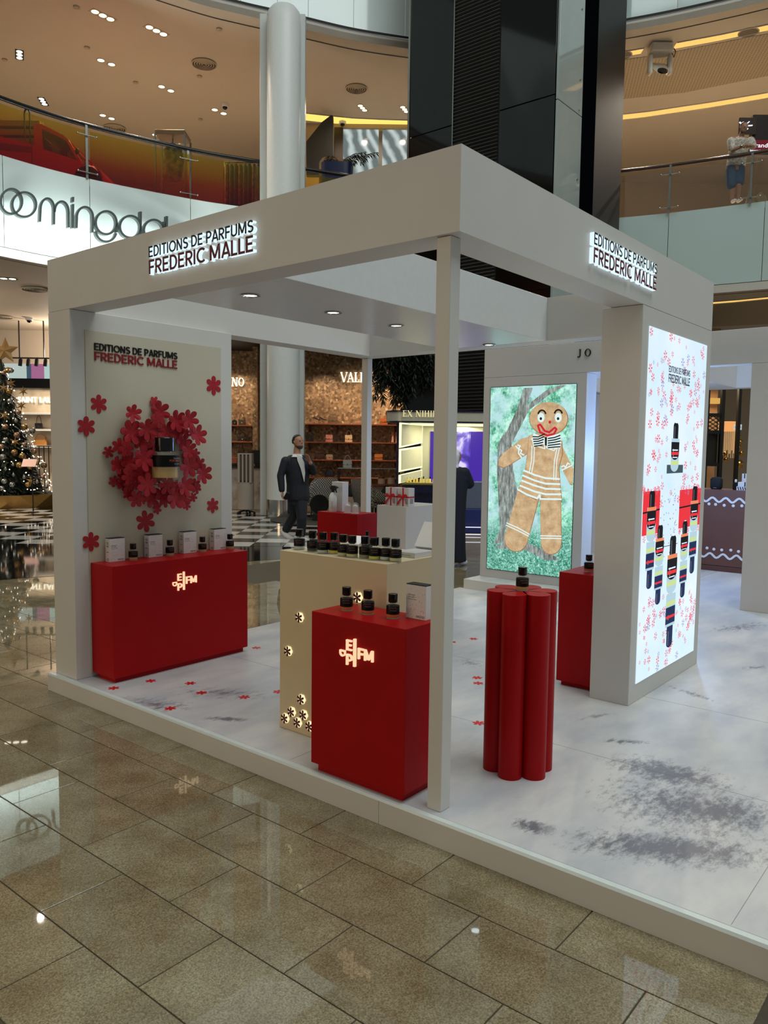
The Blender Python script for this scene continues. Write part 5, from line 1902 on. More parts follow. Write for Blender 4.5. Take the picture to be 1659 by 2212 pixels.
for px, py, w in ((218, 130, 'left one of the topmost pair'), (241, 139, 'right one of the topmost pair'), (349, 187, 'left one of the middle pair'), (369, 196, 'right one of the middle pair'), (222, 249, 'left one of the pair above the ringed vent'), (241, 256, 'right one of the pair above the ringed vent'),
                  (464, 237, 'left one of the pair under the dome camera'), (483, 245, 'right one of the pair under the dome camera'), (335, 291, 'lone one above the garment stand'), (386, 308, 'beside the garment stand')):
    spot(px, py, Z2, 0.085, 'small downlight in the left gallery ceiling, ' + w, power=300 if 'left one' in w else 0)
for px, py, w in ((1371, 166, 'bright one left of the moving head'), (1566, 138, 'unlit one right of the moving head')):
    spot(px, py, Z2, 0.13, 'round downlight in the right gallery ceiling, ' + w, GLOW if px < 1500 else VENTM, power=1100)


def triple(px, py, z, label, ang, hot=False, s=1.0):
    p = on_z(px, py, z)
    if z > 8: down(p, 520 if hot else 300)
    t = thing('triple_downlight', label, 'light', (p.x, p.y, z), 'triple downlights', ang)
    MB().box(-0.28 * s, 0.28 * s, -0.1 * s, 0.1 * s, -0.008, 0.0).build('housing', BLACKM if not hot else VENTM, t)
    for k in (-1, 0, 1):
        MB().lathe([(0.075 * s, -0.0095), (0.001, -0.0095)], 14, (0.18 * k * s, 0, 0), cap=False).build('lens', GLOW2 if hot else GLOW, t)


triple(222, 33, Z2, 'glaring triple downlight in the left gallery ceiling near the top edge', ANG + 0.9, True, 1.1)
triple(338, 66, Z2, 'glaring triple downlight in the left gallery ceiling nearer the column', ANG + 0.9, True, 1.1)
triple(42, 118, Z2, 'black triple downlight far left in the gallery ceiling', ANG + 2.0)
triple(93, 219, Z2, 'black triple downlight just above the left balustrade', ANG + 1.75)
triple(783, 233, Z2, 'glaring spotlight in the ceiling right of the column', ANG + 1.2, True, 0.9)
triple(874, 236, Z2, 'glaring spotlight beside the lift shaft', ANG + 1.2, True, 0.9)
triple(8, 601, Z1A, 'triple downlight at the left edge of the arcade ceiling', ANG + 0.2)
triple(97, 719, Z1A, 'triple downlight low in the arcade ceiling beside the pavilion', ANG + 0.2)


def dome_cam(px, py, z, label, s=1.0):
    p = on_z(px, py, z)
    t = thing('dome_camera', label, 'camera', (p.x, p.y, z), 'dome cameras')
    MB().lathe([(0.11 * s, 0.0), (0.11 * s, -0.06 * s), (0.09 * s, -0.085 * s)], 18).build('housing', CARD, t, 50)
    MB().ball((0, 0, -0.08 * s), 0.075 * s, 14, 8).build('dome', BLACK, t, 60)


dome_cam(486, 225, Z2, 'white dome camera in the left gallery ceiling')
dome_cam(63, 686, Z1A, 'white dome camera in the arcade ceiling above the Christmas tree')
dome_cam(740, 262, Z2, 'white dome camera under the lit cove right of the column')

# glowing coves
COVE = emat('cove_amber', (255, 198, 108), 1.15)
COVEY = emat('cove_yellow', (255, 222, 112), 1.2)


def cove(label, pix, z, w, m):
    P = [on_z(px, py, z) for px, py in pix]
    t = thing('cove_light', label, 'light', (P[0].x, P[0].y, z), world=True)
    n = len(P)
    far = FH * w
    MB().add([(p.x, p.y, z - 0.006) for p in P] + [(p.x + far.x, p.y + far.y, z - 0.006) for p in P], [[i, i + 1, n + i + 1, n + i] for i in range(n - 1)]).build('light_strip', m, t)
    e = MB()
    for s in (0, 1):
        e.tube([(p.x + far.x * s, p.y + far.y * s, z - 0.012) for p in P], 0.014, 6)
    e.build('strip_edge', SOFF, t)


cove('curved glowing yellow cove in the ceiling right of the white column', [(655, 243), (700, 248), (760, 254), (820, 257), (885, 259)], Z2, 0.55, COVEY)
cove('short amber cove light left of the moving head', [(1316, 115), (1350, 110), (1392, 103)], Z2, 0.3, COVE)
cove('long amber cove light right of the moving head', [(1463, 91), (1560, 73), (1659, 52), (1720, 40)], Z2, 0.34, COVE)
cove('long amber cove light lower in the right gallery ceiling', [(1283, 253), (1400, 240), (1540, 219), (1659, 199), (1720, 188)], Z2, 0.42, COVE)
cove('thin amber cove light in the arcade ceiling at the right edge', [(1538, 651), (1600, 646), (1659, 640), (1720, 634)], Z1A, 0.35, COVE)


def _perf(nt, b):
    tc = N(nt, 'TexCoord')
    mp = N(nt, 'Mapping')
    mp.inputs['Rotation'].default_value = (0, 0, -ANG + 0.2)
    nt.links.new(tc.outputs['Object'], mp.inputs['Vector'])
    w = N(nt, 'TexWave', Scale=4.0)
    nt.links.new(mp.outputs['Vector'], w.inputs['Vector'])
    w2 = N(nt, 'TexWave', Scale=4.0, bands_direction='Y')
    nt.links.new(mp.outputs['Vector'], w2.inputs['Vector'])
    m = N(nt, 'Math', operation='MULTIPLY')
    nt.links.new(w.outputs['Fac'], m.inputs[0])
    nt.links.new(w2.outputs['Fac'], m.inputs[1])
    r = ramp(nt, [(0.45, (172, 152, 124)), (0.75, (112, 94, 74))])
    nt.links.new(m.outputs[0], r.inputs['Fac'])
    nt.links.new(r.outputs['Color'], b.inputs['Base Color'])
    b.inputs['Roughness'].default_value = 0.7


PERF = node_mat('perforated_panel', _perf)
for nm, pix, z in (('gallery', [(1318, 133), (1420, 118), (1659, 72), (1720, 60), (1720, 150), (1659, 163), (1480, 199), (1293, 219)], Z2), ('arcade', [(1540, 657), (1659, 646), (1720, 640), (1720, 690), (1659, 699), (1540, 705)], Z1A)):
    P = [on_z(px, py, z) for px, py in pix]
    MB().prism([(p.x, p.y) for p in P][::-1], z - 0.012, z - 0.001).build('acoustic_panel', PERF, bpy.data.objects['ceiling_%s_right' % ('gallery' if nm == 'gallery' else 'ground')])
for px, py, w in ((1345, 119, 'left of the moving head'), (1617, 70, 'at the upper right edge')):
    p = on_z(px, py, Z2)
    t = thing('ceiling_speaker', 'round grey ceiling speaker ' + w, 'speaker', (p.x, p.y, Z2), 'ceiling speakers')
    MB().lathe([(0.24, -0.001), (0.24, -0.012), (0.21, -0.016)], 24, cap=False).build('rim', VENTM, t, 50)
    MB().lathe([(0.215, -0.013), (0.001, -0.013)], 24, cap=False).build('grille', mat('grille', (120, 104, 86), 0.8, noise=0.1, nscale=60), t)
for px, py, z, w in ((10, 128, Z2, ', at the left picture edge'), (188, 102, Z2, ', above the topmost lamp pair'), (431, 164, Z2, ', just below the largest vent'), (433, 257, Z2, ', left of the column at rail height'), (473, 62, Z2, ', right of the glaring spotlights'), (165, 14, Z2, ', nearest the top edge'), (293, 177, Z2, ', left of the middle lamp pair')):
    p = on_z(px, py, z)
    t = thing('smoke_detector', 'tiny round detector on the left gallery ceiling' + w, 'detector', (p.x, p.y, z), 'ceiling detectors')
    MB().lathe([(0.07, 0), (0.07, -0.03), (0.03, -0.045)], 14).build('detector_body', VENTM, t, 50)
p = on_z(1427, 96, Z2)
mh = thing('moving_head', 'white moving-head projector hung under the right gallery ceiling', 'projector', (p.x, p.y, Z2), rotz=ANG)
WHF = mat('fixture_white', (206, 198, 184), 0.4, noise=0.05)
MB().box(-0.27, 0.27, -0.2, 0.2, -0.24, -0.02, bev=0.03).build('base_unit', WHF, mh)
for s in (-1, 1):
    MB().box(s * 0.24 - 0.05, s * 0.24 + 0.05, -0.1, 0.1, -0.72, -0.26, bev=0.03).build('yoke_arm', WHF, mh)
MB().loft([((0, 0.1, -0.42), (0.19, 0, 0), (0, 0.15, 0.1)), ((0, 0.0, -0.55), (0.19, 0, 0), (0, 0.16, 0.12)), ((0, -0.16, -0.68), (0.15, 0, 0), (0, 0.1, 0.12)), ((0, -0.2, -0.72), (0.13, 0, 0), (0, 0.08, 0.1))], 20, p=3).build('lamp_head', WHF, mh, 50)
MB(Matrix.Translation((0, -0.215, -0.735)) @ Matrix.Rotation(math.radians(50), 4, 'X')).lathe([(0.125, 0.0), (0.125, 0.03), (0.1, 0.035), (0.001, 0.02)], 22).build('lens', BLACK, mh, 40)
MB().tube([(0.3, 0, -0.05), (0.38, 0, -0.16), (0.34, 0, -0.3), (0.29, 0, -0.2)], 0.012, 6).build('cable', BLACKM, mh)

# ------------------------------------------------------------------ lift shaft
SX = 12.0
GBLK = mat('black_glass', (6, 6, 7), 0.06, noise=0.2, nscale=2)
sh = thing('lift_shaft', 'black glazed lift shaft with a louvred strip rising through the atrium', 'lift shaft', (13.5, 8, G), world=True)
MB().box(SX + 0.05, 15.4, 5.95, 9.55, G, 17).build('shaft_core', BLACKM, sh)
for z0, z1 in ((G, 4.8), (4.82, 8.6), (8.62, 12.6), (12.62, 17)):
    MB().box(SX, SX + 0.04, 8.38, 9.57, z0, z1, bev=0.004).build('glass_panel', GBLK, sh)
    MB().box(SX, SX + 0.04, 5.92, 7.20, z0, z1, bev=0.004).build('glass_panel', GBLK, sh)
MB().box(SX - 0.03, SX + 0.01, 8.352, 8.378, G, 17).build('edge_profile', STEEL, sh)
MB().box(SX - 0.02, SX + 0.03, 9.57, 9.62, G, 17).build('edge_profile', STEEL, sh)
lv = MB()
z = 2.0
while z < 15:
    lv.add([(SX + 0.03, 7.22, z), (SX + 0.03, 8.35, z), (SX - 0.025, 8.35, z + 0.03), (SX - 0.025, 7.22, z + 0.03), (SX - 0.025, 7.22, z + 0.042), (SX - 0.025, 8.35, z + 0.042)], [(0, 1, 2, 3), (3, 2, 5, 4)])
    z += 0.075
o = lv.build('louvre_slats', mat('louvre', (58, 56, 54), 0.45, noise=0.1), sh)
o['kind'] = 'stuff'
# the side towards the booths: pale reflective glass in a black edge
yq = 5.86
SIDEG = mat('shaft_side_glass', (150, 158, 154), 0.06, noise=0.12, nscale=0.7, spec=0.8)
for z0, z1 in ((G, 3.2), (3.215, 5.9), (5.915, 8.5), (8.515, 11.2), (11.215, 17)):
    MB().box(SX + 0.02, 13.10, yq, yq + 0.05, z0, z1, bev=0.004).build('glass_panel', SIDEG, sh)
MB().box(13.11, 13.72, yq - 0.02, yq + 0.06, G, 17, bev=0.01).build('corner_fin', mat('fin_black', (7, 8, 11), 0.6, noise=0.2, spec=0.0), sh)
for z in (4.5, 5.2, 6.6, 7.2, 8.6, 9.2, 10.6):
    m = MB()
    m.M = Matrix.Translation((12.95, yq, z)) @ Matrix.Rotation(math.pi / 2, 4, 'X')
    m.lathe([(0.018, 0), (0.018, 0.02)], 10)
    m.build('glass_stud', STEEL, sh)

# ------------------------------------------------------------------ white column and the portal beside it
cp = hall(-2.42, 18.7, G)
cl = thing('round_column', 'tall round white column beside the handbag shop', 'column', cp)
MB().lathe([(0.385, 0.42), (0.385, Z2 - G - 0.35), (0.36, Z2 - G - 0.1), (0.28, Z2 - G)], 40).build('shaft', mat('column_white', (214, 214, 210), 0.4, noise=0.03), cl, 40)
MB().lathe([(0.40, 0.0), (0.40, 0.42)], 40).build('base_band', CHROME, cl, 40)
JAMB = mat('jamb_white', (196, 198, 194), 0.35, noise=0.03)
for px0, px1, zt in ((563, 578, Z2), (645, 657, Z2)):
    a0, a1 = hp(px0, 900, 19.0)[0], hp(px1, 900, 19.0)[0]
    m = MB(HALLM).box(a0, a1, 18.9, 19.15, G, zt, bev=0.01)
    tag(m.build('portal_jamb', JAMB), 'slim white full-height jamb ' + ('left' if px0 < 600 else 'right') + ' of the round white column', 'jamb', 'portal jambs')

# ================================================================== handbag shop behind the column
VD = 22.0


def _glitter(nt, b):
    tc = N(nt, 'TexCoord')
    v = N(nt, 'TexVoronoi', Scale=16.0)
    nt.links.new(tc.outputs['Object'], v.inputs['Vector'])
    r = ramp(nt, [(0.0, (92, 70, 48)), (0.45, (140, 108, 76)), (0.8, (176, 140, 102)), (1.0, (226, 196, 156))])
    nt.links.new(v.outputs['Color'], r.inputs['Fac'])
    nt.links.new(r.outputs['Color'], b.inputs['Base Color'])
    b.inputs['Roughness'].default_value = 0.45
    b.inputs['Metallic'].default_value = 0.2


GLIT = node_mat('glitter_mosaic', _glitter)
vw = MB(HALLM).box(-6.0, 2.6, VD + 0.5, VD + 0.7, G, 4.6)
shopw = struct('wall_shop', vw, GLIT)
MB(HALLM).box(-3.62, -3.48, 21.5, VD + 0.5, G, 4.6).build('return_wall', GLIT, shopw)
COPP = mat('copper_shelf', (150, 84, 56), 0.35, metal=0.5, noise=0.1)
MB(HALLM).box(-6.0, 2.6, 19.6, VD + 0.5, 4.25, 4.45).build('shop_ceiling', mat('shop_black', (22, 20, 18), 0.5, noise=0.1), shopw)
for a, d in ((-1.8, 21.0), (-0.4, 21.0), (0.6, 21.0), (-4.2, 21.0)):
    p = hall(a, d, 4.2)
    lamp('shop_spot', 'SPOT', p, 330, (1.0, 0.82, 0.6), 0.05, aim=hall(a + 0.05, VD + 0.4, 2.0 if a != -0.4 else 2.4), spot=75, blend=0.7)
    t = thing('shop_spotlight', 'small recessed spotlight in the dark handbag shop ceiling, ' + {-1.8: 'nearest the column', -0.4: 'above the shop letters', 0.6: 'rightmost', -4.2: 'left of the column'}[a], 'light', p, 'shop ceiling spots')
    MB().lathe([(0.06, 0.05), (0.06, 0.0), (0.045, -0.004)], 14, cap=False).build('ring', STEEL, t)
    MB().lathe([(0.05, 0.01), (0.001, 0.01)], 12, cap=False).build('lens', GLOW, t)
NEON = emat('sign_white', (255, 246, 220), 2.0)
s1 = thing('shop_sign', 'glowing white serif shop letters on the mosaic wall right of the column', 'sign', hall(-1.26, VD + 0.4, 3.37), world=True)
a0, z0 = hp(736, 825, VD + 0.45)
serif_text('VALENTINO', hall(a0, VD + 0.45, z0), RH, (0, 0, 1), 0.27, 0.05, NEON, s1, nvec=-FH, track=0.02, stretch=0.86)
s2 = thing('shop_sign', 'glowing white serif shop letters cut off by the wreath wall', 'sign', hall(-4.6, VD + 0.4, 3.2), world=True)
a0, z0 = hp(484, 834, VD + 0.45)
serif_text('TINO', hall(a0, VD + 0.45, z0), RH, (0, 0, 1), 0.24, 0.05, NEON, s2, nvec=-FH, track=0.02, stretch=0.84)


def shelf(px0, px1, py, label):
    a0, z = hp(px0, py, VD + 0.15)
    a1, _ = hp(px1, py, VD + 0.15)
    t = thing('wall_shelf', label, 'shelf', hall(a0, VD + 0.2, z), 'copper wall shelves', world=True)
    MB(HALLM).box(a0, a1, VD - 0.02, VD + 0.5, z - 0.035, z, bev=0.004).build('board', COPP, t)
    n = max(2, int((a1 - a0) / 0.62))
    for k in range(n):
        a = a0 + 0.12 + (a1 - a0 - 0.24) * k / (n - 1)
        MB(HALLM).add([(a - 0.012, VD + 0.08, z - 0.035), (a + 0.012, VD + 0.08, z - 0.035), (a + 0.012, VD + 0.49, z - 0.035), (a - 0.012, VD + 0.49, z - 0.035), (a - 0.012, VD + 0.49, z - 0.24), (a + 0.012, VD + 0.49, z - 0.24)],
                      [(0, 1, 2, 3), (0, 3, 4), (1, 5, 2), (0, 4, 5, 1)]).build('bracket', COPP, t)
    return z


sh_z = {}
for k, (py, w) in enumerate(((915, 'top'), (954, 'second'), (992, 'third'), (1030, 'lowest'))):
    sh_z[k] = shelf(657, 862, py, w + ' copper shelf on the mosaic wall right of the column')
sl_z = {}
for k, (py, w) in enumerate(((918, 'top'), (953, 'middle'), (987, 'lowest'))):
    sl_z[k] = shelf(484, 553, py, w + ' copper shelf on the mosaic wall left of the column')


def handbag(px, z, w, h, col, label, kind='flap', d=VD + 0.12, strap=0.14, py=None):
    a = hp(px, 960, d)[0]
    p = hall(a, d, z)
    m = mat('leather_%d_%d_%d' % col, col, 0.4, noise=0.12, nscale=25)
    t = thing('handbag', label, 'handbag', p, 'handbags in the shop', ANG)
    dp = w * 0.34
    if kind == 'tote':
        MB().loft([((0, 0, 0.0005), (w * 0.5, 0, 0), (0, dp * 0.5, 0)), ((0, 0, h * 0.5), (w * 0.5, 0, 0), (0, dp * 0.5, 0)), ((0, 0, h), (w * 0.38, 0, 0), (0, dp * 0.2, 0))], 16, p=4).build('bag_body', m, t, 40)
    else:
        MB().loft([((0, 0, 0.0005), (w * 0.48, 0, 0), (0, dp * 0.45, 0)), ((0, 0, h * 0.12), (w * 0.5, 0, 0), (0, dp * 0.5, 0)), ((0, 0, h * 0.9), (w * 0.47, 0, 0), (0, dp * 0.42, 0)), ((0, 0, h), (w * 0.42, 0, 0), (0, dp * 0.25, 0))], 18, p=4).build('bag_body', m, t, 40)
        MB().prism([(-w * 0.47, h * 1.0), (w * 0.47, h * 1.0), (w * 0.5, h * 0.5), (w * 0.12, h * 0.38), (-w * 0.12, h * 0.38), (-w * 0.5, h * 0.5)], -dp * 0.56, -dp * 0.46, 'y').build('flap', m, t)
        MB().box(-w * 0.07, w * 0.07, -dp * 0.62, -dp * 0.55, h * 0.38, h * 0.52).build('clasp', mat('brass', (190, 156, 90), 0.25, metal=1.0, noise=0.05), t)
    MB().tube([(w * 0.33 * math.cos(math.pi * i / 10), 0, h * 0.92 + strap * math.sin(math.pi * i / 10)) for i in range(11)], 0.009, 6).build('handle', m, t, 60)


handbag(719, sh_z[0], 0.28, 0.20, (120, 92, 66), 'tan two-tone handbag with round handle on the top shelf')
handbag(831, sh_z[0], 0.27, 0.17, (176, 92, 40), 'orange handbag at the right end of the top shelf', strap=0.05)
handbag(669, sh_z[1], 0.20, 0.19, (30, 26, 26), 'black handbag with chain strap, leftmost on the second shelf')
handbag(711, sh_z[1], 0.21, 0.20, (190, 120, 104), 'dusty pink handbag in the middle of the second shelf')
handbag(753, sh_z[1], 0.21, 0.20, (214, 176, 132), 'cream handbag right of the pink one on the second shelf')
handbag(690, sh_z[2], 0.29, 0.16, (74, 46, 36), 'long brown quilted bag on the third shelf', strap=0.02)
handbag(712, sh_z[2], 0.20, 0.14, (170, 132, 104), 'small patterned bag beside the long brown bag on the third shelf', strap=0.02)
handbag(818, sh_z[2], 0.24, 0.17, (186, 104, 48), 'orange bag right of the slim back post on the third shelf', strap=0.04)
handbag(712, sh_z[3], 0.26, 0.2, (20, 18, 18), 'black tote with looped handle on the lowest shelf', 'tote', strap=0.09)
handbag(523, sl_z[0], 0.2, 0.15, (74, 62, 52), 'grey-brown bag with thin strap on the shelf left of the column', strap=0.2)
handbag(507, sl_z[0], 0.14, 0.13, (26, 22, 20), 'small black bag half hidden by the wreath wall', strap=0.02)
handbag(524, sl_z[1], 0.24, 0.14, (40, 34, 32), 'dark quilted bag on the middle shelf left of the column', strap=0.12)
handbag(521, sl_z[2], 0.2, 0.15, (30, 26, 24), 'black bag with tall strap behind the striped stand', strap=0.24)
for px, z, c, w in ((684, sh_z[0], (70, 30, 30), 'dark red high-heeled shoe on a stem, left end of the top shelf'), (697, sh_z[0], (60, 50, 44), 'black pump beside the red shoe on the top shelf'), (729, sh_z[2], (110, 84, 66), 'pale slingback shoe on a stem on the third shelf'), (743, sh_z[2], (80, 52, 44), 'brown slingback shoe higher on the third shelf')):
    p = hall(hp(px, 960, VD + 0.15)[0], VD + 0.15, z)
    t = thing('display_shoe', w, 'shoe', p, 'shoes on the shop shelves', ANG)
    m = mat('leather_%d_%d_%d' % c, c, 0.35, noise=0.1)
    hh = 0.14 if 'third' in w else 0.10
    MB().lathe([(0.04, 0.0005), (0.04, 0.006), (0.006, 0.01), (0.006, hh)], 10).build('stem', STEEL, t)
    MB().loft([((-0.09, 0, hh + 0.09), (0, 0.02, 0), (0, 0, 0.03)), ((-0.05, 0, hh + 0.06), (0, 0.025, 0), (0, 0, 0.03)), ((0.04, 0, hh + 0.02), (0, 0.03, 0), (0, 0, 0.02)), ((0.11, 0, hh + 0.015), (0, 0.015, 0), (0, 0, 0.012))], 10).build('upper', m, t, 60)
    MB().tube([(-0.09, 0, hh + 0.08), (-0.085, 0, hh + 0.0)], [0.012, 0.005], 6).build('heel', m, t)
for k, px in enumerate((848, 857)):
    p = hall(hp(px, 960, VD + 0.15)[0], VD + 0.15, sh_z[1])
    t = thing('ankle_boot', 'pale pink tall boot on the second shelf, ' + ('left' if k == 0 else 'right') + ' one of the pair', 'boot', p, 'boots', ANG)
    m = mat('pink_leather', (214, 150, 126), 0.4, noise=0.08)
    MB().loft([((0, 0, 0.0005), (0.035, 0, 0), (0, 0.05, 0)), ((0, 0, 0.05), (0.03, 0, 0), (0, 0.035, 0)), ((0, 0.01, 0.16), (0.032, 0, 0), (0, 0.036, 0)), ((0, 0.01, 0.30), (0.04, 0, 0), (0, 0.042, 0))], 12).build('shaft', m, t, 50)
    MB().loft([((0, -0.02, 0.02), (0.03, 0, 0), (0, 0, 0.022)), ((0, -0.08, 0.015), (0.028, 0, 0), (0, 0, 0.015)), ((0, -0.11, 0.012), (0.015, 0, 0), (0, 0, 0.01))], 10).build('toe', m, t, 50)

# marble cash desk, striped rotating stand
MARB = mat('marble', (196, 182, 170), 0.15, col2=(150, 130, 116), nscale=3.5)
a0, a1 = hp(495, 1050, 20.6)[0], hp(568, 1050, 20.6)[0]
cd_ = thing('marble_desk', 'veined marble desk with dark top left of the white column', 'desk', hall(a0, 20.8, G), world=True)
for k in range(3):
    w = (a1 - a0) / 3
    MB(HALLM).box(a0 + w * k + 0.003, a0 + w * (k + 1) - 0.003, 20.6, 21.3, G + 0.0005, 0.98, bev=0.004).build('marble_slab', MARB, cd_)
MB(HALLM).box(a0 - 0.03, a1 + 0.02, 20.55, 21.33, 0.981, 1.03, bev=0.004).build('desk_top', BLACK, cd_)
for px, w, h, lb in ((556, 0.3, 0.42, 'dark upright screen on the marble desk'), (506, 0.16, 0.2, 'tan handbag stand on the marble desk')):
    p = hall(hp(px, 1000, 20.85)[0], 20.85, 1.03)
    t = thing('desk_screen' if w > 0.2 else 'stand_box', lb, 'screen' if w > 0.2 else 'box', p, None, ANG)
    MB().box(-w / 2, w / 2, -0.03, 0.03, 0.06, h, bev=0.006).build('panel', BLACKM if w > 0.2 else COPP, t)
    MB().box(-0.06, 0.06, -0.06, 0.06, 0.0005, 0.06, bev=0.003).build('foot', BLACKM, t)
ac, _ = hp(531, 1080, 19.2)
st = thing('striped_stand', 'pale round stand on wheels with tall black-slotted display block', 'stand', hall(ac, 19.2, G), None, ANG)
GREYL = mat('grey_lacquer', (158, 144, 130), 0.4, noise=0.05)
z_b, z_m, z_t = 0.12 , 0.66, 1.46
MB().lathe([(0.20, 0.13), (0.20, 0.78)], 28).build('drum', GREYL, st, 40)
MB().box(-0.17, 0.17, -0.17, 0.17, 0.781, 1.50, bev=0.004).build('display_block', GREYL, st)
for x in (-0.09, 0.0, 0.09):
    MB().box(x - 0.022, x + 0.022, -0.176, -0.169, 0.80, 1.47).build('slot', BLACKM, st)
    MB().tube([(x, -0.18, 1.44), (x, -0.18, 0.84)], 0.008, 6).build('hung_belt', mat('brown_strap', (120, 84, 56), 0.5, noise=0.1), st)
for k in range(5):
    a = k * 2 * math.pi / 5
    MB().bar((0, 0, 0.10), (0.21 * math.cos(a), 0.21 * math.sin(a), 0.06), 0.03, 0.03).build('wheel_arm', BLACKM, st)
    MB().lathe([(0.028, 0.0008), (0.03, 0.03), (0.028, 0.058)], 10, (0.21 * math.cos(a), 0.21 * math.sin(a), 0)).build('castor', BLACKM, st, 40)
MB().lathe([(0.03, 0.06), (0.03, 0.13)], 12).build('spindle', STEEL, st)

# houndstooth armchairs
def _hound(nt, b):
    tc = N(nt, 'TexCoord')
    ck = N(nt, 'TexChecker', Scale=34.0)
    mp = N(nt, 'Mapping')
    mp.inputs['Rotation'].default_value = (0.0, 0.0, 0.0)
    nt.links.new(tc.outputs['Object'], mp.inputs['Vector'])
    nt.links.new(mp.outputs['Vector'], ck.inputs['Vector'])
    ck.inputs['Color1'].default_value = (*lin((40, 38, 36)), 1)
    ck.inputs['Color2'].default_value = (*lin((168, 160, 150)), 1)
    nt.links.new(ck.outputs['Color'], b.inputs['Base Color'])
    b.inputs['Roughness'].default_value = 0.9


HOUND = node_mat('houndstooth', _hound)


def armchair(px, d, rot, label):
    a, _ = hp(px, 1090, d)
    t = thing('armchair', label, 'armchair', hall(a, d, G + 0.0195), 'houndstooth armchairs', ANG + rot)
    MB().loft([((0, 0, 0.28), (0.36, 0, 0), (0, 0.34, 0)), ((0, 0, 0.32), (0.38, 0, 0), (0, 0.36, 0)), ((0, 0, 0.44), (0.37, 0, 0), (0, 0.35, 0)), ((0, 0, 0.48), (0.33, 0, 0), (0, 0.31, 0))], 20, p=4).build('seat', HOUND, t, 50)
    bk = MB()
    bk.loft([((0, 0.28, 0.36), (0.36, 0, 0), (0, 0.09, 0)), ((0, 0.33, 0.60), (0.40, 0, 0), (0, 0.09, 0.01)), ((0, 0.38, 0.82), (0.37, 0, 0), (0, 0.08, 0.01)), ((0, 0.41, 0.92), (0.28, 0, 0), (0, 0.05, 0.01))], 18, p=3).build('backrest', HOUND, t, 50)
    for s in (-1, 1):
        MB().loft([((s * 0.37, -0.2, 0.42), (0.06, 0, 0), (0, 0, 0.09)), ((s * 0.40, 0.05, 0.50), (0.06, 0, 0), (0, 0, 0.12)), ((s * 0.39, 0.3, 0.58), (0.05, 0, 0), (0, 0, 0.16))], 12, p=3).build('armrest', HOUND, t, 50)
        for q in (-1, 1):
            MB().tube([(s * 0.28, q * 0.26, 0.30), (s * 0.33, q * 0.31, 0.0005)], [0.03, 0.014], 8).build('leg', BLACKM, t, 50)


armchair(688, 18.6, math.pi + 0.5, 'black and white houndstooth armchair behind the walking man')
armchair(808, 18.3, math.pi - 0.9, 'black and white houndstooth armchair behind the slim back post')
a, _ = hp(690, 1090, 17.6)
p = hall(a, 17.6, G + 0.0195)
t = thing('round_mirror', 'small black disc mirror on a foot before the left armchair', 'mirror', p, None, ANG)
MB().box(-0.15, 0.15, -0.08, 0.08, 0.0005, 0.16, bev=0.01).build('foot', BLACKM, t)
MB(Matrix.Translation((0, 0, 0.37)) @ Matrix.Rotation(math.pi / 2, 4, 'X')).lathe([(0.21, -0.03), (0.22, 0.0), (0.21, 0.03)], 26).build('disc', BLACK, t, 50)
rg = thing('round_rug', 'round dark brown rug under the armchairs', 'rug', hall(-1.3, 17.9, G + 0.003))
MB().lathe([(1.3, 0.0), (1.3, 0.012), (1.25, 0.016)], 48).build('rug_body', mat('rug_brown', (60, 54, 48), 0.9, noise=0.2, nscale=40), rg, 60)

# glass vitrine table with small goods
a0, a1 = hp(730, 1040, 20.6)[0], hp(864, 1040, 20.6)[0]
vt = thing('glass_vitrine', 'low glass vitrine table with copper tray right of the walking man', 'vitrine', hall(a0, 20.6, G), world=True)
MB(HALLM).box(a0, a1, 20.4, 21.0, 0.56, 0.60, bev=0.004).build('tray', COPP, vt)
MB(HALLM).box(a0, a1, 20.4, 21.0, 1.0, 1.02, bev=0.003).build('glass_top', mat('vitrine_glass', (200, 210, 205), 0.04, alpha=0.35, noise=0.02), vt)
MB(HALLM).box(a0 + 0.2, a1 - 0.2, 20.5, 20.9, G + 0.0005, 0.55).build('base_block', mat('pink_stone', (190, 160, 140), 0.3, noise=0.1), vt)
for a in (a0 + 0.02, a1 - 0.02):
    for d in (20.42, 20.98):
        MB(HALLM).box(a - 0.012, a + 0.012, d - 0.012, d + 0.012, 0.56, 1.0).build('corner_rod', BLACKM, vt)
for px, w, h, c, lb in ((751, 0.24, 0.2, (170, 166, 160), 'silver handbag on top of the glass vitrine'),):
    handbag(px, 1.02, w, h, c, lb, d=20.7)
for px, h, c, lb in ((748, 0.08, (196, 140, 110), 'small copper box in the vitrine'), (764, 0.14, (206, 160, 130), 'pink carton in the vitrine'), (781, 0.12, (200, 170, 150), 'pale jar in the vitrine'), (797, 0.22, (206, 150, 124), 'tall pink carton right of the slim post'), (824, 0.2, (206, 170, 150), 'stacked pink jars in the vitrine'), (845, 0.24, (210, 170, 146), 'large pink round jar in the vitrine')):
    p = hall(hp(px, 1040, 20.65)[0], 20.65, 0.60)
    t = thing('display_jar' if 'jar' in lb else 'small_carton', lb, 'jar' if 'jar' in lb else 'box', p, 'small goods in the vitrine', ANG)
    m = mat('goods_%d_%d_%d' % c, c, 0.3, noise=0.1)
    if 'jar' in lb:
        MB().lathe([(0.09, 0.0005), (0.1, 0.01), (0.1, h * 0.7), (0.08, h * 0.75)], 18).build('jar_body', m, t, 40)
        MB().lathe([(0.085, h * 0.76), (0.085, h * 0.95), (0.02, h)], 18).build('lid', COPP, t, 40)
    else:
        MB().box(-0.07, 0.07, -0.05, 0.05, 0.0005, h * 0.85, bev=0.002).build('box_body', m, t)
        MB().box(-0.072, 0.072, -0.052, 0.052, h * 0.86, h, bev=0.002).build('lid', COPP, t)
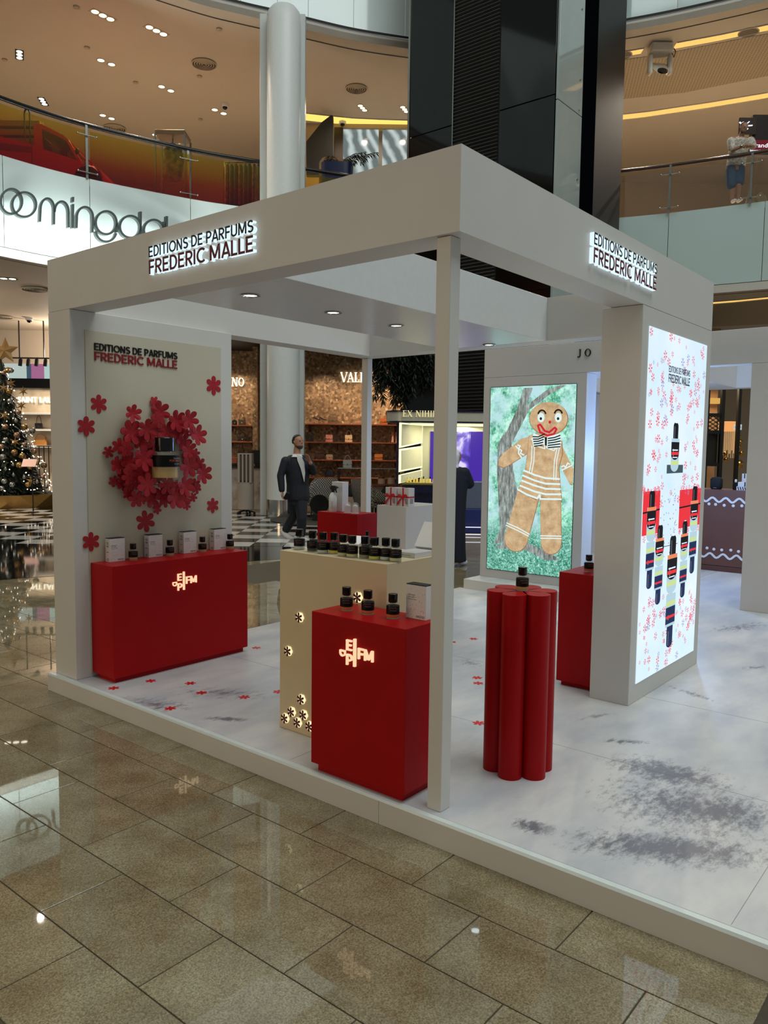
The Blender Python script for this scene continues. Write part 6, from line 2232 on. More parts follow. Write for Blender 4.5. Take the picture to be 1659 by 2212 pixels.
for px, lb in ((717, 'black bell-shaped bag under the vitrine, left'), (835, 'black bell-shaped bag under the vitrine, right')):
    p = hall(hp(px if px > 800 else 759, 1060, 20.3)[0], 20.3, 0.28)
    t = thing('bell_bag', lb, 'handbag', p, 'bell bags', ANG)
    MB().loft([((0, 0, 0.0005), (0.14, 0, 0), (0, 0.07, 0)), ((0, 0, 0.14), (0.15, 0, 0), (0, 0.07, 0)), ((0, 0, 0.27), (0.06, 0, 0), (0, 0.03, 0))], 14).build('bag_body', BLACKM, t, 50)
    MB().tube([(0.05 * math.cos(math.pi * i / 8), 0, 0.26 + 0.05 * math.sin(math.pi * i / 8)) for i in range(9)], 0.008, 6).build('handle', BLACKM, t)
MB(HALLM).box(-1.15, 0.6, 20.15, 20.36, G + 0.0005, 0.279, bev=0.004).build('bag_bench', mat('pink_stone', (190, 160, 140), 0.3), None)
tag(bpy.data.objects['bag_bench'], 'low pink stone bench carrying the bell bags', 'bench')

# ================================================================== perfume kiosk under the lift shaft
KD = 15.0
kk = thing('perfume_kiosk', 'perfume kiosk with rounded canopy, lit cream panels and violet screens', 'kiosk', hall(1.1, KD + 0.8, G), world=True)
CREAM = mat('kiosk_cream', (196, 192, 160), 0.4, noise=0.03)
NAVY = mat('kiosk_navy', (16, 18, 44), 0.25, noise=0.1)
BAND = mat('kiosk_band', (178, 172, 152), 0.2, noise=0.04)
kz0, kz1 = hp(840, 911, KD)[1], hp(840, 887, KD)[1]
ka0, ka1 = hp(835, 900, KD)[0], 2.6


def rounded(a0, a1, d0, d1, r):
    return [(a1, d0), (a1, d1), (a0 + r, d1)] + [(a0 + r + r * math.cos(math.radians(90 + 9 * i)), d1 - r + r * math.sin(math.radians(90 + 9 * i))) for i in range(11)] + [(a0 + r + r * math.cos(math.radians(180 + 9 * i)), d0 + r + r * math.sin(math.radians(180 + 9 * i))) for i in range(11)]


MB(HALLM).prism(rounded(ka0, ka1, KD, KD + 1.6, 0.35)[::-1], kz0 + 0.02, kz1 - 0.02).build('canopy_band', BAND, kk, 40)
MB(HALLM).prism(rounded(ka0 - 0.015, ka1, KD - 0.015, KD + 1.615, 0.36)[::-1], kz1 - 0.02, kz1 + 0.01).build('canopy_edge', NAVY, kk, 40)
MB(HALLM).prism(rounded(ka0 + 0.02, ka1, KD + 0.02, KD + 1.6, 0.35)[::-1], kz0 - 0.01, kz0 + 0.02).build('canopy_edge', NAVY, kk, 40)
a0, z0 = hp(870, 900, KD - 0.01)
GOLDL = emat('letter_gold', (236, 224, 168), 0.9)
ks = thing('kiosk_sign', 'pale gold serif letters along the rounded kiosk canopy', 'sign', hall(a0, KD, z0), world=True)
serif_text('EX NIHILO', hall(a0, KD, z0), RH, (0, 0, 1), 0.118, 0.02, GOLDL, ks, nvec=-FH, track=0.06)
# back wall and light slot
MB(HALLM).box(0.75, 2.55, KD + 1.3, KD + 1.4, G, kz0).build('back_wall', CREAM, kk)
MB(HALLM).box(0.5, 2.5, KD + 0.35, KD + 1.25, kz0 - 0.035, kz0 - 0.015).build('light_slot', emat('kiosk_light', (250, 246, 190), 1.3), kk)
SLOT = emat('panel_edge_light', (255, 252, 206), 1.25)
# stepped lit panels on the left
pl, pr_ = hp(862, 950, KD + 0.2)[0], hp(913, 950, KD + 1.2)[0]
for z0, z1, y0, y1 in ((hp(870, 1010, KD)[1] + 0.0, 0, 0, 0),):
    pass


def kpanel(rows):
    """rows: pixel rows left-top, left-bottom, right-top, right-bottom"""
    lt, lb, rt, rb = rows
    A_ = hall(pl, KD + 0.2, hp(862, lt, KD + 0.2)[1]); B_ = hall(pl, KD + 0.2, hp(862, lb, KD + 0.2)[1])
    C2 = hall(pr_, KD + 1.2, hp(913, rb, KD + 1.2)[1]); D_ = hall(pr_, KD + 1.2, hp(913, rt, KD + 1.2)[1])
    nn = (C2 - B_).cross(A_ - B_).normalized()
    if nn.dot(CAM - A_) < 0: nn = -nn
    MB().add([A_, B_, C2, D_], [(0, 1, 2, 3)]).build('light_tray', SLOT, kk)
    c = (A_ + B_ + C2 + D_) / 4
    s = lambda p: c + (p - c) * 0.84 + nn * 0.03
    q = [s(A_), s(B_), s(C2), s(D_)]
    MB().add(q + [v - nn * 0.02 for v in q], [(0, 1, 2, 3), (0, 4, 5, 1), (1, 5, 6, 2), (2, 6, 7, 3), (3, 7, 4, 0)]).build('cream_panel', CREAM, kk)


kpanel((912, 968, 916, 957))
kpanel((970, 1020, 963, 1010))
kpanel((1026, 1045, 1014, 1030))
MB(HALLM).box(pl - 0.05, pl - 0.01, KD + 0.15, KD + 0.28, G, kz0).build('frame_post', NAVY, kk)
VIO = emat('violet_screen', (74, 44, 170), 0.9)


def _violet(nt, b):
    tc = N(nt, 'TexCoord')
    n = N(nt, 'TexNoise', Scale=2.5, Detail=5.0, Distortion=1.5)
    nt.links.new(tc.outputs['Object'], n.inputs['Vector'])
    r = ramp(nt, [(0.38, (62, 36, 150)), (0.52, (110, 84, 214)), (0.62, (226, 214, 255))])
    nt.links.new(n.outputs['Fac'], r.inputs['Fac'])
    b.inputs['Base Color'].default_value = (0, 0, 0, 1)
    nt.links.new(r.outputs['Color'], b.inputs['Emission Color'])
    b.inputs['Emission Strength'].default_value = 1.0


VIOP = node_mat('violet_picture', _violet)
for px0, px1, r0, r1, m in ((930, 946, 932, 1100, VIO), (986, 1014, 932, 1060, VIOP), (1014, 1041, 932, 1090, VIO)):
    a0, z1 = hp(px0, r0, KD + 1.28)
    a1, z0 = hp(px1, r1, KD + 1.28)
    MB(HALLM).box(a0, a1, KD + 1.27, KD + 1.295, z0, z1).build('violet_panel', m, kk)
zc = hp(900, 1042, KD + 0.5)[1]
MB(HALLM).box(hp(868, 1040, KD + .5)[0], hp(945, 1040, KD + .5)[0], KD + 0.3, KD + 0.8, zc - 0.04, zc, bev=0.004).build('gold_counter_top', mat('gold_top', (150, 140, 70), 0.25, metal=0.6, noise=0.05), kk)
MB(HALLM).box(hp(872, 1040, KD + .5)[0], hp(945, 1040, KD + .5)[0], KD + 0.33, KD + 0.77, zc - 0.2, zc - 0.041).build('counter_body', NAVY, kk)
MB(HALLM).box(0.5, 1.0, KD + 0.4, KD + 0.7, G + 0.0005, zc - 0.201).build('counter_leg', NAVY, kk)
MB(HALLM).box(1.3, 2.6, KD + 0.5, KD + 1.0, G + 0.0005, 0.36, bev=0.01).build('cabinet', mat('kiosk_blue', (22, 34, 92), 0.3, noise=0.1), kk)
MB(HALLM).box(1.45, 2.1, KD + 0.55, KD + 0.95, 0.361, 0.9, bev=0.01).build('cabinet_screen', mat('kiosk_grey', (86, 92, 110), 0.25, noise=0.1), kk)
for d, z in ((KD + 0.2, 0.02), (KD + 0.0, G + 0.02)):
    MB(HALLM).box(0.9, 2.8, d, d + 0.02, z, z + 0.015).build('floor_light', emat('floor_led', (230, 230, 255), 1.2), kk)
for k in range(9):
    p = hall(hp(880 + k * 7, 1040, KD + 0.5)[0], KD + 0.42 + 0.12 * (k % 2), zc)
    t = thing('kiosk_bottle', 'small square gold-lit bottle on the kiosk counter, ' + ['leftmost', 'second', 'third', 'fourth', 'fifth', 'tall black-capped one nearer the left', 'seventh', 'tall black-capped one nearer the right', 'rightmost'][k], 'bottle', p, 'bottles on the kiosk counter', ANG)
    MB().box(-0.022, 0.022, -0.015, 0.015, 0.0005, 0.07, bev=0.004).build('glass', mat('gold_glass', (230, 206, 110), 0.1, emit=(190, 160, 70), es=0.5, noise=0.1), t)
    MB().lathe([(0.012, 0.071), (0.012, 0.10 if k not in (5, 7) else 0.12)], 10).build('cap', BLACK if k in (5, 7) else mat('pale_cap', (226, 220, 190), 0.3, noise=0.05), t, 40)
lamp('kiosk_glow', 'AREA', hall(1.4, KD + 0.8, kz0 - 0.05), 30, (1.0, 0.97, 0.75), 1.2, 0.6)

# dark weeping foliage hanging beside the shaft
LEAF = mat('dark_leaf', (30, 38, 24), 0.45, noise=0.4, nscale=12)
fo = thing('hanging_tree', 'dark weeping foliage hanging above the kiosk beside the lift shaft', 'tree', hall(0.2, 16.6, 2.4), world=True)
mb = MB()
rnd = random.Random(9)
stems = MB()
for k in range(44):
    a = rnd.uniform(-0.32, 0.95)
    d = 16.3 + rnd.random() * 0.8
    ztop = hp(850, 772, 16.6)[1] + 0.4
    zb = 2.35 + rnd.random() * 0.7 + (0.25 if a < -0.1 or a > 0.6 else 0)
    path = [hall(a + 0.05 * math.sin(5 * q + k), d, ztop + (zb - ztop) * q) for q in [0, .25, .5, .75, 1]]
    stems.tube(path, 0.008, 5)
    for q in range(120):
        u = rnd.random()
        i = min(3, int(u * 4))
        c = path[i].lerp(path[i + 1], u * 4 - i)
        an = rnd.uniform(0, 2 * math.pi)
        out = Vector((math.cos(an), math.sin(an), 0))
        tip = c + out * rnd.uniform(0.06, 0.2) + Vector((0, 0, -rnd.uniform(0.06, 0.17)))
        sd = out.cross(Vector((0, 0, 1))) * 0.022
        mid = c.lerp(tip, 0.45) + Vector((0, 0, 0.012))
        mb.add([c, mid + sd, tip, mid - sd], [(0, 1, 2), (0, 2, 3)])
mb.build('leaves', LEAF, fo)['kind'] = 'stuff'
stems.build('stems', mat('stem_brown', (36, 30, 22), 0.7, noise=0.2), fo)['kind'] = 'stuff'

# ================================================================== glazed shop seen through the second pavilion
RD = 20.0
rs = thing('glazed_shopfront', 'black-framed glazed shopfront seen between the two white walls on the right', 'shopfront', hall(9.0, RD, G), world=True)
aL, aR = hp(1500, 950, RD)[0], hp(1625, 950, RD)[0]
ztop = hp(1560, 842, RD)[1]
MB(HALLM).box(aL, aR, RD + 2.2, RD + 2.3, G, 5.0).build('inner_wall', mat('warm_inner', (170, 130, 92), 0.6, noise=0.06, nscale=2), rs)
MB(HALLM).box(aL, aR, RD + 0.1, RD + 2.2, ztop + 0.25, ztop + 0.3).build('inner_ceiling', mat('teal_ceiling', (96, 104, 92), 0.5, noise=0.05), rs)
MB(HALLM).box(aL, aR, RD + 2.0, RD + 2.15, hp(1560, 872, RD + 2)[1], hp(1560, 860, RD + 2)[1]).build('inner_cove', emat('cove_shop', (240, 184, 96), 0.8), rs)
lamp('shop_glow', 'AREA', hall((aL + aR) / 2, RD + 1.3, ztop + 0.2), 45, (1, 0.78, 0.5), 1.0, 1.0)
for px0, px1 in ((1556, 1563), (1592, 1598), (1526, 1530)):
    a0, a1 = hp(px0, 950, RD)[0], hp(px1, 950, RD)[0]
    MB(HALLM).box(a0, a1, RD, RD + 0.12, G, ztop + 0.2).build('mullion', BLACKM, rs)
for py in (896, 933, 1003):
    z = hp(1540, py, RD)[1]
    MB(HALLM).box(hp(1526, 900, RD)[0], hp(1560, 900, RD)[0], RD + 0.02, RD + 0.1, z - 0.05, z + 0.04).build('transom', BLACKM, rs)
# fretwork panel
ft = MB(HALLM)
c0a, c0z = hp(1540, 916, RD + 0.05)
for k in range(-2, 3):
    for s in (-1, 1):
        ft.bar((c0a - 0.15, RD + 0.06, c0z + 0.1 * k - s * 0.1), (c0a + 0.15, RD + 0.06, c0z + 0.1 * k + s * 0.1), 0.012, 0.02)
ft.build('fretwork', BLACKM, rs)
MB(HALLM).box(hp(1528, 900, RD)[0], hp(1558, 900, RD)[0], RD + 0.15, RD + 0.2, hp(1540, 1000, RD)[1], hp(1540, 936, RD)[1]).build('dark_door_panel', mat('dark_bronze', (40, 34, 24), 0.3, noise=0.1), rs)
tl = thing('tassel_lamp', 'glowing fringed amber lamp inside the glazed shopfront', 'lamp', hall(hp(1572, 940, RD + 1)[0], RD + 1.0, hp(1572, 940, RD + 1)[1]))
MB().lathe([(0.24, 0.10), (0.25, 0.34), (0.18, 0.36)], 24, cap=False).build('shade', emat('amber_shade', (255, 176, 104), 0.9), tl)
fg = MB()
for k in range(30):
    a = 2 * math.pi * k / 30
    fg.bar((0.22 * math.cos(a), 0.22 * math.sin(a), 0.1), (0.2 * math.cos(a), 0.2 * math.sin(a), -0.5 + 0.12 * math.sin(k * 2.1)), 0.012, 0.012)
fg.build('fringe', emat('amber_fringe', (226, 176, 120), 0.7), tl)['kind'] = 'stuff'
GOLD = mat('gold_ball', (206, 160, 80), 0.15, metal=1.0, noise=0.05)
for k, (px, py, r) in enumerate(((1596, 944, 0.06), (1599, 955, 0.065), (1596, 967, 0.065), (1601, 979, 0.07), (1596, 1003, 0.12), (1558, 987, 0.06), (1568, 992, 0.065), (1567, 980, 0.06))):
    a, z = hp(px, py, RD + 0.4)
    o = MB().ball((0, 0, 0), r, 14, 10).build('ornament_ball', GOLD, None, 60, loc=hall(a, RD + 0.4, z))
    tag(o, 'gold ornament ball in the glazed shopfront, ' + ['top of the right string', 'second on the right string', 'third on the right string', 'fourth on the right string', 'lowest on the right string', 'leftmost of the left bunch', 'right of the left bunch', 'top of the left bunch'][k], 'bauble', 'gold balls in the right shopfront')
pp = thing('price_board', 'small white lettered board in the glazed shopfront', 'sign', hall(hp(1605, 922, RD)[0], RD + 0.3, hp(1605, 922, RD)[1]), None, ANG)
MB().box(-0.1, 0.1, -0.01, 0.01, -0.07, 0.07).build('board', emat('board_white', (206, 224, 226), 0.8), pp)
tm = MB()
letters('GEORGE', (-0.085, -0.0105, -0.02), (1, 0, 0), (0, 0, 1), 0.17, 0.04, 0.002, [INK], joined=tm)
tm.build('lettering', INK, pp)['kind'] = 'stuff'

# ================================================================== Christmas tree and the marble shop on the left
TD = 21.0
tc_a = hp(8, 1080, TD)[0]
tz0, tz1 = hp(8, 1063, TD)[1], hp(12, 768, TD)[1]
xt = thing('christmas_tree', 'decorated Christmas tree with gold star in a faceted gold planter', 'tree', hall(tc_a, TD, G), world=True)
base = hall(tc_a, TD, 0)
H = tz1 - tz0
R0 = 1.28
PINE = mat('pine_needles', (30, 40, 26), 0.6, noise=0.5, nscale=9)
mb = MB()
rnd = random.Random(5)
mb.lathe([(R0 * 0.78, tz0), (R0 * 0.42, tz0 + H * 0.45), (0.04, tz1 - 0.1)], 20, tuple(base), cap=True)
for k in range(5200):
    u = rnd.random() ** 0.62
    z = tz1 - 0.05 - H * u
    tier = 0.86 + 0.14 * ((u * 9) % 1.0)
    r = R0 * u * tier
    a = rnd.random() * 2 * math.pi
    o = Vector((math.cos(a), math.sin(a), 0))
    c = base + o * r * 0.72 + Vector((0, 0, z + 0.06))
    tip = base + o * (r + rnd.uniform(-0.06, 0.09)) + Vector((0, 0, z - rnd.uniform(0.0, 0.12)))
    sd = o.cross(Vector((0, 0, 1))) * rnd.uniform(0.018, 0.04)
    mid = c.lerp(tip, 0.55)
    mb.add([c, mid + sd, tip, mid - sd], [(0, 1, 2), (0, 2, 3)])
mb.build('needles', PINE, xt)['kind'] = 'stuff'
MB().lathe([(0.09, 0.25), (0.08, tz0 + 0.2)], 12, tuple(base)).build('trunk', mat('bark', (60, 44, 30), 0.8, noise=0.2), xt)
lt = MB()
for k in range(420):
    u = rnd.random() ** 0.6
    a = rnd.random() * 2 * math.pi
    r = R0 * u * 0.99 + 0.03
    c = base + Vector((math.cos(a) * r, math.sin(a) * r, tz1 - 0.05 - H * u))
    s = 0.016
    lt.add([c + Vector((s, 0, 0)), c + Vector((-s, 0, 0)), c + Vector((0, s, 0)), c + Vector((0, -s, 0)), c + Vector((0, 0, s)), c + Vector((0, 0, -s))],
           [(0, 2, 4), (2, 1, 4), (1, 3, 4), (3, 0, 4), (2, 0, 5), (1, 2, 5), (3, 1, 5), (0, 3, 5)])
lt.build('fairy_lights', emat('fairy', (255, 240, 214), 4.0), xt)['kind'] = 'stuff'
BAUB = [mat('bauble_gold', (186, 148, 88), 0.2, metal=0.8, noise=0.1), mat('bauble_silver', (176, 174, 170), 0.18, metal=0.9, noise=0.1), mat('bauble_rose', (176, 140, 112), 0.25, metal=0.7, noise=0.1)]
bms = [MB().ball((0, 0, 0), 1, 14, 10).mesh('bauble', m, 60) for m in BAUB]
drop = MB().lathe([(0.02, -1.0), (0.55, -0.5), (0.62, -0.1), (0.3, 0.5), (0.03, 1.0)], 14).mesh('drop_ornament', BAUB[1], 60)
bpx = [(18, 800), (24, 800), (8, 805), (27, 838), (22, 866), (11, 922), (53, 922), (64, 965), (73, 976), (31, 977), (12, 950), (28, 1003), (42, 1005), (6, 987), (3, 965), (29, 1025), (9, 1040), (92, 1030), (80, 1000), (13, 893), (52, 960), (48, 985), (26, 1047), (80, 1040), (60, 1047), (100, 1050), (40, 890), (34, 908), (70, 930), (36, 940), (64, 1010), (12, 1012), (95, 1005), (20, 845), (4, 1055), (52, 1030)]
for k, (px, py) in enumerate(bpx):
    # on the near side of the cone
    u = (py - 768) / 295
    rr = R0 * u
    a_off = hp(px, py, TD)[0] - tc_a
    dep = math.sqrt(max(0.0, rr * rr - a_off * a_off)) if abs(a_off) < rr else 0.0
    dd = TD - dep - 0.04
    a, z = hp(px, py, dd)
    o = put('drop_ornament' if k % 4 == 3 else 'bauble', drop if k % 4 == 3 else bms[k % 3], xt, hall(a, dd, z))
    s = rnd.uniform(0.055, 0.085)
    o.scale = (s, s, s)


def star_mb(R, r, th, n=5):
    m = MB()
    P = []
    for i in range(2 * n):
        a = math.pi / 2 + math.pi * i / n
        q = R if i % 2 == 0 else r
        P.append((q * math.cos(a), 0, q * math.sin(a)))
    k = len(P)
    m.add(P + [(0, -th, 0), (0, th, 0)], [(i, (i + 1) % k, k) for i in range(k)] + [((i + 1) % k, i, k + 1) for i in range(k)])
    return m


GOLDS = mat('star_gold', (176, 142, 92), 0.35, metal=0.6, noise=0.1)
p = hall(hp(12, 760, TD)[0], TD, tz1 + 0.12)
o = put('star_topper', star_mb(0.36, 0.16, 0.08).mesh('star_topper', GOLDS), xt, p, ANG)
sm = star_mb(0.15, 0.045, 0.04, 6).mesh('star_ornament', GOLDS)
for px, py in ((24, 828), (46, 876), (10, 898), (33, 955), (66, 1040), (8, 838), (50, 845)):
    u = (py - 768) / 295
    rr = R0 * u
    a_off = hp(px, py, TD)[0] - tc_a
    dep = math.sqrt(max(0.0, rr * rr - a_off * a_off)) if abs(a_off) < rr else 0.0
    a, z = hp(px, py, TD - dep - 0.08)
    put('star_ornament', sm, xt, hall(a, TD - dep - 0.08, z), ANG)
# faceted gold planter
GPL = mat('planter_gold', (172, 130, 66), 0.35, metal=0.25, noise=0.1)
n = 9
pl_ = MB()
for k in range(n):
    a, b, c = 2 * math.pi * k / n, 2 * math.pi * (k + 1) / n, 2 * math.pi * (k + 0.5) / n
    zt, zb = tz0 - 0.02, G + 0.0006
    f = lambda an, r, z: (base.x + r * math.cos(an), base.y + r * math.sin(an), z)
    pl_.add([f(a, 1.30, zb), f(b, 1.30, zb), f(c, 1.42, zt), f(a - math.pi / n, 1.42, zt)], [(0, 1, 2), (0, 2, 3)])
pl_.build('planter', GPL, xt)
pl2 = MB().lathe([(1.36, tz0 - 0.03), (0.001, tz0 - 0.02)], 18, tuple(base), cap=False).build('planter_soil', mat('soil', (40, 32, 24), 0.9, noise=0.2), xt)
a, _ = hp(72, 1110, TD - 1.9)
ss = thing('sign_stand', 'slim dark post with a small slanted pink notice before the tree', 'sign', hall(a, TD - 1.9, G), None, ANG)
MB().lathe([(0.13, 0.0006), (0.13, 0.012), (0.014, 0.02), (0.012, 1.15)], 14).build('pole', BLACKM, ss, 40)
MB(Matrix.Translation((-0.06, -0.02, 1.2)) @ Matrix.Rotation(0.95, 4, 'X')).box(-0.17, 0.17, -0.11, 0.11, -0.006, 0.006).build('notice_plate', mat('notice_pink', (214, 164, 146), 0.5, noise=0.05), ss)

# marble shop behind the tree
MDp = 26.0
mw_ = MB(HALLM).box(-16.0, hp(130, 900, MDp)[0], MDp, MDp + 0.2, G, hp(60, 838, MDp)[1])
MARBW = mat('cream_marble', (214, 200, 176), 0.25, col2=(186, 166, 138), nscale=2.2)
mwall = struct('wall_marble_shop', mw_, MARBW)
aM = hp(130, 900, MDp)[0]
zb0, zb1, zb2 = hp(60, 838, MDp)[1], hp(60, 818, MDp)[1], hp(60, 786, MDp)[1]
MB(HALLM).box(-16, aM, MDp - 0.1, MDp + 0.2, zb0, zb1).build('black_band', BLACK, mwall)
for k, (px0, px1, c) in enumerate(((0, 56, (196, 214, 206)), (58, 66, (70, 92, 110)), (68, 94, (176, 110, 150)), (96, 112, (190, 222, 214)))):
    a0, a1 = hp(px0, 800, MDp)[0], hp(px1, 800, MDp)[0]
    MB(HALLM).box(a0, a1, MDp - 0.02, MDp + 0.1, zb1, zb2).build('clerestory_pane', emat('pane_%d' % k, c, 0.8), mwall)
MB(HALLM).box(-16, aM, MDp, MDp + 0.2, zb2, Z1A).build('upper_wall', CEIL, mwall)
s3 = thing('shop_sign', 'glowing white letters on the cream marble wall behind the tree', 'sign', hall(hp(40, 868, MDp)[0], MDp, hp(40, 868, MDp)[1]), world=True)
tm = MB()
a0, z0 = hp(38, 869, MDp - 0.06)
a1, _ = hp(150, 869, MDp - 0.06)
for q in range(1):
    letters('SAINT LAURENT', hall(a0, MDp, z0), RH, (0, 0, 1), a1 - a0, 0.19, 0.06, [NEON], s3, nvec=-FH)
for k, (py, w) in enumerate(((892, 'upper'), (927, 'middle'), (962, 'lower'))):
    z = hp(80, py, MDp)[1]
    t = thing('wall_shelf', w + ' pale shelf on the cream marble wall behind the tree', 'shelf', hall(hp(60, py, MDp)[0], MDp - 0.2, z), 'marble wall shelves', world=True)
    MB(HALLM).box(hp(40, py, MDp)[0], aM, MDp - 0.42, MDp, z - 0.05, z, bev=0.004).build('board', CARD, t)
    MB(HALLM).box(hp(40, py, MDp)[0], aM, MDp - 0.4, MDp - 0.37, z - 0.06, z - 0.051).build('shelf_light', emat('shelf_led', (255, 240, 210), 1.2), t)
handbag(85, hp(80, 927, MDp)[1], 0.24, 0.19, (26, 24, 24), 'small black handbag on the pale shelf beside the tree', d=MDp - 0.22, strap=0.26)
handbag(88, hp(80, 962, MDp)[1], 0.42, 0.30, (176, 122, 56), 'tan slouchy bag on the pale shelf beside the tree', 'tote', d=MDp - 0.22, strap=0.1)
tr = thing('track_light', 'black ceiling track with four small spotlights above the marble shop', 'light', hall(hp(80, 772, 24)[0], 24, hp(80, 772, 24)[1]), world=True)
a0, zt = hp(20, 773, 24.0)
a1, _ = hp(118, 773, 24.0)
MB(HALLM).box(a0, a1, 23.97, 24.03, zt - 0.02, zt + 0.02).build('track', BLACKM, tr)
MB(HALLM).box(a0 + 0.3, a0 + 0.33, 23.98, 24.01, zt, Z1A).build('hanger', BLACKM, tr)
MB(HALLM).box(a1 - 0.33, a1 - 0.3, 23.98, 24.01, zt, Z1A).build('hanger', BLACKM, tr)
for px in (45, 62, 80, 99):
    a, z = hp(px, 780, 24.0)
    q = hall(a, 24.0, zt - 0.02)
    MB(Matrix.Translation(q) @ Matrix.Rotation(0.25, 4, 'X')).lathe([(0.055, -0.22), (0.055, -0.02), (0.02, 0.0)], 14).build('spot_head', BLACKM, tr, 40)
a, z = hp(106, 980, 23.0)
rl = thing('black_railing', 'short black metal railing beside the tree', 'railing', hall(a - 0.3, 23.0, G), world=True)
for k in range(5):
    MB(HALLM).box(a - 0.3 + k * 0.14, a - 0.28 + k * 0.14, 22.99, 23.01, G, hp(100, 965, 23)[1]).build('baluster', BLACKM, rl)
MB(HALLM).box(a - 0.35, a + 0.4, 22.98, 23.02, hp(100, 965, 23)[1], hp(100, 965, 23)[1] + 0.03).build('top_rail', BLACKM, rl)

# ================================================================== people
def remeshed(mb, voxel, smooth_it=3):
    me = mb.mesh('tmp', [])
    o = bpy.data.objects.new('tmp', me)
    COL.objects.link(o)
    r = o.modifiers.new('r', 'REMESH')
    r.mode = 'VOXEL'
    r.voxel_size = voxel
    s = o.modifiers.new('s', 'SMOOTH')
    s.iterations = smooth_it
    s.factor = 0.5
    dg = bpy.context.evaluated_depsgraph_get()
    ev = o.evaluated_get(dg)
    out = bpy.data.meshes.new_from_object(ev, preserve_all_data_layers=False, depsgraph=dg)
    bpy.data.objects.remove(o)
    out.polygons.foreach_set('use_smooth', [True] * len(out.polygons))
    return out


def chain(mb, pts, rs, n=12):
    """tapered limb through joints, rounded at both ends and at the joints"""
    P = [Vector(p) for p in pts]
    for i in range(len(P) - 1):
        a, b = P[i], P[i + 1]
        t = (b - a).normalized()
        s = t.orthogonal().normalized()
        w = t.cross(s)
        mb.loft([(a, s * rs[i], w * rs[i]), (a.lerp(b, 0.5), s * (rs[i] * 0.52 + rs[i + 1] * 0.5), w * (rs[i] * 0.52 + rs[i + 1] * 0.5)), (b, s * rs[i + 1], w * rs[i + 1])], n)
    for p, r in zip(P, rs):
        mb.ball(p, r, n, 8)


def hand(mb, wrist, direction, palm_n, size=1.0, curl=0.6, side=1):
    """palm with four unequal bent fingers and a thumb off its side"""
    d = Vector(direction).normalized()
    n_ = Vector(palm_n).normalized()
    s = d.cross(n_).normalized() * side
    w = Vector(wrist)
    pc = w + d * 0.05 * size
    mb.loft([(w, s * 0.026 * size, n_ * 0.020 * size), (pc, s * 0.040 * size, n_ * 0.018 * size), (w + d * 0.095 * size, s * 0.040 * size, n_ * 0.014 * size)], 10)
    for k, L in enumerate((0.066, 0.076, 0.070, 0.054)):
        b = w + d * 0.09 * size + s * (0.030 - 0.020 * k) * size
        d1 = (d + n_ * curl * 0.5 + s * (0.10 - 0.07 * k)).normalized()
        d2 = (d + n_ * curl * 1.6).normalized()
        k1 = b + d1 * L * 0.5 * size
        chain(mb, [b, k1, k1 + d2 * L * 0.5 * size], [0.0095 * size, 0.009 * size, 0.0078 * size], 8)
    tb = w + d * 0.035 * size + s * 0.036 * size
    t1 = tb + (d * 0.6 + s * 0.7 + n_ * 0.3).normalized() * 0.036 * size
    chain(mb, [tb, t1, t1 + (d * 0.9 + n_ * curl).normalized() * 0.03 * size], [0.012 * size, 0.0105 * size, 0.009 * size], 8)


def head(mb, c, fwd, H=0.235):
    """head of height H centred at c, facing fwd"""
    f = Vector(fwd).normalized()
    up = Vector((0, 0, 1))
    s = f.cross(up).normalized()
    up = s.cross(f)
    c = Vector(c)
    h = H / 2
    prof = [(-1.0, 0.10, 0.10, 0.26), (-0.92, 0.30, 0.30, 0.26), (-0.7, 0.48, 0.44, 0.18), (-0.4, 0.58, 0.62, 0.05), (0.0, 0.64, 0.74, 0.0), (0.4, 0.66, 0.80, -0.03), (0.7, 0.56, 0.68, -0.06), (0.9, 0.34, 0.42, -0.08), (1.0, 0.08, 0.1, -0.1)]
    mb.loft([(c + up * h * z + f * h * o, s * h * w, f * h * d) for z, w, d, o in prof], 18)
    # nose, brow, lips, ears
    mb.loft([(c + up * h * 0.12 + f * h * 0.70, s * 0.008, f * 0.008), (c - up * h * 0.18 + f * h * 0.80, s * 0.017, f * 0.022), (c - up * h * 0.26 + f * h * 0.70, s * 0.014, f * 0.012)], 8)
    mb.loft([(c + up * h * 0.16 + f * h * 0.66 - s * h * 0.42, up * 0.008, f * 0.010), (c + up * h * 0.2 + f * h * 0.74, up * 0.009, f * 0.012), (c + up * h * 0.16 + f * h * 0.66 + s * h * 0.42, up * 0.008, f * 0.010)], 8)
    mb.loft([(c - up * h * 0.50 + f * h * 0.62 - s * 0.02, up * 0.004, f * 0.006), (c - up * h * 0.48 + f * h * 0.68, up * 0.007, f * 0.010), (c - up * h * 0.50 + f * h * 0.62 + s * 0.02, up * 0.004, f * 0.006)], 8)
    for q in (-1, 1):
        mb.loft([(c + s * q * h * 0.66 - f * h * 0.08 + up * h * 0.16, f * 0.016, s * 0.008), (c + s * q * h * 0.70 - f * h * 0.1 - up * h * 0.05, f * 0.018, s * 0.010), (c + s * q * h * 0.63 - f * h * 0.04 - up * h * 0.24, f * 0.010, s * 0.007)], 8)
    return c, f, s, up, h


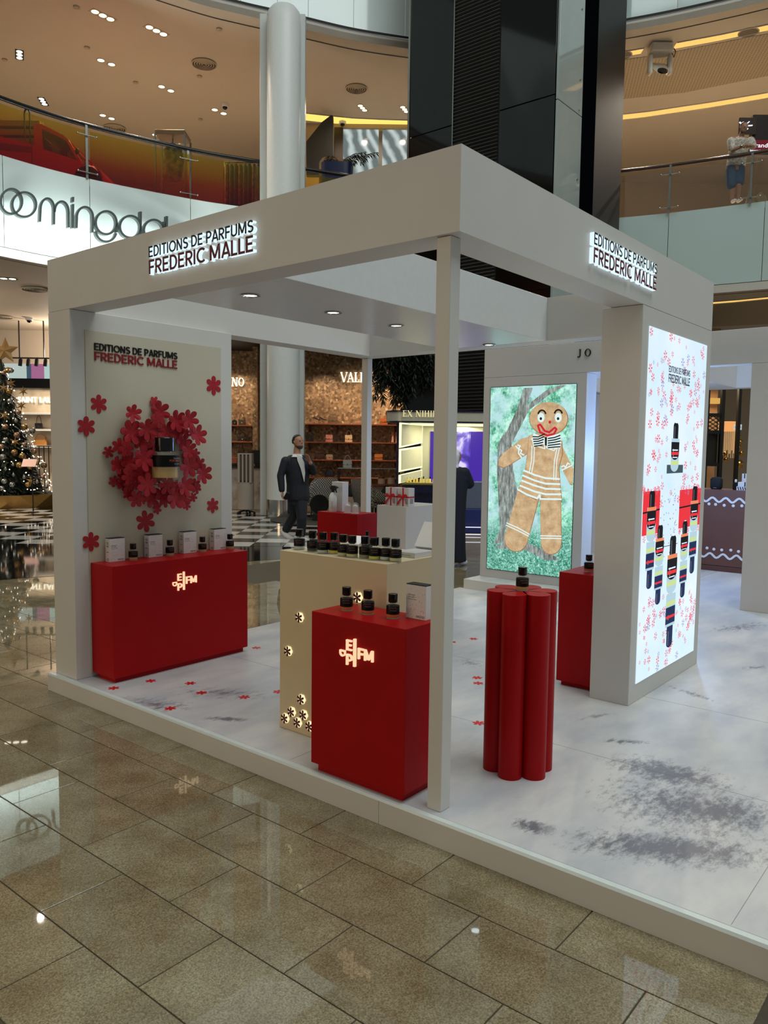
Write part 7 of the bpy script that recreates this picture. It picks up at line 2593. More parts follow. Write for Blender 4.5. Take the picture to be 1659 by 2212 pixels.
def face_parts(body, hd, hairm, beard=None, bald=False, cover=None):
    c, f, s, up, h = hd
    for q in (-1, 1):
        e = c + up * h * 0.04 + f * h * 0.64 + s * q * h * 0.27
        MB().ball(e, 0.0105, 10, 8).build('eye', mat('eye_dark', (30, 24, 20), 0.2, noise=0.1), body, 60)
        m = MB()
        m.loft([(e + up * 0.020 - s * 0.018, up * 0.003, f * 0.006), (e + up * 0.024, up * 0.004, f * 0.008), (e + up * 0.020 + s * 0.018, up * 0.003, f * 0.006)], 8)
        m.build('eyebrow', hairm, body, 60)
    if beard is not None:
        m = MB()
        m.loft([(c - up * h * 0.98 + f * h * 0.24, s * h * 0.28, f * h * 0.34), (c - up * h * 0.74 + f * h * 0.20, s * h * 0.50, f * h * 0.485), (c - up * h * 0.55 + f * h * 0.13, s * h * 0.565, f * h * 0.53), (c - up * h * 0.5 + f * h * 0.02, s * h * 0.56, f * h * 0.40)], 16)
        m.build('beard', beard, body, 60)
    m = MB()
    if cover is None:
        fr = -0.18 if bald else -0.06
        m.loft([(c - up * h * 0.15 - f * h * 0.26, s * h * 0.655, f * h * 0.56), (c + up * h * 0.3 - f * h * 0.20, s * h * 0.70, f * h * 0.66), (c + up * h * 0.72 + f * h * fr, s * h * 0.60, f * h * (0.62 if not bald else 0.52)), (c + up * h * 0.98 + f * h * fr, s * h * 0.34, f * h * 0.4), (c + up * h * 1.05 + f * h * fr, s * h * 0.08, f * h * 0.1)], 18)
        put('hair', remeshed(m, 0.008, 2), body).data.materials.append(hairm)


def finish(body_mb, voxel, skin, name, label, loc):
    o = put(name, remeshed(body_mb, voxel), None, loc, ANG)
    o.data.materials.append(skin)
    return tag(o, label, 'person')


def cloth(name, mb, m, body, voxel=0.012, it=4):
    o = put(name, remeshed(mb, voxel, it), body)
    o.data.materials.append(m)
    return o


SKIN1 = mat('skin_tan', (168, 120, 92), 0.5, noise=0.06, nscale=30)
SKIN2 = mat('skin_olive', (150, 108, 84), 0.5, noise=0.06, nscale=30)
HAIR = mat('hair_dark', (26, 22, 20), 0.6, noise=0.3, nscale=60)
SUIT = mat('navy_suit', (22, 25, 36), 0.7, noise=0.15, nscale=30)
TEE = mat('white_tee', (206, 204, 200), 0.8, noise=0.05)

# --- the walking man
D0 = 14.03
a0 = hp(638, 1160, D0)[0]
L_ = lambda px, py, dd=0.0: Vector((hp(px, py, D0)[0] - a0, dd, hp(px, py, D0)[1] - G))
bm = MB()
fw = Vector((0.78, -0.55, 0.12))
hd = head(bm, L_(643.5, 955), fw, 0.262)
chain(bm, [L_(642, 968), L_(641, 984)], [0.062, 0.066])
bm.loft([(L_(641, 981), (0.10, 0.0, 0), (0, 0.08, 0)), (L_(640, 993), (0.19, 0, 0), (0, 0.11, 0)), (L_(642, 1020), (0.185, 0, 0), (0, 0.12, 0)), (L_(642, 1050), (0.165, 0, 0), (0, 0.11, 0)), (L_(642, 1078), (0.17, 0, 0), (0, 0.12, 0))], 18)
armL = [L_(618, 996, -0.08), L_(608, 1027, -0.12), L_(611.5, 1060, -0.16)]
armR = [L_(663, 994, 0.06), L_(677, 1019, -0.02), L_(673, 999, -0.22)]
chain(bm, armL, [0.058, 0.046, 0.034])
chain(bm, armR, [0.058, 0.046, 0.034])
hand(bm, armL[2], (0.12, -0.05, -1), (0.9, -0.2, 0.1), 1.15, 0.9, 1)
hand(bm, armR[2], (-0.35, -0.25, 0.85), (-0.6, -0.7, 0.1), 1.1, 0.35, -1)
legB = [L_(634, 1080, 0.06), L_(634, 1112, 0.10), L_(614, 1146, 0.16)]
legF = [L_(650, 1080, -0.04), L_(653, 1118, -0.10), L_(651, 1156, -0.06)]
chain(bm, legB, [0.095, 0.062, 0.045])
chain(bm, legF, [0.095, 0.062, 0.045])
man = finish(bm, 0.011, SKIN1, 'person', 'man in navy suit and white tee walking past with one hand raised', hall(a0, D0, G))
face_parts(man, hd, HAIR, mat('beard_dark', (74, 54, 44), 0.7, noise=0.3, nscale=80))
jk = MB()
jk.loft([(L_(641, 983), (0.13, 0.0, 0), (0, 0.10, 0)), (L_(640.5, 990), (0.215, 0, 0), (0, 0.13, 0)), (L_(642, 1003), (0.225, 0, 0), (0, 0.15, 0)), (L_(643, 1030), (0.215, 0, 0), (0, 0.155, 0)), (L_(643, 1048), (0.20, 0, 0), (0, 0.15, 0)), (L_(644, 1072), (0.215, 0, 0), (0, 0.165, 0)), (L_(644, 1080), (0.205, 0, 0), (0, 0.16, 0))], 20)
chain(jk, [armL[0], armL[1], armL[1].lerp(armL[2], 0.9)], [0.085, 0.068, 0.056])
chain(jk, [armR[0], armR[1], armR[1].lerp(armR[2], 0.75)], [0.085, 0.070, 0.058])
cloth('jacket', jk, SUIT, man)
ti = MB()   # white tee in the open front
P = [L_(642, 982, -0.115), L_(653, 986, -0.16), L_(659, 1000, -0.170), L_(661, 1022, -0.172), L_(659, 1040, -0.172), L_(652, 1012, -0.175), L_(645, 995, -0.165)]
Pb = [p + Vector((-0.0, 0.05, 0)) for p in P]
k = len(P)
ti.add(P + Pb, [list(range(k)), list(range(2 * k - 1, k - 1, -1))] + [[i, k + i, k + (i + 1) % k, (i + 1) % k] for i in range(k)])
ti.build('tee', TEE, man)
nk = MB()
nk.loft([(L_(642, 981, -0.01), (0.085, 0, 0), (0, 0.085, 0)), (L_(642.5, 987, -0.04), (0.12, 0, 0), (0, 0.105, 0))], 18)
nk.build('tee_collar', TEE, man, 60)
trs = MB()
chain(trs, [L_(634, 1076, 0.03), L_(634.5, 1112, 0.10), L_(616, 1145, 0.16)], [0.125, 0.092, 0.078])
chain(trs, [L_(650, 1076, -0.02), L_(653, 1118, -0.10), L_(651.5, 1152, -0.06)], [0.125, 0.092, 0.080])
trs.loft([(L_(642, 1070), (0.18, 0, 0), (0, 0.13, 0)), (L_(642, 1090), (0.17, 0, 0), (0, 0.13, 0))], 16)
cloth('trousers', trs, SUIT, man)
WSHOE = mat('white_sneaker', (206, 200, 194), 0.5, noise=0.05)
for pts in ([L_(607, 1150, 0.17), L_(614, 1157, 0.14), L_(624, 1163, 0.10), L_(631, 1164.5, 0.06)], [L_(647, 1163, -0.02), L_(653, 1164, -0.08), L_(662, 1165, -0.15), L_(667, 1165.5, -0.19)]):
    sm_ = MB()
    chain(sm_, pts, [0.045, 0.052, 0.046, 0.036])
    cloth('shoe', sm_, WSHOE, man, 0.01)
ph = MB().box(-0.035, 0.035, -0.008, 0.008, 0.0, 0.13, bev=0.004).build('phone', BLACK, None)
ph.location = HALLM @ Vector((a0, D0, 0)) * 1.0
ph.matrix_world = Matrix.Translation(hall(a0, D0, G)) @ Matrix.Rotation(ANG, 4, 'Z') @ Matrix.Translation(armL[2] + Vector((0.055, -0.03, -0.14))) @ Matrix.Rotation(0.5, 4, 'Y')
tag(ph, 'dark phone held in the walking man\'s lowered hand', 'phone')

# --- woman in black with a white headscarf, mostly behind the corner post
D1 = 11.1
a1_ = hp(978, 1222, D1)[0]
W1 = lambda px, py, dd=0.0: Vector((hp(px, py, D1)[0] - a1_, dd, hp(px, py, D1)[1] - G))
bm = MB()
hd = head(bm, W1(983, 988), (0.9, 0.45, -0.1), 0.225)
chain(bm, [W1(981, 1000), W1(980, 1012)], [0.055, 0.06])
bm.loft([(W1(978, 1010), (0.14, 0, 0), (0, 0.08, 0)), (W1(978, 1022), (0.19, 0, 0), (0, 0.10, 0)), (W1(978, 1060), (0.15, 0, 0), (0, 0.1, 0)), (W1(978, 1100), (0.17, 0, 0), (0, 0.12, 0))], 16)
ar = [W1(1003, 1022), W1(1014, 1045, 0.05), W1(1019, 1046, 0.28)]
al = [W1(956, 1022), W1(950, 1045, 0.05), W1(985, 1050, 0.28)]
chain(bm, ar, [0.05, 0.042, 0.03])
chain(bm, al, [0.05, 0.042, 0.03])
hand(bm, ar[2], (-0.2, 0.6, 0.5), (-0.8, 0, 0.3), 0.95, 0.8, 1)
hand(bm, al[2], (0.3, 0.6, 0.4), (0.8, 0, 0.3), 0.95, 0.8, -1)
chain(bm, [W1(968, 1100), W1(968, 1160), W1(970, 1212)], [0.085, 0.06, 0.045])
chain(bm, [W1(988, 1100), W1(990, 1160), W1(994, 1212)], [0.085, 0.06, 0.045])
wo = finish(bm, 0.011, SKIN1, 'person', 'woman in long black robe and white headscarf half hidden by the corner post', hall(a1_, D1, G))
face_parts(wo, hd, HAIR, cover=True)
ab = MB()
ab.loft([(W1(979, 1008), (0.11, 0, 0), (0, 0.09, 0)), (W1(979, 1016), (0.19, 0, 0), (0, 0.12, 0)), (W1(979, 1035), (0.215, 0, 0), (0, 0.14, 0)), (W1(979, 1075), (0.19, 0, 0), (0, 0.15, 0)), (W1(979, 1120), (0.175, 0, 0), (0, 0.16, 0)), (W1(980, 1180), (0.17, 0, 0), (0, 0.17, 0)), (W1(981, 1212), (0.175, 0, 0), (0, 0.18, 0))], 22)
chain(ab, ar[:2] + [ar[1].lerp(ar[2], 0.85)], [0.085, 0.078, 0.065])
chain(ab, al[:2] + [al[1].lerp(al[2], 0.85)], [0.085, 0.078, 0.065])
cloth('robe', ab, mat('black_robe', (10, 11, 18), 0.75, noise=0.2, nscale=20), wo, 0.012)
sc = MB()
c, f, s, up, h = hd
sc.loft([(c + up * h * 1.06 - f * h * 0.1, s * h * 0.2, f * h * 0.2), (c + up * h * 0.85 - f * h * 0.1, s * h * 0.55, f * h * 0.62), (c + up * h * 0.3 - f * h * 0.18, s * h * 0.78, f * h * 0.72), (c - up * h * 0.3 - f * h * 0.20, s * h * 0.76, f * h * 0.68), (c - up * h * 0.9 - f * h * 0.12, s * h * 0.66, f * h * 0.66), (c - up * h * 1.35 - f * h * 0.1, s * h * 0.9, f * h * 0.85)], 20)
cloth('headscarf', sc, mat('white_scarf', (206, 200, 196), 0.8, noise=0.05), wo, 0.009)
for pts in ([W1(994, 1214), W1(1000, 1216, 0.05), W1(1007, 1217, 0.12)], [W1(970, 1214), W1(974, 1216, 0.05), W1(980, 1217, 0.12)]):
    sm_ = MB()
    chain(sm_, pts, [0.04, 0.044, 0.036])
    cloth('shoe', sm_, WSHOE, wo, 0.01)

# --- man leaning on the right balcony rail
rp = on_z(1597, 334, Z1B + 1.12)
D2 = (rp - CAM).dot(FH) + 0.30
a2_ = hp(1592, 430, D2)[0]
M1 = lambda px, py, dd=0.0: Vector((hp(px, py, D2)[0] - a2_, dd, hp(px, py, D2)[1] - Z1B))
bm = MB()
hd = head(bm, M1(1599, 283, -0.18), (0.25, -0.9, -0.35), 0.24)
chain(bm, [M1(1598, 292, -0.12), M1(1597, 302, -0.06)], [0.06, 0.065])
bm.loft([(M1(1597, 299, -0.06), (0.15, 0, 0), (0, 0.09, 0.02)), (M1(1597, 308, -0.06), (0.21, 0, 0), (0, 0.11, 0.02)), (M1(1594, 330, 0.02), (0.18, 0, 0), (0, 0.11, 0)), (M1(1592, 352, 0.08), (0.17, 0, 0), (0, 0.11, 0)), (M1(1591, 368, 0.08), (0.17, 0, 0), (0, 0.12, 0))], 18)
ra = [M1(1577, 308, -0.06), M1(1575, 330, -0.16), M1(1592, 328, -0.36)]
la = [M1(1619, 307, -0.06), M1(1621, 322, -0.14), M1(1600, 329, -0.38)]
chain(bm, ra, [0.055, 0.044, 0.032])
chain(bm, la, [0.055, 0.044, 0.032])
hand(bm, ra[2], (0.9, -0.2, -0.05), (0, -0.3, -1), 1.0, 0.5, 1)
hand(bm, la[2], (-0.9, -0.2, -0.05), (0, -0.3, -1), 1.0, 0.5, -1)
chain(bm, [M1(1583, 368, 0.08), M1(1584, 402, 0.04), M1(1586, 431, 0.10)], [0.095, 0.062, 0.042])
chain(bm, [M1(1599, 368, 0.08), M1(1595, 400, -0.02), M1(1596, 431, 0.06)], [0.095, 0.062, 0.042])
bman = finish(bm, 0.012, SKIN2, 'person', 'man in white patterned tee and blue shorts leaning on the balcony rail', hall(a2_, D2, Z1B))
face_parts(bman, hd, HAIR, mat('stubble', (86, 62, 50), 0.7, noise=0.2), bald=True)
tee = MB()
tee.loft([(M1(1597, 300, -0.06), (0.12, 0, 0), (0, 0.10, 0.02)), (M1(1597, 306, -0.06), (0.23, 0, 0), (0, 0.14, 0.02)), (M1(1595, 330, 0.0), (0.225, 0, 0), (0, 0.15, 0)), (M1(1593, 350, 0.06), (0.215, 0, 0), (0, 0.15, 0)), (M1(1592, 357, 0.07), (0.215, 0, 0), (0, 0.15, 0))], 20)
chain(tee, [ra[0], ra[0].lerp(ra[1], 0.8)], [0.095, 0.085])
chain(tee, [la[0], la[0].lerp(la[1], 0.8)], [0.095, 0.085])
cloth('tee_shirt', tee, mat('speckled_tee', (196, 188, 174), 0.8, col2=(140, 130, 118), nscale=22), bman)
sho = MB()
chain(sho, [M1(1583, 364, 0.08), M1(1582, 398, 0.05)], [0.13, 0.11])
chain(sho, [M1(1600, 364, 0.08), M1(1597, 394, 0.0)], [0.13, 0.10])
cloth('shorts', sho, mat('blue_shorts', (48, 68, 92), 0.8, noise=0.2, nscale=14), bman)
for pts in ([M1(1586, 433, 0.08), M1(1586, 434, -0.06)], [M1(1596, 433, 0.04), M1(1597, 434, -0.1)]):
    sm_ = MB()
    chain(sm_, pts, [0.045, 0.035])
    cloth('shoe', sm_, WSHOE, bman, 0.012)
MB().lathe([(0.037, -0.012), (0.039, 0.0), (0.037, 0.012)], 12, tuple(ra[2] + Vector((-0.05, 0.02, 0)))).build('wristwatch', STEEL, bman)

# ================================================================== upper galleries: what stands on them
# red pickup truck behind the gradient glass
QD = 18.2
K = lambda px, py: hp(px, py, QD)
CARR = mat('car_red', (150, 18, 24), 0.18, noise=0.05, coat=0.6)
tk = thing('pickup_truck', 'red vintage pickup truck parked behind the gradient glass balustrade', 'truck', hall(K(60, 300)[0], QD + 0.8, Z1B), world=True)


def side(pix, d0, d1, m, name, mi=0):
    pts = [K(px, py) for px, py in pix]
    MB(HALLM).prism(pts, d0, d1, 'y').build(name, m, tk, 30)


side([(68, 262), (84, 263), (132, 288), (143, 297), (165, 338), (185, 358), (186, 372), (74, 352)][::-1], QD + 0.30, QD + 1.75, CARR, 'cab') if False else None
side([(70, 315), (164, 345), (182, 356), (215, 365), (222, 380), (222, 415), (70, 415)], QD, QD + 1.8, CARR, 'door_and_hood')
side([(68, 262), (84, 262), (130, 286), (143, 297), (139, 300), (126, 292), (84, 272), (68, 270)], QD + 0.15, QD + 1.65, CARR, 'roof')
side([(68, 268), (84, 270), (88, 318), (70, 316)], QD + 0.1, QD + 0.25, CARR, 'rear_pillar')
side([(138, 298), (143, 297), (172, 346), (164, 345)], QD + 0.1, QD + 0.2, CARR, 'windscreen_pillar')
side([(68, 268), (84, 270), (88, 318), (70, 316)], QD + 1.55, QD + 1.7, CARR, 'rear_pillar')
side([(138, 298), (143, 297), (172, 346), (164, 345)], QD + 1.6, QD + 1.7, CARR, 'windscreen_pillar')
side([(86, 276), (126, 293), (138, 300), (162, 342), (89, 319)], QD + 0.14, QD + 0.15, mat('car_window', (30, 26, 22), 0.05, alpha=0.5, noise=0.05), 'side_window')
side([(-60, 280), (68, 312), (68, 415), (-60, 415)], QD, QD + 0.06, CARR, 'bed_side')
side([(-60, 300), (68, 318), (68, 330), (-60, 318)], QD - 0.01, QD + 0.0, mat('car_red_dark', (104, 12, 22), 0.3, noise=0.1), 'bed_rib')
for px in (20, 190):
    a, z = K(px, 405)
    MB(HALLM @ Matrix.Translation((a, QD + 0.02, Z1B + 0.34)) @ Matrix.Rotation(math.pi / 2, 4, 'X')).lathe([(0.33, -0.1), (0.34, 0.0), (0.3, 0.05), (0.15, 0.06)], 22).build('wheel', BLACKM, tk, 40)
a, z = K(171, 331)
MB(HALLM @ Matrix.Translation((a, QD - 0.12, z))).ball((0, 0, 0), 0.07, 12, 8, s=(0.7, 0.4, 1)).build('wing_mirror', BLACKM, tk, 60)
MB(HALLM).bar((a, QD - 0.1, z - 0.06), (a - 0.06, QD + 0.08, z - 0.2), 0.02, 0.02).build('mirror_arm', STEEL, tk)
# crates of produce on the truck bed, a black hoop over them
for k, (px, py, w) in enumerate(((20, 235, 'top'), (22, 255, 'middle'), (24, 275, 'lower'))):
    a, z = K(px, py)
    cr = thing('produce_rack', w + ' wooden produce tray stacked on the truck bed', 'tray', hall(a, QD + 0.9, z), 'produce trays on the truck')
    cr.rotation_euler = (0, 0, ANG)
    MB().box(-0.6, 0.42, -0.3, 0.3, -0.14, 0.0, bev=0.01).build('tray', mat('tray_wood', (120, 84, 48), 0.6, noise=0.15), cr)
    rnd = random.Random(k)
    for q in range(14):
        pm = mat('produce_%d' % (q % 3), ((120, 130, 50), (70, 70, 40), (150, 90, 50))[q % 3], 0.5, noise=0.2)
        MB().ball((-0.55 + 0.07 * q, rnd.uniform(-0.25, 0.25), 0.028), rnd.uniform(0.026, 0.04), 8, 6).build('fruit', pm, cr, 60)
    MB().box(-0.58, -0.55, -0.28, -0.25, -0.21, -0.14).build('leg', BLACKM, cr)
    MB().box(0.36, 0.39, -0.28, -0.25, -0.21, -0.14).build('leg', BLACKM, cr)
a, z = K(50, 255)
hoop = MB(HALLM)
hoop.tube([(a - 0.06, QD + 0.2, z - 0.4), (a - 0.06, QD + 0.2, z + 0.18)] + [(a - 0.06 * math.cos(math.pi * i / 6), QD + 0.2, z + 0.18 + 0.1 * math.sin(math.pi * i / 6)) for i in range(7)] + [(a + 0.06, QD + 0.2, z - 0.5)], 0.018, 8)
tag(hoop.build('hoop_rail', BLACKM, None, 60), 'black hooped rod rising above the left balustrade', 'rod')

# garment in a stand and a rack of clothes
GD = 19.3
Kg = lambda px, py: hp(px, py, GD)
gs = thing('garment_stand', 'steel display frame holding one patterned dress above the balustrade', 'garment stand', hall(Kg(371, 400)[0], GD, Z1B), world=True)
(aL, zt), (aR, _) = Kg(340, 296), Kg(404, 296)
for a in (aL, aR):
    for d in (GD - 0.2, GD + 0.35):
        MB(HALLM).box(a - 0.02, a + 0.02, d - 0.02, d + 0.02, Z1B, zt).build('upright', STEEL, gs)
MB(HALLM).box(aL, aR, GD - 0.22, GD + 0.37, zt - 0.01, zt + 0.09, bev=0.005).build('header', mat('bronze', (120, 96, 70), 0.4, metal=0.5, noise=0.1), gs)
MB(HALLM).box(aL, aR, GD - 0.2, GD + 0.35, Z1B, Z1B + 0.25).build('plinth_block', mat('mauve', (120, 84, 96), 0.6, noise=0.1), gs)
DRS = mat('patterned_cloth', (96, 84, 36), 0.8, col2=(40, 36, 24), nscale=9)
ac = (aL + aR) / 2
zz = [Kg(371, q)[1] for q in (312, 322, 345, 372, 388)]
dr = MB(HALLM)
dr.loft([((ac, GD + 0.05, zz[0]), (0.10, 0, 0), (0, 0.08, 0)), ((ac, GD + 0.05, zz[1]), (0.22, 0, 0), (0, 0.12, 0)), ((ac + 0.02, GD + 0.05, zz[2]), (0.25, 0, 0), (0, 0.14, 0)), ((ac - 0.02, GD + 0.05, zz[3]), (0.24, 0, 0), (0, 0.16, 0)), ((ac - 0.02, GD + 0.05, zz[4]), (0.23, 0, 0), (0, 0.16, 0))], 20)
dr.build('dress', DRS, gs, 60)
MB(HALLM).tube([(ac, GD + 0.05, zz[0] - 0.05), (ac, GD + 0.05, zt)], 0.012, 6).build('hanger_rod', STEEL, gs)
MB(HALLM).loft([((ac, GD + 0.02, zz[0] + 0.02), (0.08, 0, 0), (0, 0.07, 0)), ((ac, GD + 0.02, zz[0] - 0.05), (0.13, 0, 0), (0, 0.10, 0))], 14).build('blue_scarf', mat('blue_cloth', (40, 96, 140), 0.8, noise=0.1), gs, 60)
rk = thing('clothes_rack', 'rail of hanging patterned clothes behind the end of the gradient balustrade', 'clothes rack', hall(Kg(530, 420)[0], GD + 0.6, Z1B), world=True)
KD2 = GD + 1.0
(aL, zt), (aR, _) = hp(484, 350, KD2), hp(566, 356, KD2)
MB(HALLM).tube([(aL, KD2, zt), (aR, KD2, zt)], 0.018, 8).build('rail', STEEL, rk)
for a in (aL, aR):
    MB(HALLM).tube([(a, KD2, Z1B), (a, KD2, zt)], 0.018, 8).build('upright', STEEL, rk)
cols = [(110, 84, 40), (60, 64, 36), (40, 40, 34), (96, 60, 36), (70, 74, 44), (36, 34, 30), (110, 76, 44), (54, 50, 40)]
for k in range(8):
    a = aL + 0.08 + (aR - aL - 0.16) * k / 7
    g = MB(HALLM)
    w = 0.055
    g.loft([((a, KD2, zt - 0.04), (w * 0.5, 0, 0), (0, 0.05, 0)), ((a, KD2, zt - 0.12), (w, 0, 0), (0, 0.2, 0)), ((a, KD2, zt - 0.5), (w, 0, 0), (0, 0.22, 0)), ((a, KD2, Z1B + 0.12 + 0.08 * (k % 3)), (w * 1.2, 0, 0), (0, 0.24, 0))], 12)
    g.build('garment', mat('garment_%d' % k, cols[k], 0.8, col2=tuple(v // 2 for v in cols[k]), nscale=14), rk, 60)

# windows, planter and a wooden frame right of the column
WD = 25.0
Kw = lambda px, py: hp(px, py, WD)
aw0, aw1 = Kw(650, 300)[0], Kw(920, 300)[0]
zw1, zw0 = Kw(800, 277)[1], Z1B


def _daypane(nt, b):
    tc = N(nt, 'TexCoord')
    w = N(nt, 'TexWave', Scale=0.9, Distortion=6.0, Detail=3.0)
    mp = N(nt, 'Mapping')
    mp.inputs['Rotation'].default_value = (0, 0.7, 0.9)
    nt.links.new(tc.outputs['Object'], mp.inputs['Vector'])
    nt.links.new(mp.outputs['Vector'], w.inputs['Vector'])
    r = ramp(nt, [(0.2, (104, 116, 116)), (0.6, (150, 164, 162)), (1.0, (190, 202, 200))])
    nt.links.new(w.outputs['Fac'], r.inputs['Fac'])
    b.inputs['Base Color'].default_value = (0, 0, 0, 1)
    b.inputs['Roughness'].default_value = 0.1
    nt.links.new(r.outputs['Color'], b.inputs['Emission Color'])
    b.inputs['Emission Strength'].default_value = 1.0


DAY = node_mat('daylit_pane', _daypane)
wn = MB(HALLM)
wn.box(aw0, Kw(738, 300)[0], WD, WD + 0.2, zw0, Z2)
wn.box(Kw(738, 300)[0], aw1, WD, WD + 0.2, zw1, Z2)
wo_ = struct('wall_window_bay', wn, mat('bay_wall', (168, 148, 122), 0.7, noise=0.05))
win = MB(HALLM).box(Kw(738, 300)[0], aw1, WD + 0.05, WD + 0.15, zw0, zw0 + 0.05)
wi = struct('window_1', win, STEEL)
for px0, px1 in ((741, 818), (826, 918)):
    MB(HALLM).box(Kw(px0, 300)[0], Kw(px1, 300)[0], WD + 0.10, WD + 0.12, zw0, zw1).build('window_pane', DAY, wi)
MB(HALLM).box(Kw(818, 300)[0], Kw(826, 300)[0], WD + 0.02, WD + 0.14, zw0, zw1).build('mullion', STEEL, wi)
MB(HALLM).box(Kw(722, 300)[0], Kw(741, 300)[0], WD - 0.06, WD + 0.1, zw0, zw1, bev=0.01).build('window_jamb', mat('dark_jamb', (70, 60, 50), 0.5, noise=0.1), wi)
MB(HALLM).prism([Kw(700, 290), Kw(720, 275), Kw(724, 277), Kw(724, 400), Kw(668, 400), Kw(668, 330)][::-1], WD - 0.9, WD - 0.7, 'y').build('dark_screen_wall', mat('dark_slate', (58, 58, 54), 0.4, noise=0.1), wi)
# wooden frame box and blue planter with palms
PD2 = 21.3
Kp = lambda px, py: hp(px, py, PD2)
wf = thing('wooden_frame', 'open wooden frame with sloping sides behind the short balustrade', 'frame', hall(Kp(725, 390)[0], PD2, Z1B), world=True)
WOOD = mat('pale_wood', (150, 112, 72), 0.5, noise=0.2, nscale=12)
q = [Kp(692, 352), Kp(700, 342), Kp(757, 348), Kp(757, 372)]
for (a_, b_) in ((q[1], q[2]), (q[0], q[1]), (q[2], q[3])):
    MB(HALLM).bar((a_[0], PD2, a_[1]), (b_[0], PD2, b_[1]), 0.06, 0.06).build('rail', WOOD, wf)
    MB(HALLM).bar((a_[0], PD2 + 0.5, a_[1]), (b_[0], PD2 + 0.5, b_[1]), 0.06, 0.06).build('rail', WOOD, wf)
for a_ in (q[0][0], q[3][0]):
    for d in (PD2, PD2 + 0.5):
        MB(HALLM).bar((a_, d, Z1B), (a_, d, q[0][1]), 0.06, 0.06).build('post', WOOD, wf)
pt_ = thing('blue_planter', 'dark blue planter with arching palm fronds behind the short balustrade', 'plant', hall(Kp(728, 390)[0], PD2 - 0.2, Z1B), world=True)
ap = Kp(730, 370)[0]
zp = Kp(730, 366)[1]
MB(HALLM).loft([((ap, PD2 - 0.3, Z1B + 0.0005), (0.35, 0, 0), (0, 0.25, 0)), ((ap, PD2 - 0.3, zp), (0.42, 0, 0), (0, 0.3, 0))], 18, p=4).build('pot', mat('navy_pot', (24, 34, 70), 0.3, noise=0.1), pt_, 40)
PALM = mat('palm_leaf', (44, 50, 32), 0.5, noise=0.3, nscale=10)
rnd = random.Random(3)
for px, sgn, Ln in ((735, -1, 0.5), (742, 1, 0.65), (752, 1, 0.8), (728, -1, 0.45), (760, 1, 0.55), (780, 1, 0.75), (722, -1, 0.3)):
    a_, z_ = Kp(px, 366)
    fr_ = MB(HALLM)
    pts = [(a_ + sgn * Ln * 0.5 * t * t, PD2 - 0.3 + 0.05 * rnd.uniform(-1, 1), z_ + Ln * (0.75 * t - 0.32 * t * t)) for t in [i / 8 for i in range(9)]]
    fr_.tube(pts, [0.012 - 0.001 * i for i in range(9)], 5)
    for i in range(1, 9):
        for s in (-1, 1):
            c = Vector(pts[i])
            tp = c + Vector((sgn * 0.10, s * 0.14, -0.10 + 0.05 * rnd.random()))
            sd = Vector((0.02, 0, 0.008))
            md = c.lerp(tp, 0.5) + Vector((0, 0, 0.02))
            fr_.add([c, md + sd, tp, md - sd], [(0, 1, 2), (0, 2, 3)])
    fr_.build('frond', PALM, pt_)

# right gallery: direction sign, shopping bags
SD = 19.2
Ks = lambda px, py: hp(px, py, SD)
dsn = thing('direction_sign', 'dark hanging direction sign with white rays and red strip behind the balcony man', 'sign', hall(Ks(1625, 290)[0], SD, Ks(1625, 300)[1]), world=True)
a0_, z1_ = Ks(1595, 262)
a1_2, z0_ = Ks(1760, 330)
MB(HALLM).box(a0_ + 0.35, a1_2, SD, SD + 0.2, Ks(1640, 334)[1], Ks(1640, 252)[1] + 0.05, bev=0.01).build('sign_body', mat('sign_dark', (36, 24, 20), 0.3, noise=0.1), dsn)
MB(HALLM).box(a0_, a0_ + 0.42, SD - 0.06, SD - 0.005, Ks(1610, 292)[1], Ks(1610, 256)[1], bev=0.01).build('arrow_box', mat('sign_brown', (48, 32, 24), 0.3, noise=0.1), dsn)
MB(HALLM).box(a0_ + 0.36, a1_2, SD - 0.02, SD - 0.001, Ks(1640, 328)[1], Ks(1640, 303)[1]).build('red_strip', mat('sign_red', (110, 16, 30), 0.3, emit=(70, 6, 16), es=0.5, noise=0.05), dsn)
RAYM = emat('ray_white', (236, 244, 255), 1.4)
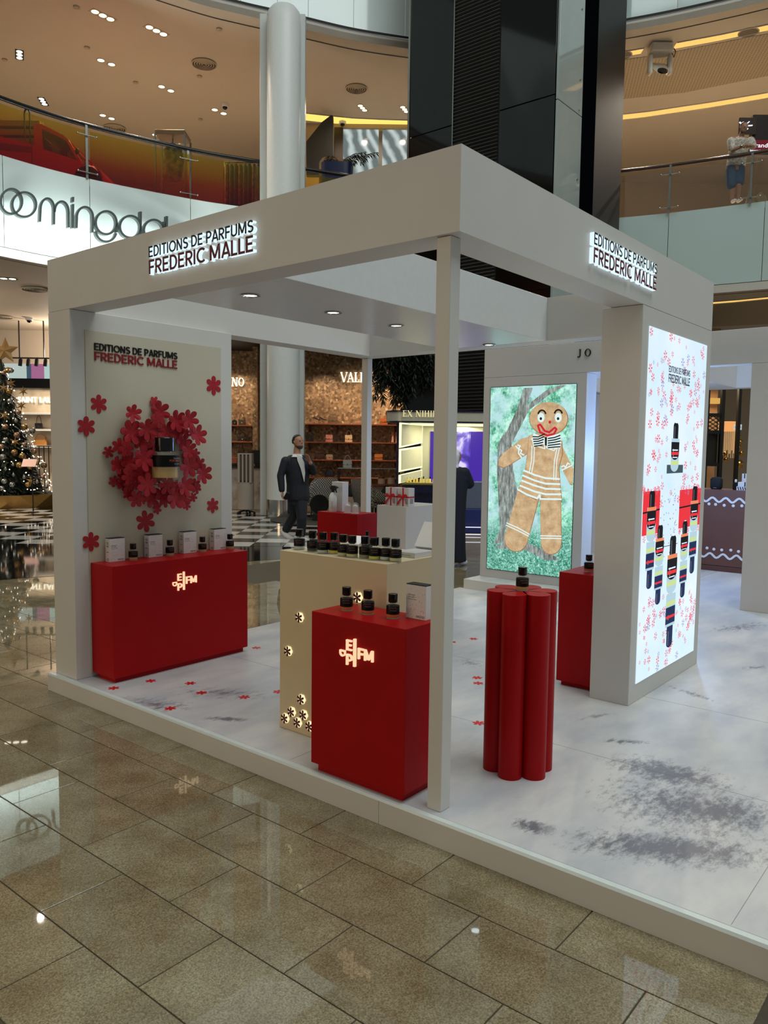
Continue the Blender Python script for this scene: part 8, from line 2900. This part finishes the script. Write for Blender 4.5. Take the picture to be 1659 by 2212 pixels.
cA, cZ = Ks(1604, 275)
for ang, l0, l1 in ((40, 0.04, 0.16), (5, 0.04, 0.20), (-35, 0.04, 0.12), (140, 0.04, 0.14)):
    c_, s_ = math.cos(math.radians(ang)), math.sin(math.radians(ang))
    MB(HALLM).bar((cA + l0 * c_, SD - 0.07, cZ + l0 * s_), (cA + l1 * c_, SD - 0.07, cZ + l1 * s_), 0.03, 0.02).build('ray', RAYM, dsn)
tm = MB()
letters('Grand Parking', hall(a0_ + 0.30, SD - 0.02, Ks(1640, 319)[1]), RH, (0, 0, 1), 0.95, 0.10, 0.006, [RAYM], joined=tm, nvec=-FH)
letters('bloomingdales', hall(a0_ + 0.30, SD - 0.02, Ks(1640, 328)[1]), RH, (0, 0, 1), 0.5, 0.05, 0.006, [RAYM], joined=tm, nvec=-FH)
tm.build('lettering', RAYM, dsn)['kind'] = 'stuff'
MB(HALLM).box(a0_ + 0.9, a0_ + 0.95, SD + 0.08, SD + 0.12, Ks(1640, 252)[1], Z2).build('hanger', STEEL, dsn)
BAGM = mat('kraft_bag', (112, 96, 66), 0.8, noise=0.1)
for k, (px, w, h) in enumerate(((1621, 0.19, 0.40), (1645, 0.27, 0.42))):
    p0 = on_z(px, 424, Z1B)
    dd = D2 + 0.25
    a_ = hp(px, 420, dd)[0]
    b_ = thing('shopping_bag', ('narrow' if k == 0 else 'wide') + ' brown paper shopping bag standing behind the right balustrade', 'bag', hall(a_, dd, Z1B), 'paper bags on the balcony', ANG + (0.25 if k else -0.15))
    MB().loft([((0, 0, 0.0006), (w / 2, 0, 0), (0, 0.08, 0)), ((0, 0, h * 0.6), (w / 2, 0, 0), (0, 0.075, 0)), ((0.01, 0, h), (w * 0.44, 0, 0), (0, 0.02, 0))], 16, p=6).build('bag_body', BAGM, b_, 30)
    for s in (-1, 1):
        MB().tube([(w * 0.2 * math.cos(math.pi * i / 8), s * 0.02, h - 0.01 + 0.07 * math.sin(math.pi * i / 8)) for i in range(9)], 0.005, 5).build('handle', BAGM, b_)
